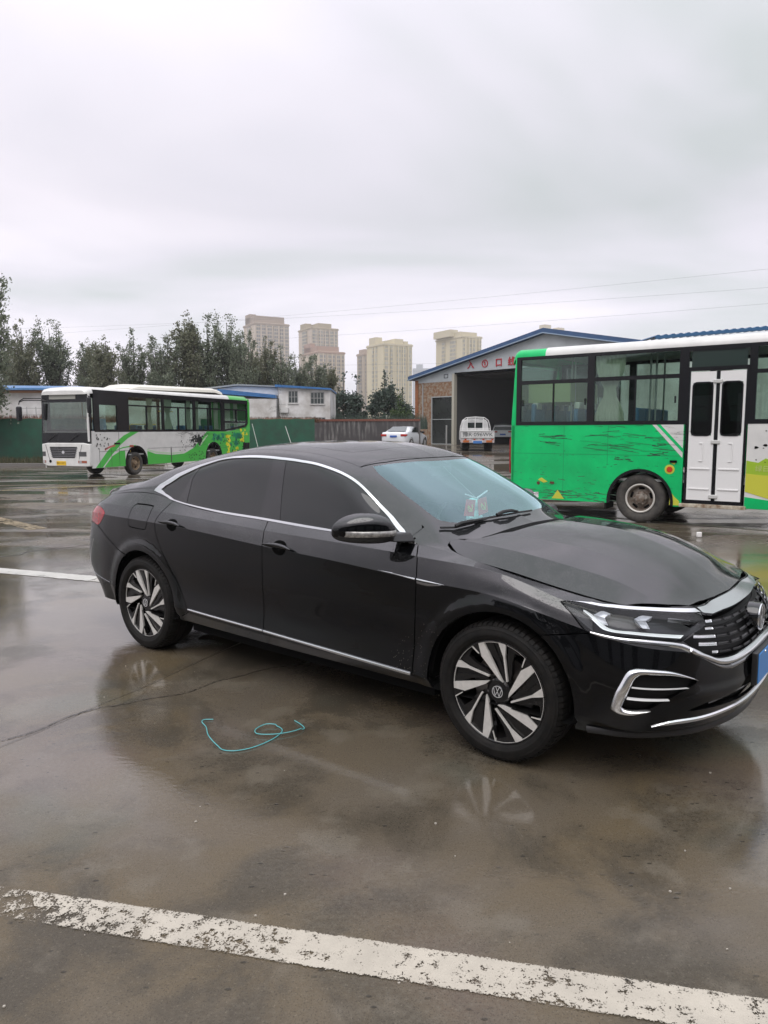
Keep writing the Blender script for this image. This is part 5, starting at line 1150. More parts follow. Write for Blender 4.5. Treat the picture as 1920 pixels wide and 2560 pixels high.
# ---- the white and green bus on the left
G2 = mat('bus_leaf_green', (.06, .44, .06), rough=.3, coat=.3); TEAL = mat('bus_teal', (.01, .22, .12), rough=.35); YE3 = mat('bus_bright_yellow', (.75, .68, .03), rough=.4)
th = R(71); LB = thing('white_green_bus', 'white bus with green swooshes and peeling paint parked by the green fence', 'bus', (-9.51, 23.6, 0), th)
LL, LWD = 10.4, 1.95
a1_ = (2.31, .42, .60); a2_ = (7.33, .45, .62)
side_panel(LB, 'side_panel', BW, 0, .05, .10, LL-.05, .33, 1.54, [a1_, a2_]); side_panel(LB, 'side_panel', BW, LWD-.05, LWD, .10, LL-.05, .33, 1.54, [a1_, a2_])
pf = profile(LWD, 2.76, 2.97, .20)
loftx([(-.02, [(LWD/2+(y-LWD/2)*.90, 2.72+(z-2.76)*.55) for y, z in pf]), (.06, [(LWD/2+(y-LWD/2)*.97, 2.74+(z-2.76)*.85) for y, z in pf]), (.30, pf), (8.65, [(y, z+.09) for y, z in pf])], BW, 'roof', LB, smooth=True)
loftx([(8.652, [(y, z+.09) for y, z in pf]), (10.15, [(y, z+.09) for y, z in pf]), (10.36, [(LWD/2+(y-LWD/2)*.95, z+.03) for y, z in pf]), (LL, [(LWD/2+(y-LWD/2)*.88, z-.05) for y, z in pf])], G2, 'roof_rear', LB, smooth=True)
# side band of windows
fr = MB()
for (x0, x1, z0, z1) in ((.24, 10.2, 2.72, 2.88), (.24, 8.2, 1.51, 1.585), (.24, .50, 1.585, 2.72), (1.36, 1.98, 1.585, 2.72), (.5, 1.36, 2.40, 2.72), (3.87, 4.0, 1.585, 2.72), (5.90, 6.06, 1.585, 2.75), (7.98, 8.25, 1.585, 2.80), (1.98, 3.87, 2.40, 2.45), (4.0, 5.9, 2.40, 2.45), (6.06, 7.98, 2.42, 2.47), (8.25, 10.1, 2.42, 2.47), (2.95, 3.0, 1.585, 2.40), (4.88, 4.94, 1.585, 2.40), (6.95, 7.0, 1.585, 2.42), (9.2, 9.25, 1.95, 2.42), (8.25, 10.1, 1.88, 1.95), (10.1, 10.2, 1.85, 2.75)): fr.box(x0, x1, -.004, .045, z0, z1)
fr.prism([(8.0, 1.51), (8.25, 1.51), (10.05, 1.72), (10.2, 1.86), (10.12, 1.90), (10.0, 1.80), (8.25, 1.585), (8.0, 1.585)], -.0035, .045)
fr.build('window_frame', BK, LB)
for a in ((.5, 1.36, 1.585, 2.40), (1.98, 3.87, 1.585, 2.40), (1.98, 3.87, 2.45, 2.72), (4.0, 5.9, 1.585, 2.40), (4.0, 5.9, 2.45, 2.72), (6.06, 7.98, 1.585, 2.42), (6.06, 7.98, 2.47, 2.78), (8.25, 10.1, 1.95, 2.42), (8.25, 10.1, 2.47, 2.80)): pane(LB, *a, .018)
MB().prism([(8.25, 1.585), (10.0, 1.80), (10.1, 1.88), (8.25, 1.88)], .018, .024).build('window', BGL, LB)
MB().prism([(8.2, 1.50), (8.4, 1.5), (10.1, 1.68), (10.24, 1.86), (10.24, 2.85), (10.40, 2.80), (LL, 1.54), (8.2, 1.54-.04)], .0, .05).build('rear_side_panel', G2, LB)
fr = MB()
for x in (.24, 2.2, 4.2, 6.2, 8.2, 10.1): fr.box(x, x+.14, LWD-.045, LWD+.004, 1.54, 2.9)
fr.box(.24, 10.2, LWD-.045, LWD+.003, 2.72, 2.9); fr.box(.24, 10.2, LWD-.045, LWD+.003, 1.51, 1.6); fr.build('window_frame', BK, LB)
for x in (.38, 2.34, 4.34, 6.34, 8.34): pane(LB, x, x+1.82, 1.6, 2.72, LWD-.03)
# livery pieces on the side
lv = MB()
lv.prism([(.22, .335), (.80, .86), (1.18, 1.12), (1.65, 1.38), (2.03, 1.508), (2.46, 1.508), (1.9, 1.30), (1.5, 1.08), (1.05, .76), (.55, .335)], -.003, 0)
lv.prism([(.62, .335), (1.05, .70), (1.45, .86), (1.70, .88), (1.71, .335)], -.003, 0); lv.prism([(1.0, .83), (1.6, .99), (2.26, 1.05), (2.3, 1.02), (1.6, .95)], -.003, 0)
lv.prism([(2.92, .335), (2.92, .82), (3.4, .70), (4.4, .63), (5.2, .66), (5.85, .86), (6.4, 1.22), (6.84, 1.508), (8.0, 1.508), (8.3, 1.508), (10.1, 1.60), (LL-.06, 1.66), (LL-.06, .335), (7.95, .335), (7.95, .6), (7.75, .93), (7.33, 1.08), (6.95, 1.0), (6.72, .6), (6.72, .335)], -.003, 0)
lv.build('livery_green', G2, LB)
lv = MB(); lv.prism([(2.92, .84), (3.4, .74), (4.4, .67), (5.1, .70), (5.1, .73), (4.4, .71), (3.4, .79), (2.92, .89)], -.004, 0); lv.prism([(6.2, .95), (6.85, 1.38), (6.9, 1.35), (6.3, .90)], -.005, -.003); lv.build('livery_line', mat('livery_pale', (.45, .6, .4), rough=.4), LB)
rnd_ = random.Random(21)
def blobs(root, name, m, zones, y0=-.006, y1=-.003):
    b = MB()
    for (x0, x1, z0, z1, n, r) in zones:
        for _ in range(n):
            x = rnd_.uniform(x0, x1); z = rnd_.uniform(z0, z1); k = 9; q = []
            for i in range(k):
                a = 2*math.pi*i/k; rr_ = r*rnd_.uniform(.35, 1.3); q.append((x+rr_*math.cos(a)*1.1, z+rr_*math.sin(a)*.8))
            b.prism(q, y0, y1)
    o_ = b.build(name, m, root); o_['kind'] = 'stuff'; return o_
blobs(LB, 'livery_teal', TEAL, [(7.3, 8.3, 1.1, 1.45, 6, .15), (8.6, 9.6, .9, 1.35, 9, .15), (9.6, 10.2, .5, 1.1, 5, .14)])
blobs(LB, 'livery_yellow', YE3, [(8.35, 8.6, .5, 1.45, 10, .11), (9.5, 9.8, 1.1, 1.55, 7, .10), (8.9, 9.4, .55, .8, 6, .08), (9.9, 10.2, 1.3, 1.6, 4, .06)], -.008, -.006)
blobs(LB, 'flaked_paint', mat('flake_black', (.02, .022, .02), rough=.7), [(.25, .95, .95, 1.45, 26, .030), (5.7, 6.5, .95, 1.35, 22, .065), (6.0, 6.4, 1.12, 1.25, 6, .12), (4.9, 6.0, .75, 1.2, 26, .028), (5.0, 6.9, 1.25, 1.48, 22, .022), (7.0, 9.9, .6, 1.45, 40, .045), (5.3, 6.6, .4, .75, 20, .035)], -.010, -.008)
scratches(LB, mat('flake_black', (.02, .022, .02)), [(4.6, 6.6, 1.38, 1.50, 16, .6, .006), (5.0, 6.6, .9, 1.4, 18, .25, .006), (7.0, 9.5, .5, 1.4, 20, .3, .006)], 9, y=-.009)
b = MB()
for x in (.42, 1.40, 1.0, 1.95, 4.35): b.box(x, x+.012, -.006, 0, .34, 1.5 if x in (1.40,) else .95)
b.box(.42, 1.95, -.006, 0, .86, .87); b.box(2.95, 6.0, -.006, 0, .91, .918); b.box(4.33, 4.38, -.008, 0, .36, .9); b.build('panel_seams', mat('seam_grey', (.06, .06, .06), rough=.6), LB)
for i in range(8):
    a = R(118-8*i); MB().box(-.035, .035, -.003, 0, -.03, .03).xf(Matrix.Translation((.72+i*.065, -.001, .93+i*.028-.0016*i*i))).build('side_lettering', mat('lettering_red', (.5, .12, .10), rough=.5), LB)
MB().box(1.16, 1.45, -.02, 0, 1.09, 1.15).build('door_handle', BK, LB, bevel=.01); MB().box(1.95, 2.15, -.015, 0, .98, 1.05).build('side_marker', mat('marker_red', (.35, .06, .03), rough=.4), LB, bevel=.006)
MB().box(9.75, 10.3, -.02, 0, .72, 1.0).build('vent_panel', BK, LB)
# rooftop unit
pf2 = [(.22, 3.04), (.26, 3.14), (.40, 3.22), (LWD/2, 3.25), (LWD-.40, 3.22), (LWD-.26, 3.14), (LWD-.22, 3.04)]
loftx([(2.5, [(y, 3.0+(z-3.04)*.3) for y, z in pf2]), (2.95, [(y, z-.02) for y, z in pf2]), (7.9, [(y, z+.10) for y, z in pf2]), (8.5, [(y, z+.02) for y, z in pf2])], mat('unit_cream', (.66, .64, .56), rough=.4), 'rooftop_unit', LB, smooth=True)
# front
fp = lambda z: .02 if z < 1.2 else .02+(z-1.2)*.045
def fface(name, pts, m, d0=0., d1=.03, par=LB, **kw):
    """polygon on the front face given as (y, z)"""
    b = MB(); n = len(pts); b.add([(fp(z)-d0-.02, y, z) for y, z in pts]+[(fp(z)+d1-.02, y, z) for y, z in pts], [tuple(range(n)), tuple(range(2*n-1, n-1, -1))]+[(i, (i+1) % n, n+(i+1) % n, n+i) for i in range(n)]); return b.build(name, m, par, **kw)
fface('front_panel', [(.0, .40), (.0, 1.12), (.25, 1.16), (LWD-.25, 1.16), (LWD, 1.12), (LWD, .47), (LWD-.2, .38), (.2, .38)], BW, .02, .14, bevel=.03)
for k_, q_ in enumerate(([(.0, 1.20), (.0, 1.50), (LWD, 1.50), (LWD, 1.16), (LWD-.06, 1.13), (.06, 1.13)], [(.0, 2.47), (.0, 2.70), (.10, 2.80), (LWD-.10, 2.80), (LWD, 2.70), (LWD, 2.47)], [(0, 1.501), (0, 2.469), (.07, 2.469), (.08, 1.501)], [(LWD-.08, 1.501), (LWD-.07, 2.469), (LWD, 2.469), (LWD, 1.501)])): fface('windshield_surround', q_, BK, -.003-.001*k_, .055)
fface('windshield', [(.06, 1.48), (.05, 2.48), (LWD-.05, 2.48), (LWD-.06, 1.48)], glass('bus_windscreen', (.62, .66, .62), see=.9, boost=1.6, rough=.03), .004, -.0)
fface('destination_sign', [(.55, 2.58), (.55, 2.74), (1.62, 2.74), (1.62, 2.58)], mat('sign_grey', (.34, .34, .30), rough=.3), .006, 0.)
MB().tube([(.0, .03, 1.2), (-.02, .02, 1.9), (.06, .02, 2.75)], .035, 8).build('corner_post', BW, LB, smooth=True)
gr = fface('grille', [(.62, .66), (.50, 1.03), (1.62, 1.03), (1.52, .66)], BK, .025, 0)
for i in range(6): fface('grille_slat', [(.58-.018*i, .70+.055*i), (.575-.018*i, .718+.055*i), (1.56+.012*i, .718+.055*i), (1.555+.012*i, .70+.055*i)], CHROMED, .034, -.02, gr)
fface('grille_badge', [(1.0, .84), (1.03, .80), (1.09, .80), (1.12, .84), (1.09, .90), (1.03, .90)], CHROME, .045, -.02, gr)
fface('grille_trim', [(.44, .62), (.30, 1.10), (.315, 1.10), (.455, .62)], BK, .024, 0); fface('grille_trim', [(1.64, .60), (1.78, 1.10), (1.795, 1.10), (1.655, .60)], BK, .024, 0)
for y0, y1 in ((.14, .44), (1.80, 1.93)):
    h = fface('headlight', [(y0, .72), (y0, .87), (y1, .87), (y1, .72)], mat('lamp_housing', (.05, .05, .05), rough=.2, coat=.6), .026, 0)
    for yy in ((y0+.08), (y1-.09)) if y0 < 1 else (1.87,): MB().lathe([(0, -.01), (.045, -.008), (.055, .0)], 16, 'x', (-.012, yy, .80)).build('lamp', CHROME, h, smooth=True)
    fface('fog_light', [(y0, .50), (y0, .58), (y1+.04*(y0 < 1), .58), (y1+.04*(y0 < 1), .50)], mat('fog_amber', (.30, .07, .03), rough=.25, coat=.4), .026, 0)
    fface('fog_light_clear', [(y1-.10, .505), (y1-.10, .575), (y1, .575), (y1, .505)], mat('fog_clear', (.35, .35, .35), rough=.3), .028, 0)
fface('number_plate', [(.98, .42), (.98, .56), (1.36, .56), (1.36, .42)], mat('plate_yellow', (.72, .46, .02), rough=.5), .035, 0)
text_mesh('plate_text', '豫D10071', .085, mat('plate_ink', (.25, .12, .01), rough=.5), LB, mw=frame((-.037, 1.17, .49), (0, -1, 0), (0, 0, 1)))
MB().lathe([(0, -.005), (.05, -.005), (.05, .0)], 20, 'x', (-.022, 1.62, .55)).build('tow_cap', DARK, LB)
for y0, s_ in ((.45, 1), (1.35, 1)): MB().tube([(-.03, y0+.35, 1.22), (-.035, y0, 1.42)], .012, 6).build('wiper', WIP, LB)
# mirrors on arms
b = MB(); b.tube([(.10, .02, 2.62), (-.10, -.10, 2.66), (-.14, -.16, 2.60)], .02, 8); mo = b.build('mirror_arm', BK, LB, smooth=True); MB().box(-.20, -.10, -.24, -.10, 2.10, 2.62).build('mirror', BK, mo, bevel=.04); MB().box(-.16, -.08, -.20, -.12, 1.98, 2.10).build('mirror_small', BK, mo, bevel=.02)
b = MB()
for dz in (0, .06): b.tube([(.08, LWD-.25, 2.52), (-.05, LWD-.05, 2.55+dz), (-.12, LWD+.55, 2.56+dz), (-.12, LWD+.75, 2.50+dz*.5), (-.12, LWD+.78, 2.42)], .018, 8)
mo = b.build('mirror_arm', BK, LB, smooth=True); MB().box(-.18, -.06, LWD+.68, LWD+.88, 1.88, 2.36).build('mirror', BK, mo, bevel=.05)
MB().box(-.02, .04, LWD-.22, LWD-.10, 1.9, 2.45).build('mirror', BK, LB, bevel=.03)
for cx, cz, r in (a1_, a2_):
    n = 22; a0 = -.12; P = [[(cx-rr_*math.cos(a0+(math.pi-2*a0)*i/n), cz+rr_*math.sin(a0+(math.pi-2*a0)*i/n)) for i in range(n+1)] for rr_ in (r+.01, r-.04)]
    MB().prism(P[0]+P[1][::-1], -.012, .05).build('wheel_arch', BK, LB); MB().add([(x, y, z) for x, z in P[1] for y in (.05, .75)], [(2*i, 2*i+1, 2*i+3, 2*i+2) for i in range(n)]).build('wheel_well', DARK, LB)
b = MB(); b.box(.5, 1.6, .25, LWD-.25, .34, .6); b.box(3.0, 6.6, .2, LWD-.2, .33, .60); b.box(8.1, 10.2, .3, LWD-.3, .36, .7); b.build('underframe', DARK, LB)
MB().box(.1, LL-.05, .05, LWD-.05, .70, .74).build('floor', INT, LB)
for x in (2.2, 3.1, 4.2, 5.1, 6.2, 7.1, 8.4, 9.2):
    for y in (.12, 1.45):
        b = MB(); b.box(x, x+.38, y, y+.38, 1.08, 1.15); b.box(x+.33, x+.40, y, y+.38, 1.1, 1.75); b.build('seat', SEATB, LB, bevel=.03)
MB().box(.25, .6, .1, LWD-.1, .9, 1.38).build('dashboard', DARK, LB, bevel=.04); MB().box(1.0, 1.12, .25, .75, 1.1, 1.95).build('driver_seat', SEATB, LB, bevel=.04)
b = MB(); b.tube([(1.2, 1.0, .8), (1.2, 1.0, 1.9), (1.2, 1.3, 2.0), (1.2, 1.3, 2.6)], .02, 6); b.tube([(2.3, .25, .74), (2.3, .25, 1.72), (2.42, .25, 1.78), (3.8, .25, 1.78)], .018, 6); b.tube([(4.9, .9, 2.3), (5.8, .9, 2.3)], .02, 6); b.build('grab_rail', YEL, LB, smooth=True)
for x, w in ((3.25, .3), (4.35, .5), (5.7, .25), (6.2, .35), (7.7, .3), (8.6, .5), (9.3, .3)): curtain(LB, x, w, .09, 1.6, 2.72, tie=x < 5)
RW_ = mat('bus_rim_ochre', (.30, .22, .13), rough=.7, noise=.6, nscale=14, dirt=(.12, .08, .05))
for x, y, s_ in ((2.31, .14, 1), (7.33, .14, 1), (2.31, LWD-.14, -1), (7.33, LWD-.14, -1)): bus_wheel(LB, x, y, .40, s_, RW_)
fface2 = MB().box(LL-.10, LL-.02, .02, LWD-.02, .4, 2.95).build('rear_panel', G2, LB)
# ------------------------------------------------------------------ walls and fences
GRN = mat('green_sheet', (.012, .085, .048), rough=.55, noise=.45, nscale=1.6, dirt=(.018, .055, .035), bump=.3, bscale=8)
def fence(name, A, B, z0, z1, label, m, post=None):
    A = Vector(A); B = Vector(B); d = B-A; t = thing(name, label, 'fence', (A.x, A.y, z0), math.atan2(d.y, d.x))
    L_ = d.length; n = int(L_/.25); b = MB()
    vs = []
    for i in range(n+1):
        x = L_*i/n; y = .02*math.sin(i*.9)+.015*math.sin(i*2.3)
        for z in (0, z1-z0+.02*math.sin(i*1.7)): vs.append((x, y, z))
    b.add(vs, [(2*i, 2*i+2, 2*i+3, 2*i+1) for i in range(n)]); b.build('sheet', m, t, smooth='all')
    for i in range(int(L_/3)+1): MB().box(i*3-.03, i*3+.03, .03, .09, 0, z1-z0+.03).build('post', mat('post_grey', (.2, .2, .19), rough=.6), t)
    MB().tube([(0, .05, z1-z0), (L_, .05, z1-z0)], .025, 6).build('top_rail', mat('rail_rust', (.22, .13, .08), rough=.7), t)
    return t
fence('green_fence', (-34, 35.5), (-14.5, 35.5), -.02, 2.14, 'dark green sheet fence left of the white bus, weeds at its foot', GRN)
fence('green_fence', (-9.5, 38), (-3.6, 38), 0, 2.13, 'dark green sheet fence between the white bus and the brick wall', GRN)
BRK = mat('stained_wall', (.10, .095, .09), rough=.85, noise=.75, nscale=1.3, dirt=(.03, .028, .028), bump=.5, bscale=14)
def streak_mat():
    m = bpy.data.materials.new('rain_streaked_wall'); m.use_nodes = True; t = m.node_tree; P = t.nodes['Principled BSDF']; l = t.links.new
    tc = t.nodes.new('ShaderNodeTexCoord'); mp = t.nodes.new('ShaderNodeMapping'); mp.inputs['Scale'].default_value = (4.5, 1, .5); l(tc.outputs['Object'], mp.inputs[0])
    n = nd(t, 'ShaderNodeTexNoise', Scale=1.4, Detail=5.0); l(mp.outputs[0], n.inputs[0]); n2 = nd(t, 'ShaderNodeTexNoise', Scale=.7, Detail=4.0); l(tc.outputs['Object'], n2.inputs[0])
    r = t.nodes.new('ShaderNodeValToRGB'); l(n.outputs[0], r.inputs[0]); e = r.color_ramp.elements; e[0].position = .45; e[0].color = (.045, .042, .042, 1); e[1].position = .68; e[1].color = (.22, .21, .20, 1)
    mx = t.nodes.new('ShaderNodeMix'); mx.data_type = 'RGBA'; r2 = nd(t, 'ShaderNodeMapRange'); l(n2.outputs[0], r2.inputs[0]); r2.inputs[1].default_value = .4; r2.inputs[2].default_value = .6
    l(r2.outputs[0], mx.inputs[0]); l(r.outputs[0], mx.inputs[6]); mx.inputs[7].default_value = (.055, .05, .05, 1); l(mx.outputs[2], P.inputs['Base Color']); P.inputs['Roughness'].default_value = .8
    return m
t = thing('boundary_wall', 'rain streaked grey wall with red coping behind the white saloon car', 'wall', (-5.2, 48, 0), 0)
MB().box(0, 7.6, 0, .25, 0, 2.12).build('wall', streak_mat(), t)
b = MB()
for i in range(52): b.box(i*.146, i*.146+.12, -.05, .30, 2.12, 2.20+.02*(i % 2))
b.box(0, 7.6, -.02, .27, 2.19, 2.26); b.build('coping', mat('red_coping', (.16, .055, .035), rough=.7), t)
# ------------------------------------------------------------------ low buildings
WHW = mat('white_wall', (.66, .655, .64), rough=.8, noise=.18, nscale=.6, dirt=(.40, .38, .35))
BLU = mat('blue_roof', (.035, .15, .38), rough=.45, noise=.3, nscale=2)
GLZ = mat('dark_window', (.05, .06, .06), rough=.08, spec=.6)
FRM = mat('window_frame_grey', (.30, .30, .29), rough=.6)
def window(par, x0, x1, z0, z1, y, nx=3, nz=2, m=GLZ):
    w = MB().box(x0, x1, y-.02, y+.02, z0, z1).build('window', m, par); f = MB()
    for i in range(nx+1): xx = x0+(x1-x0)*i/nx; f.box(xx-.03, xx+.03, y-.045, y-.021, z0-.03, z1+.03)
    for i in range(nz+1): zz = z0+(z1-z0)*i/nz; f.box(x0+.031, x1-.031, y-.042, y-.022, zz-.025, zz+.025)
    f.build('window_bars', FRM, w); MB().box(x0-.08, x1+.08, y-.12, y-.0, z0-.10, z0-.031).build('sill', WHW, w); return w
t = thing('low_white_building', 'long white building with pale blue tiled roof behind the left end of the green fence', 'building', (-27, 45, 0), .03)
MB().box(0, 16, 0, 6, 0, 4.0).build('wall', WHW, t)
MB().add([(-.4, -.5, 4.02), (7.6, -.5, 4.02), (7.6, 2.6, 4.42), (-.4, 2.6, 4.50), (-.4, 6.4, 4.2), (7.6, 6.4, 4.2), (-.4, -.5, 4.14), (7.6, -.5, 4.14)], [(0, 1, 7, 6), (6, 7, 2, 3), (3, 2, 5, 4)]).build('roof', mat('pale_blue_roof', (.10, .25, .50), rough=.4, noise=.35, nscale=3), t)
MB().box(-.3, 7.5, -.12, -.01, 3.86, 4.01).build('fascia', mat('orange_fascia', (.42, .22, .13), rough=.7), t)
for x in (3.2,): MB().box(x, x+.06, -.04, -.002, 0, 3.94).build('downpipe', FRM, t)
b = MB()
for i in range(7): b.box(4.6+i*.55, 4.64+i*.55, -.35, -.32, 1.6, 3.0)
for i in range(4): b.box(4.5, 8.6, -.36, -.33, 1.7+i*.4, 1.73+i*.4)
b.build('wall_rack', FRM, t)
t = thing('white_two_storey_house', 'white house with two barred windows and thin blue eaves right of the white bus', 'building', (-11.43, 50, .44), 0); t.scale = (.714, .714, .714)
MB().prism([(5.9, 0), (10.9, 0), (10.9, 5.35), (5.9, 5.62)], 0, 8).build('wall', WHW, t)
MB().prism([(5.7, 5.63), (11.0, 5.35), (11.0, 5.50), (5.7, 5.86)], -.35, 8.2).build('roof_edge', BLU, t)
MB().prism([(-5, 0), (5.899, 0), (5.899, 5.6), (2.0, 5.75), (-5, 4.9)], .6, 8).build('wing_wall', mat('corrugated_white', (.62, .64, .66), rough=.6, noise=.1, nscale=2), t)
MB().prism([(-5, 5.02), (.8, 5.35), (5.85, 4.72), (5.85, 5.25), (.8, 5.85), (-5, 5.4)][:0] or [(.4, 4.98), (5.85, 4.55), (5.85, 4.86), (.4, 5.42)], -1.0, .59).build('lean_to_roof', BLU, t)
MB().box(.4, 5.85, -.9, .58, 0, 4.5).build('lean_to_wall', WHW, t)
MB().prism([(-5.2, 5.0), (2.0, 5.8), (5.88, 5.65), (5.88, 5.78), (2.0, 5.95), (-5.2, 5.15)], .3, 8.3).build('wing_roof', mat('grey_roof', (.25, .27, .28), rough=.6), t)
window(t, 6.94, 7.80, 4.15, 5.25, -.0, 3, 2); window(t, 9.05, 10.3, 4.05, 5.12, -.0, 4, 2); window(t, 6.9, 7.9, 1.9, 2.75, 0, 3, 2); window(t, 9.1, 10.4, 1.9, 2.75, 0, 4, 2)
MB().tube([(5.98, -.08, 0), (5.98, -.08, 4.6)], .05, 6).build('downpipe', FRM, t); MB().box(6.2, 6.9, -.35, -.01, 3.2, 3.7).build('air_conditioner', mat('ac_white', (.55, .55, .53), rough=.6), t)
# blue roof glimpsed over the green bus
t = thing('blue_roofed_shed', 'ribbed dark blue roof showing above the roof of the green bus', 'building', (11.0, 30, 0), -.05)
b = MB(); n = 30
vs = []
for i in range(n*4+1):
    x = i*.075; z = .05*(1 if i % 4 in (1, 2) else 0)
    vs += [(x, 0, 5.30+z+x*.075), (x, 2.2, 5.36+z+x*.075), (x, 0, 5.19+x*.075)]
b.add(vs, [(3*i, 3*i+3, 3*i+4, 3*i+1) for i in range(n*4)]+[(3*i, 3*i+3, 3*i+5, 3*i+2) for i in range(n*4)]); b.build('roof', mat('deep_blue_roof', (.02, .10, .22), rough=.5), t)
MB().box(.3, 8.6, .4, 6, 0, 5.2).build('wall', WHW, t)
# ------------------------------------------------------------------ inspection hall
FDIR = Vector((.69, -.724)).normalized()
G0 = .38
H_ = thing('inspection_hall', 'wide hall with blue gable roof, red lettering and one huge open bay', 'building', (2.33, 60.3, 0), math.atan2(FDIR.y, FDIR.x))
PAN = mat('pale_cladding', (.42, .45, .46), rough=.6, noise=.15, nscale=1.2, bump=.25, bscale=5)
RUST = mat('rusty_cladding', (.20, .085, .032), rough=.85, noise=.7, nscale=4.2, dirt=(.30, .26, .20), bump=.4, bscale=12)
WDT, APX, AZ, EZ = 25.6, 12.8, 8.12, 5.52
MB().prism([(.35, 5.30), (4.50, 5.30), (4.50, 5.86), (21.1, 5.86), (21.1, 5.30), (25.25, 5.30), (25.25, EZ+.05), (APX, AZ), (.35, EZ+.05)], 0, .25).build('gable', PAN, H_)
b = MB()
b.prism([(-.15, EZ+.02), (APX, AZ+.02), (WDT+.15, EZ+.02), (WDT+.15, EZ+.34), (APX, AZ+.36), (-.15, EZ+.34)], -.35, 30); b.build('roof', mat('dark_blue_roof', (.035, .085, .19), rough=.5, noise=.2, nscale=2), H_)
MB().prism([(-.2, EZ-.0), (APX, AZ), (WDT+.2, EZ), (WDT+.2, EZ+.07), (APX, AZ+.07), (-.2, EZ+.07)], -.42, -.352).build('roof_edge', mat('pale_roof_edge', (.25, .33, .42), rough=.5), H_)
MB().box(.38, .70, -.05, .27, G0, 5.52).build('corner_post', mat('orange_post', (.30, .11, .04), rough=.7, noise=.3, nscale=5), H_)
b = MB(); b.box(.7, 2.13, .02, .22, G0, 5.30); b.box(2.13, 4.35, .02, .22, 4.18, 5.30); b.build('rusty_panel', RUST, H_)
MB().box(1.15, 1.25, -.03, .02, 2.2, 5.2).build('downpipe', FRM, H_)
dr = MB().box(2.20, 4.30, .08, .16, G0+.08, 4.15).build('sliding_door', mat('door_dark_glass', (.020, .024, .022), rough=.18, spec=.5, noise=.5, nscale=.8), H_)
b = MB(); b.box(2.13, 2.20, .0, .2, G0, 4.18); b.box(4.30, 4.36, .0, .2, G0, 4.18); b.box(2.2, 4.3, .0, .2, G0, G0+.08); b.box(2.2, 4.3, .0, .2, 4.10, 4.179); b.box(2.2, 4.3, -.01, .07, 2.35, 2.40); b.build('door_frame', mat('pale_frame', (.34, .36, .36), rough=.6), dr)
MB().box(4.37, 4.60, -.08, .26, G0, 5.86).build('bay_post', mat('cream_post', (.42, .40, .33), rough=.7), H_)
MB().box(21.0, 21.25, -.08, .26, G0, 5.86).build('bay_post', mat('cream_post'), H_)
MB().box(4.6, 21.0, -.04, .0, 5.83, 5.93).build('bay_lintel', DARK, H_)
MB().box(21.25, 25.3, .02, .22, G0, 5.30).build('rusty_panel', RUST, H_)
MB().box(0.45, .65, .3, 29.7, G0, 5.5).build('side_wall', PAN, H_); MB().box(25.0, 25.2, .3, 29.7, G0, 5.5).build('side_wall', PAN, H_)
MB().box(4.0, 4.2, .3, 14, G0, 5.8).build('inner_wall', mat('dark_hall_wall', (.075, .075, .078), rough=.9), H_)  # one dark grey for inner wall, back walls and ceiling
DKW = mat('dark_hall_wall'); MB().prism([(.66, G0), (7.6, G0), (7.6, 5.5), (.66, 5.5)], 14, 14.2).build('back_wall', DKW, H_)
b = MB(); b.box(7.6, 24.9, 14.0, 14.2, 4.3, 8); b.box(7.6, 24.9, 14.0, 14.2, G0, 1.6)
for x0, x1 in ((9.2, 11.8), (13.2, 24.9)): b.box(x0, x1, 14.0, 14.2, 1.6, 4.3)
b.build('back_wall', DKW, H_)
wnd = MB().box(7.6, 9.2, 14.15, 14.17, 1.6, 4.3).build('back_window', mat('glowing_pane', (.42, .46, .46), rough=.5, noise=.4, nscale=2, emit=(.5, .56, .55), emits=.25), H_)  # faint glow in the pane stands in for daylight behind it
b = MB(); b.box(8.78, 8.84, 14.08, 14.14, 1.6, 4.3); b.box(7.6, 8.78, 14.08, 14.14, 2.9, 2.98); b.box(8.15, 8.19, 14.08, 14.14, 2.98, 4.3); b.box(8.4, 8.44, 14.08, 14.14, 1.6, 2.9); b.build('window_bars', DARK, wnd)
MB().box(11.8, 13.2, 14.15, 14.17, 1.6, 4.3).build('back_window', mat('glowing_pane'), H_)
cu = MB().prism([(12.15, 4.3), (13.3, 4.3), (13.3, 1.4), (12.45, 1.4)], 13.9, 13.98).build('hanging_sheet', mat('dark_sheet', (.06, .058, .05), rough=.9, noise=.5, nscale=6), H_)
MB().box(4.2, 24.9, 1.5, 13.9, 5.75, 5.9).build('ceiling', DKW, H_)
RED = mat('sign_red', (.42, .02, .03), rough=.5)
for ch, x in (('入', 6.18), ('①', 7.54), ('口', 8.83), ('线', 9.97), ('出', 15.9), ('②', 17.2), ('口', 18.5)): text_mesh('sign_character', ch, .66, RED, H_, ext=.02, mw=frame((x, -.03, 6.40), (1, 0, 0), (0, 0, 1)), bold=.012)
b = MB(); b.box(3.52, 3.87, -.03, -.001, 5.57, 5.60); b.box(3.52, 3.87, -.03, -.001, 5.84, 5.87); b.box(3.49, 3.52, -.03, -.001, 5.57, 5.87); b.box(3.87, 3.90, -.03, -.001, 5.57, 5.87); b.build('vent_frame', DARK, H_)
MB().tube([(5.1, -1.5, G0), (5.1, -1.5, 1.9)], .06, 6).build('gate_post', FRM, H_)
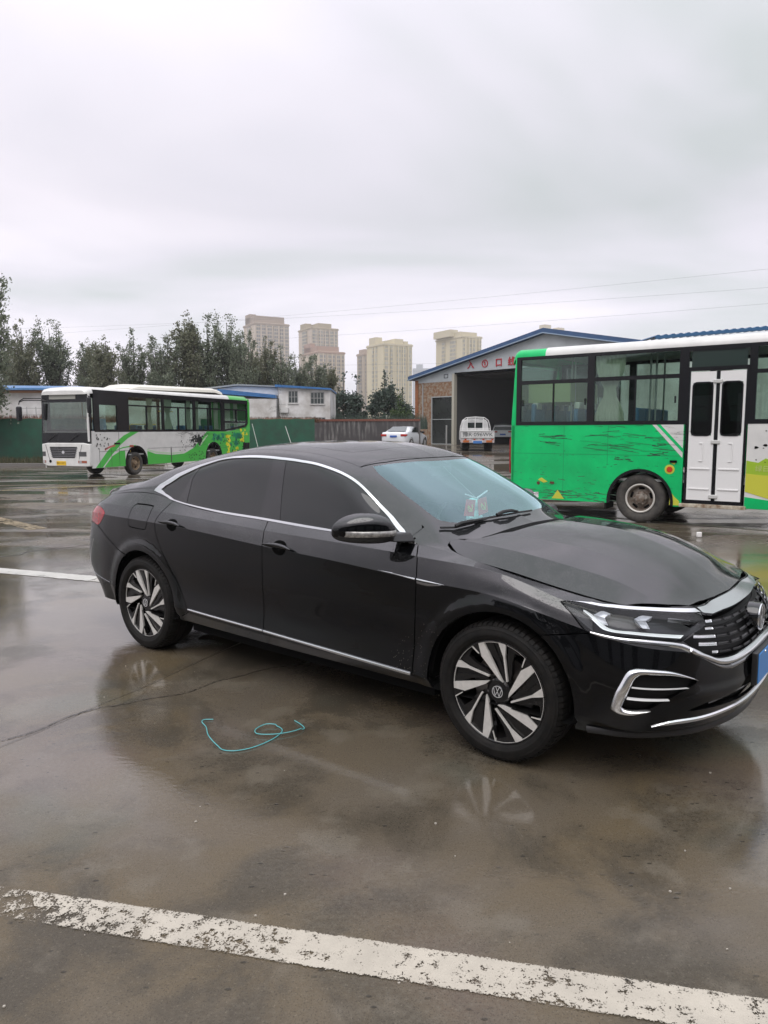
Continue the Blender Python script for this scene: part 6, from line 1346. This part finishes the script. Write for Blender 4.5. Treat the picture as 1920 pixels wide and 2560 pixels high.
# ------------------------------------------------------------------ towers
def tower_mat(name, wall, win):
    m = bpy.data.materials.new(name); m.use_nodes = True; t = m.node_tree; P = t.nodes['Principled BSDF']; l = t.links.new
    tc = t.nodes.new('ShaderNodeTexCoord'); sp = t.nodes.new('ShaderNodeSeparateXYZ'); l(tc.outputs['Object'], sp.inputs[0])
    def ma(op, a, b_):
        n = nd(t, 'ShaderNodeMath', operation=op)
        for i, v in enumerate((a, b_)):
            if isinstance(v, (int, float)): n.inputs[i].default_value = v
            else: l(v, n.inputs[i])
        return n.outputs[0]
    fz = ma('FRACT', ma('DIVIDE', sp.outputs[2], 2.9), 0); fu = ma('FRACT', ma('DIVIDE', ma('ADD', sp.outputs[0], sp.outputs[1]), 1.55), 0)
    w = ma('MULTIPLY', ma('GREATER_THAN', fz, .36), ma('GREATER_THAN', fu, .22))
    wn = nd(t, 'ShaderNodeTexWhiteNoise'); wn.noise_dimensions = '3D'; fl = nd(t, 'ShaderNodeVectorMath', operation='SNAP'); l(tc.outputs['Object'], fl.inputs[0]); fl.inputs[1].default_value = (1.55, 1.55, 2.9); l(fl.outputs[0], wn.inputs[0])
    c = t.nodes.new('ShaderNodeMix'); c.data_type = 'RGBA'; l(wn.outputs[0], c.inputs[0]); c.inputs[6].default_value = (*win, 1); c.inputs[7].default_value = (*[min(1, k*1.9) for k in win], 1)
    mx = t.nodes.new('ShaderNodeMix'); mx.data_type = 'RGBA'; l(w, mx.inputs[0]); mx.inputs[6].default_value = (*wall, 1); l(c.outputs[2], mx.inputs[7]); l(mx.outputs[2], P.inputs['Base Color']); P.inputs['Roughness'].default_value = .7
    return m
def tower(label, xl, xc, xr, Y, zt, wall, win, crown, steps, cols_a, cols_b, group='apartment towers on the horizon'):
    ph = R(30); A = (xr-xc)/math.cos(ph); B = (xc-xl)/math.sin(ph)
    t = thing('apartment_tower', label, 'tower block', (xc, Y, 0), ph, group)
    WM = mat('tower_wall_%d' % int(wall[0]*1000), wall, rough=.85, noise=.06, nscale=.08); CM = mat('tower_crown_%d' % int(crown[0]*1000), crown, rough=.85)
    MB().box(0, A, 0, B, 0, zt).build('tower_wall', WM, t)
    b = MB()
    for (u0, u1, v0, v1, h) in steps: b.box(A*u0, A*u1, B*v0, B*v1, zt+.01, zt+h)
    b.box(-.5, A+.5, -.5, B+.5, zt-1.6, zt-.4); b.build('crown', CM, t)
    TM = tower_mat('tower_windows_%d' % int(wall[0]*1000+win[0]*10), tuple(c*.80 for c in wall), win)
    for u0, u1 in cols_a: MB().box(A*u0, A*u1, -.7, -.0, 0, zt-2.5).build('window_bay', TM, t)
    for v0, v1 in cols_b: MB().box(-.7, .0, B*v0, B*v1, 0, zt-2.5).build('window_bay', TM, t)
    for u in (.16, .33, .5, .67, .84): MB().box(A*u-.4, A*u+.4, -1.1, -.71, 0, zt-1.7).build('pilaster', WM, t)
    return t
WN = (.12, .125, .125)
tower('tallest pinkish tower with brown crown, leftmost on the horizon', -117.7, -103.8, -78.4, 600, 88.5, (.50, .425, .34), WN, (.30, .24, .19), [(.02, .9, .1, .9, 5.5), (.02, .2, .5, .9, 8)], [(.03, .29), (.36, .48), (.54, .66), (.73, .97)], [(.35, .62)])
tower('cream tower with stepped brown crown between the pink towers', -76.1, -62.5, -40.1, 640, 90, (.50, .44, .32), WN, (.32, .27, .18), [(.02, .25, .5, .9, 4.5), (.3, .8, .1, .9, 4)], [(.05, .22), (.27, .42), (.47, .62), (.68, .95)], [(.3, .65)])
tower('lower pink tower with reddish crown in front of a cream tower', -64.8, -49.3, -30.2, 560, 61.2, (.52, .44, .34), WN, (.33, .22, .17), [(.02, .85, .1, .9, 4), (.02, .2, .5, .9, 7)], [(.05, .25), (.35, .6), (.7, .95)], [(.3, .55)])
tower('broad pale yellow tower behind the dark conifers', -12.25, -.2, 20.45, 520, 62.5, (.56, .50, .34), (.22, .22, .19), (.50, .45, .32), [(.02, .25, .5, .9, 5), (.45, .75, .1, .9, 3.5), (.85, .98, .2, .8, 2.5)], [(.04, .16), (.24, .36), (.46, .58), (.64, .76), (.84, .96)], [(.36, .44), (.56, .64)])
tower('short tan tower just left of the broad pale yellow tower', -20.7, -15, -6, 565, 60, (.42, .36, .28), WN, (.36, .28, .22), [(.1, .8, .1, .9, 3)], [(.1, .4), (.6, .9)], [(.3, .7)])
tower('pale yellow tower standing above the blue roof of the hall', 40.3, 57, 72.5, 540, 70, (.58, .52, .36), (.20, .20, .18), (.50, .45, .33), [(.02, .9, .1, .9, 3.0), (-.2, .2, .3, .95, 5)], [(.05, .2), (.3, .45), (.55, .7), (.8, .95)], [(.2, .42), (.62, .74)])
tower('far cream tower whose crown shows above the hall roof ridge', 171, 176, 200, 800, 109, (.55, .50, .38), WN, (.52, .46, .34), [(-.1, .25, .1, .9, 5), (.6, .95, .1, .9, 3)], [(.1, .3), (.5, .8)], [(.3, .7)])
t = thing('far_block', 'grey blue distant block low between the pale towers', 'building', (36, 900, 0), 0); MB().box(0, 34, 0, 20, 0, 76).build('tower_wall', mat('far_grey', (.36, .38, .40), rough=.9), t); MB().box(4, 12, 2, 10, 76.01, 81).build('crown', mat('far_grey'), t)
# ------------------------------------------------------------------ overhead wires
def wire(p0, p1, sag, label, r=.03):
    p0, p1 = Vector(p0), Vector(p1); pts = [p0.lerp(p1, i/24)-Vector((0, 0, sag*4*(i/24)*(1-i/24))) for i in range(25)]
    b = MB(); b.tube(pts, r, 5); tag(b.build('power_line', mat('cable', (.20, .20, .21), rough=.6), smooth=True), label, 'wire', 'overhead power lines')
wire((-60, 110, 15.2), (33, 58, 14.2), .5, 'highest power line, rising to the right above the green bus', .008)
wire((-60, 112, 16.8), (33, 58, 12.7), .6, 'middle power line, ending lower at the right edge of the photo', .008)
wire((-60, 113, 13.6), (33, 58, 11.5), .6, 'lowest power line, passing just above the hall ridge', .008)
wire((-60, 114, 11.6), (20, 80, 9.0), .4, 'faint power line crossing low in front of the pale towers', .008)
wire((-60, 114, 10.6), (20, 80, 8.2), .4, 'faintest power line, lowest of those before the pale towers', .008)
# thin white sticks leaning beside the parked bus
for a, c, lab in (((-4.9, 36.4, 1.75), (-4.35, 36.2, .1), 'thin white pole leaning against the green fence left of the brick wall'), ((-6.05, 33.6, 1.85), (-5.6, 33.4, .05), 'thin white pole leaning at the rear corner of the white bus')):
    b = MB(); b.tube([a, c], .014, 6); tag(b.build('pole', mat('white_paint', (.7, .7, .68), rough=.5)), lab, 'pole')
# ------------------------------------------------------------------ unseen workshop row added behind the viewer to darken reflections in paint and glass
t = thing('added_workshop_row', 'long dark grey workshop row, added unseen behind the viewer for the sedan doors to mirror', 'building', (-30, -13, 0), 0)
MB().box(0, 60, -8, 0, 0, 6.2).build('wall', mat('dark_grey_wall', (.045, .05, .05), rough=.8, noise=.3, nscale=.5), t)
b = MB()
for i in range(12): b.box(1+i*5, 4.6+i*5, .0, .06, .0, 3.6)
for i in range(12):
    pass
b.build('roller_doors', mat('door_grey', (.26, .27, .28), rough=.6), t); MB().box(-.5, 60.5, -8.5, .8, 6.2, 6.5).build('roof', mat('dark_roof', (.05, .05, .055), rough=.7), t)  # doors paler than the added wall so reflections show vertical bars
# ------------------------------------------------------------------ distant vehicles
WP = mat('white_car_paint', (.66, .68, .70), rough=.22, coat=.5)
DG = mat('car_dark_glass', (.025, .03, .03), rough=.05, spec=.6)
REDL = mat('lamp_red', (.40, .02, .015), rough=.2, coat=.5); PLB = mat('plate_blue2', (.03, .10, .40), rough=.4)
def loft_body(name, secs, m, parent):
    """secs: (x, [(y, z) ...right half from sill to centre])"""
    n = len(secs[0][1]); vs = []
    for x, s in secs:
        full = s+[(-y, z) for y, z in reversed(s[:-1])]; vs += [(x, y, z) for y, z in full]
    k = 2*n-1; b = MB(); b.add(vs, [(i*k+j, i*k+j+1, (i+1)*k+j+1, (i+1)*k+j) for i in range(len(secs)-1) for j in range(k-1)]+[tuple(range(k)), tuple((len(secs)-1)*k+j for j in range(k-1, -1, -1))])
    o = b.build(name, m, parent, smooth=True, angle=60); return o
def wheel_small(par, x, y, r, s):
    w = bpy.data.objects.new('wheel', None); COL.objects.link(w); w.parent = par; w.location = (x, y, r)
    b = MB(); b.lathe([(r*.7, -.02*s), (r*.75, -.10*s), (r*.93, -.10*s), (r, -.07*s), (r, .09*s), (r*.7, .10*s)], 32); b.build('tyre', BRUB, w, smooth=True, angle=50)
    b = MB()
    for k in range(10):
        a0 = 2*math.pi*k/10; b.prism([(r*.1*math.cos(a0-.5), r*.1*math.sin(a0-.5)), (r*.7*math.cos(a0-.10), r*.7*math.sin(a0-.10)), (r*.7*math.cos(a0+.10), r*.7*math.sin(a0+.10)), (r*.1*math.cos(a0+.5), r*.1*math.sin(a0+.5))], -.095*s, -.07*s)
    b.build('rim', mat('light_alloy', (.5, .5, .5), rough=.4, metal=.3), w)
def half(w, zs, ws): return [(w*a, b) for a, b in zip(ws, zs)]
# white saloon: x forward, rear at x = 0
A3 = thing('white_saloon_car', 'small white saloon car with red taillights, seen from behind by the grey wall', 'car', (.62, 46.2, .37), R(68))
def sec(x, sill, belt, w, top=None, tw=None):
    s = [(w*.90, sill), (w*.985, sill+.12), (w, sill+.32), (w*.985, belt-.12), (w*.94, belt)]
    s += [(w*.80, belt+.02), (0, belt+.035)]
    return (x, s)
loft_body('body', [sec(-.02, .42, .92, .74), sec(.06, .30, 1.02, .84), sec(.35, .22, 1.03, .89), sec(.9, .20, 1.0, .90), sec(2.0, .20, .96, .90), sec(3.0, .20, .94, .90), sec(3.5, .22, .88, .89), sec(4.1, .25, .76, .85), sec(4.38, .32, .64, .70), sec(4.44, .38, .54, .55)], WP, A3)
def cabs(x, zb, zt, wb, wt): return (x, [(wb, zb), (wb*.98, zb+(zt-zb)*.3), (wt*1.04, zb+(zt-zb)*.8), (wt*.93, zt-.02), (0, zt)])
cb = loft_body('roof', [cabs(.45, 1.0, 1.04, .80, .74), cabs(.95, 1.0, 1.27, .82, .66), cabs(1.3, .98, 1.385, .82, .62), cabs(1.9, .97, 1.42, .82, .62), cabs(2.4, .96, 1.385, .82, .61), cabs(2.9, .95, 1.18, .82, .66), cabs(3.35, .93, .97, .80, .74)], WP, A3)
MB().add([(.50, -.62, 1.075), (.50, .62, 1.075), (1.17, .50, 1.372), (1.17, -.50, 1.372)], [(0, 1, 2, 3)]).build('rear_window', mat('rear_glass_grey', (.10, .115, .115), rough=.1, spec=.6), A3).location = (-.035, 0, .025)
for s in (-1, 1):
    MB().prism([(1.05, 1.03), (1.55, 1.335), (2.05, 1.36), (2.45, 1.30), (3.0, 1.02)], s*.745, s*.835).build('side_window', DG, A3)
    MB().prism([(-.05, .78), (-.05, .92), (.28, .90), (.33, .84)], s*.48, s*.86).build('taillight', REDL, A3, bevel=.02)
    MB().box(2.72, 2.92, s*.9 if s > 0 else s*1.07, s*1.07 if s > 0 else s*.9, .96, 1.10).build('door_mirror', TRIM, A3, bevel=.03)
    for x in (.82, 3.46):
        wheel_small(A3, x, -s*.82, .32, s); MB().lathe([(.385, -s*.912), (.37, -s*.90), (.36, -s*.70)], 28, 'y', (x, 0, .33)).build('wheel_arch', DARK, A3)
    MB().box(1.75, 1.92, s*.90-.01, s*.90+.01, .84, .87).build('door_handle', WP, A3); MB().box(2.65, 2.82, s*.90-.01, s*.90+.01, .83, .86).build('door_handle', WP, A3)
MB().box(-.065, -.04, -.23, .23, .72, .84).build('number_plate', PLB, A3)
MB().box(-.05, .1, -.60, .60, .28, .42).build('rear_skirt', DARK, A3)
b = MB(); b.prism([(1.25, 1.42), (1.42, 1.42), (1.27, 1.47)], -.015, .015); b.build('roof_antenna', TRIM, A3)
# small white pickup lorry
T_ = thing('white_pickup_truck', 'small white flatbed pickup with tall rear guard frame facing the open bay', 'truck', (5.06, 39.4, .40), R(86))
TW = mat('truck_white', (.58, .58, .57), rough=.4, noise=.2, nscale=4)
MB().box(0, 2.6, -.90, .90, .60, .68).build('bed_floor', TW, T_)
TG = MB().box(-.04, .0, -.90, .90, .68, 1.10).build('tailgate', TW, T_)
for s in (-1, 1): MB().box(.0, 2.6, min(s*.87, s*.90), max(s*.87, s*.90), .68, 1.10).build('bed_side', TW, T_)
MB().box(-.055, -.041, -.88, .88, .70, .73).build('gate_rib', FRM, TG); MB().box(-.055, -.041, -.88, .88, 1.04, 1.07).build('gate_rib', FRM, TG)
text_mesh('gate_lettering', '豫R·096WK', .28, mat('ink_dark', (.04, .05, .05), rough=.6), TG, mw=frame((-.046, 0, .89), (0, -1, 0), (0, 0, 1)), sx=1.15)
for i in range(7): MB().box(-.06, -.042, -.84+i*.24, -.74+i*.24, .60, .67).build('reflective_tape', REDL if i % 2 == 0 else TW, T_)
MB().box(-.05, .06, -.90, .90, .46, .60).build('rear_beam', mat('beam_grey', (.42, .36, .36), rough=.5), T_)
for s in (-1, 1): MB().box(-.08, -.05, s*.62-.16, s*.62+.16, .48, .59).build('taillight', mat('lamp_amber', (.42, .12, .03), rough=.3), T_); MB().box(.3, 1.1, s*.55-.04, s*.55+.04, .3, .5).build('chassis_rail', DARK, T_)
MB().box(-.09, -.05, -.24, .24, .42, .56).build('number_plate', mat('plate_blue3', (.05, .16, .42), rough=.4), T_); MB().box(-.075, -.052, -.30, .30, .47, .58).build('plate_panel', TW, T_)
# cab
cbn = loft_body('cab', [(2.65, [(.78, .45), (.80, 1.0), (.74, 1.55), (.62, 1.72), (0, 1.75)]), (3.4, [(.78, .45), (.80, 1.0), (.76, 1.55), (.64, 1.74), (0, 1.78)]), (4.2, [(.78, .45), (.79, .98), (.66, 1.20), (.4, 1.22), (0, 1.22)])], TW, T_)
b = MB(); b.box(2.63, 2.66, -.42, -.03, 1.26, 1.56); b.box(2.63, 2.66, .03, .42, 1.26, 1.56); b.build('cab_window', DG, cbn)
# guard frame
b = MB(); hoop = [(2.45, -.86, 1.10), (2.45, -.84, 1.35), (2.45, -.74, 1.68), (2.45, -.52, 1.84), (2.45, 0, 1.88), (2.45, .52, 1.84), (2.45, .74, 1.68), (2.45, .84, 1.35), (2.45, .86, 1.10)]
b.tube(hoop, .022, 6); b.tube([(x-.0, y*.86, z-.06) for x, y, z in hoop], .016, 6)
for y in (-.45, 0, .45): b.tube([(2.45, y, .70), (2.45, y, 1.85)], .016, 6)
for z in (1.12, 1.2): b.tube([(2.45, -.85, z), (2.45, .85, z)], .014, 6)
b.build('guard_frame', mat('frame_white', (.68, .68, .66), rough=.4), T_, smooth=True)
for x, ys_ in ((.85, (-.72, -.53, .53, .72)), (3.5, (-.68, .68))):
    for y in ys_: wheel_small(T_, x, y, .30, 1 if y < 0 else -1)
for s in (-1, 1): MB().box(.35, .37, s*.62-.2, s*.62+.2, .12, .48).build('mud_flap', RUB, T_)
# white suv inside the bay
S_ = thing('white_suv', 'white SUV standing inside the hall beside the pickup truck', 'car', (9.85, 60.5, .40), R(82))
loft_body('body', [(0, [(.80, .42), (.86, .62), (.88, .85), (.84, 1.06), (0, 1.08)]), (.15, [(.84, .30), (.90, .6), (.91, .9), (.86, 1.10), (0, 1.12)]), (3.2, [(.84, .28), (.90, .6), (.91, .85), (.86, 1.02), (0, 1.04)]), (4.2, [(.78, .3), (.82, .5), (.80, .75), (.7, .88), (0, .9)])], WP, S_)
loft_body('roof', [(.02, [(.82, 1.06), (.80, 1.2), (.70, 1.50), (0, 1.54)]), (.5, [(.84, 1.06), (.82, 1.25), (.68, 1.60), (0, 1.64)]), (2.2, [(.84, 1.04), (.82, 1.25), (.68, 1.58), (0, 1.62)]), (3.1, [(.82, 1.02), (.80, 1.03), (.7, 1.05), (0, 1.06)])], WP, S_)
MB().add([(-.02, -.76, 1.12), (-.02, .76, 1.12), (.03, .64, 1.46), (.03, -.64, 1.46)], [(0, 1, 2, 3)]).build('rear_window', DG, S_)
for s in (-1, 1):
    MB().box(-.04, .1, s*.64-.20, s*.64+.20, .92, 1.04).build('taillight', REDL, S_, bevel=.02); wheel_small(S_, .8, -s*.8, .34, s); wheel_small(S_, 3.4, -s*.8, .34, s)
MB().box(-.05, .1, -.78, .78, .40, .56).build('rear_skirt', DARK, S_, bevel=.03); MB().box(-.03, .0, -.24, .24, .70, .82).build('number_plate', PLB, S_)
# ------------------------------------------------------------------ trees
def leaf_mat(name, a, b_):
    m = bpy.data.materials.new(name); m.use_nodes = True; t = m.node_tree; P = t.nodes['Principled BSDF']; l = t.links.new
    g = t.nodes.new('ShaderNodeNewGeometry'); r = t.nodes.new('ShaderNodeValToRGB'); l(g.outputs['Random Per Island'], r.inputs[0])
    e = r.color_ramp.elements; e[0].color = (*a, 1); e[1].color = (*b_, 1); l(r.outputs[0], P.inputs['Base Color']); P.inputs['Roughness'].default_value = .55
    tr = nd(t, 'ShaderNodeBsdfTranslucent'); l(r.outputs[0], tr.inputs[0]); mx = t.nodes.new('ShaderNodeMixShader'); mx.inputs[0].default_value = .35
    o = t.nodes['Material Output']; l(P.outputs[0], mx.inputs[1]); l(tr.outputs[0], mx.inputs[2]); l(mx.outputs[0], o.inputs[0]); return m
LEAF = [leaf_mat('poplar_leaf', (.09, .118, .072), (.24, .265, .185)), leaf_mat('olive_leaf', (.09, .10, .055), (.20, .205, .13)), leaf_mat('dark_leaf', (.034, .060, .046), (.09, .12, .09)), leaf_mat('fresh_leaf', (.035, .065, .020), (.09, .14, .05))]
BARK = mat('bark', (.07, .06, .05), rough=.9, noise=.4, nscale=12)
def tree_mesh(seed, h, w, limbs, leaves, ls, spread, low=.1, kind='poplar'):
    rnd = random.Random(seed); T = MB(); LF = []
    T.tube([(0, 0, 0), (.04*h*rnd.uniform(-1, 1)*.3, 0, h*.35), (.02*h*rnd.uniform(-1, 1), .02*h*rnd.uniform(-1, 1), h*.88)], [h*.014, h*.010, h*.002], 7)
    tips = []
    for i in range(limbs):
        z0 = h*rnd.uniform(low, .62); a = rnd.uniform(0, 2*math.pi); ln = h*rnd.uniform(.22, .45)*(1-z0/h*.35)
        if kind == 'poplar': out_ = w*rnd.uniform(.25, 1.)*(1-.6*z0/h); up = ln*rnd.uniform(.8, 1.1)
        else: out_ = w*(1.05-z0/h)*rnd.uniform(.55, 1.05); up = out_*rnd.uniform(.15, .7)
        up = min(up, h*.97-z0)
        p0 = Vector((0, 0, z0)); p3 = Vector((math.cos(a)*out_, math.sin(a)*out_, z0+up)); p1 = p0.lerp(p3, .4)+Vector((math.cos(a), math.sin(a), -.3))*out_*.22
        P = [p0, p1, p0.lerp(p3, .75)+Vector((math.cos(a), math.sin(a), 0))*out_*.08, p3]; T.tube(P, [h*.006, h*.004, h*.0025, h*.001], 5)
        tips.append(P)
    tips.append([Vector((0, 0, h*.35)), Vector((0, 0, h*.6)), Vector((0, 0, h*.8)), Vector((0, 0, h*.93))])
    per = leaves//len(tips)
    for P in tips:
        # small tufts strung along each limb, so that sky shows between them
        nt_ = rnd.randint(6, 10)
        for q in range(nt_):
            s = rnd.uniform(.22, 1.02); k = min(2, int(s*3)); f = s*3-k; c = P[k].lerp(P[k+1], f); r_ = spread*rnd.uniform(.35, 1.)*(1.15-.75*s)
            for _ in range(per//nt_):
                d = Vector((rnd.gauss(0, 1), rnd.gauss(0, 1), rnd.gauss(0, 1.15)))*r_*.5; p = c+d
                n = Vector((rnd.gauss(0, 1), rnd.gauss(0, 1), rnd.gauss(0, 1))).normalized(); u = n.orthogonal().normalized(); v = n.cross(u); z = ls*rnd.uniform(.6, 1.4)
                b0 = len(LF); LF.append([p+u*z*.5, p+v*z*.35, p-u*z*.6, p-v*z*.35])
    T2 = MB()
    for q in LF: T2.add(q, [(0, 1, 2, 3)])
    return T, T2
def make_tree(kindargs, lm, name='poplar_tree', label='', cat='tree', loc=(0, 0, 0), rz=0, group=None):
    t = thing(name, label, cat, loc, rz, group); T, Lf = tree_mesh(*kindargs); T.build('trunk', BARK, t, smooth=True)
    me = bpy.data.meshes.new('crown'); me.from_pydata(Lf.v, [], Lf.f); link('crown', me, lm, t); return t
PR = [make_tree((s, 10, 1.95, 46, 13000, .125, .80, .04), LEAF[k], label='x', group='row of poplars behind the yard') for s, k in ((1, 0), (2, 0), (3, 1), (4, 0), (7, 1))]
ORD = ['leftmost', 'second', 'third', 'fourth', 'fifth', 'sixth', 'seventh', 'eighth', 'ninth', 'tenth', 'eleventh', 'twelfth', 'thirteenth', 'fourteenth', 'fifteenth', 'sixteenth', 'seventeenth', 'eighteenth', 'nineteenth', 'twentieth', 'twenty-first', 'twenty-second']
row = [(-29.6, 60, 9.0), (-28.3, 58, 10.3), (-26.9, 60, 10.5), (-25.2, 63, 9.6), (-23.6, 60, 8.9), (-21.9, 58, 9.2), (-20.4, 60, 9.8), (-18.9, 62, 8.8), (-17.4, 59, 9.3), (-15.9, 60, 10.5), (-14.4, 61, 10.2), (-13.0, 62, 10.3), (-11.4, 60, 9.0), (-9.9, 62, 8.7), (-8.5, 61, 8.6), (-7.1, 63, 8.0), (-5.8, 62, 8.1), (-31.5, 62, 9.5), (-22.8, 66, 8.2), (-16.6, 67, 8.6), (-12.2, 68, 8.9), (-4.7, 64, 7.6)]
row.sort(key=lambda q: q[0]/q[1])
rnd = random.Random(5)
for i, (x, y, h) in enumerate(row):
    o = PR[i] if i < len(PR) else copy_tree(PR[(i*3+1) % len(PR)])
    o.location = (x, y, 0); s = h/9.5*(1.09 if -17 < x < -9 else 1); o.scale = (s*rnd.uniform(.85, 1.1), s*rnd.uniform(.85, 1.1), s); o.rotation_euler = (0, 0, rnd.uniform(0, 6)); o['label'] = 'thin leafy poplar, %s from the left in the row behind the yard' % ORD[i]
make_tree((31, 9.6, 2.2, 40, 13000, .12, .9, .06), LEAF[0], 'poplar_tree', 'tall dark near tree cut by the left edge of the photo', 'tree', (-18.9, 34.6, -.2), .6)
c1 = make_tree((41, 7.3, 2.1, 44, 5200, .20, .9, .05, 'con'), LEAF[2], 'conifer_tree', 'broad dark evergreen in front of the pale yellow tower', 'tree', (0.1, 62, 0), 0, 'dark evergreens over the wall')
c2 = make_tree((43, 6.9, 1.3, 36, 3600, .20, .75, .05, 'con'), LEAF[2], 'conifer_tree', 'dark evergreen nearest the white house', 'tree', (-3.3, 60, 0), 0, 'dark evergreens over the wall')
c3 = copy_tree(c2); c3.location = (-2.3, 61, 0); c3.scale = (1, 1, .98); c3.rotation_euler = (0, 0, 2); c3['label'] = 'slim dark evergreen just right of the one nearest the white house'
c4 = copy_tree(c1); c4.location = (1.6, 64, 0); c4.scale = (.7, .7, .80); c4.rotation_euler = (0, 0, 3); c4['label'] = 'smaller dark evergreen partly behind the fresh green bush by the hall'
make_tree((51, 4.4, 1.5, 30, 3000, .17, .9, .02, 'con'), LEAF[3], 'bush', 'fresh green bush above the wall next to the hall corner', 'bush', (1.2, 56, 0))
make_tree((52, 3.6, 1.2, 22, 1500, .17, .7, .05, 'con'), LEAF[2], 'bush', 'low dark bush squeezed between hall and fresh green bush', 'bush', (2.9, 62, 0))
make_tree((53, 9.5, 1.5, 16, 1500, .25, .8, .3), LEAF[0], 'distant_tree', 'distant treetop peeping over the left slope of the blue hall roof', 'tree', (6.8, 95, 0))
# feathery sapling behind the fence
t = thing('sapling', 'feathery layered sapling over the green fence beside the white house', 'tree', (-5.9, 41, 0)); b = MB(); b.tube([(0, 0, 0), (.05, 0, 2), (0, 0, 4.0)], [.04, .03, .01], 6); b.build('trunk', BARK, t, smooth=True)
rnd = random.Random(9); b = MB()
for k in range(26):
    z = 1.9+2.0*rnd.random()**1.2; a = rnd.uniform(0, 6.28); ln = (4.2-z)*rnd.uniform(.45, .75)
    for j in range(40):
        s = j/40; c = Vector((math.cos(a)*ln*s, math.sin(a)*ln*s, z+.12*ln*s-.35*ln*s*s)); p = c+Vector((rnd.gauss(0, .05), rnd.gauss(0, .05), rnd.gauss(0, .02)))
        u = Vector((math.cos(a+1.3*(1 if j % 2 else -1)), math.sin(a+1.3*(1 if j % 2 else -1)), -.1))*.10*(1.2-s*.5); v = Vector((0, 0, 1)).cross(u)*.25
        b.add([p, p+u*.5+v, p+u, p+u*.5-v], [(0, 1, 2, 3)])
me = bpy.data.meshes.new('crown'); me.from_pydata(b.v, [], b.f); link('crown', me, LEAF[2], t)
# weeds and reddish creepers
def weeds(name, x0, x1, y0, y1, n, h, m, seed, z=0):
    rnd = random.Random(seed); b = MB()
    for _ in range(n):
        x = rnd.uniform(x0, x1); y = rnd.uniform(y0, y1); hh = h*rnd.uniform(.2, 1); a = rnd.uniform(0, 6.28); w = .03*rnd.uniform(.5, 1.5); dx = math.cos(a)*w; dy = math.sin(a)*w; l_ = rnd.uniform(-.15, .15)
        b.add([(x-dx, y-dy, z), (x+dx, y+dy, z), (x+dx*.4+l_, y+dy*.4, z+hh)], [(0, 1, 2)])
    me = bpy.data.meshes.new(name); me.from_pydata(b.v, [], b.f); o = link(name, me, m); o['kind'] = 'stuff'; return o
WD = leaf_mat('weed', (.05, .055, .025), (.13, .12, .065))
weeds('weeds', -34, -10.5, 33.0, 35.4, 9000, .42, WD, 1); weeds('weeds', -34, -12, 32.4, 34, 4000, .16, WD, 2)
weeds('creeper', -22, -13, 35.7, 36.6, 2500, .45, leaf_mat('red_creeper', (.10, .045, .03), (.28, .12, .08)), 4, 1.95)
weeds('creeper', -9, -3.4, 38.2, 38.9, 2500, .35, leaf_mat('brown_creeper', (.07, .05, .03), (.20, .10, .06)), 6, 1.95)
weeds('undergrowth', -4, 3, 50, 54, 3000, 1.2, LEAF[2], 8, 1.6)
tag(MB().box(-34, -12.2, 32.0, 32.35, -.05, .12).build('kerb', mat('kerb_grey', (.14, .13, .12), rough=.7)), 'long low kerb below the green fence on the left', 'kerb')
# ------------------------------------------------------------------ thin rain haze
b = MB(); b.box(-420, 420, -40, 940, -1.2, 130); hz = b.build('haze', None)
hm = bpy.data.materials.new('haze'); hm.use_nodes = True; t = hm.node_tree; t.nodes.clear(); o = t.nodes.new('ShaderNodeOutputMaterial'); v = t.nodes.new('ShaderNodeVolumePrincipled')
v.inputs['Color'].default_value = (.93, .94, .96, 1); v.inputs['Density'].default_value = .0004; v.inputs['Anisotropy'].default_value = .2
t.links.new(v.outputs[0], o.inputs['Volume']); hz.data.materials.clear(); hz.data.materials.append(hm); hz['kind'] = 'stuff'
SC.cycles.volume_bounces = 1
bpy.context.view_layer.update()
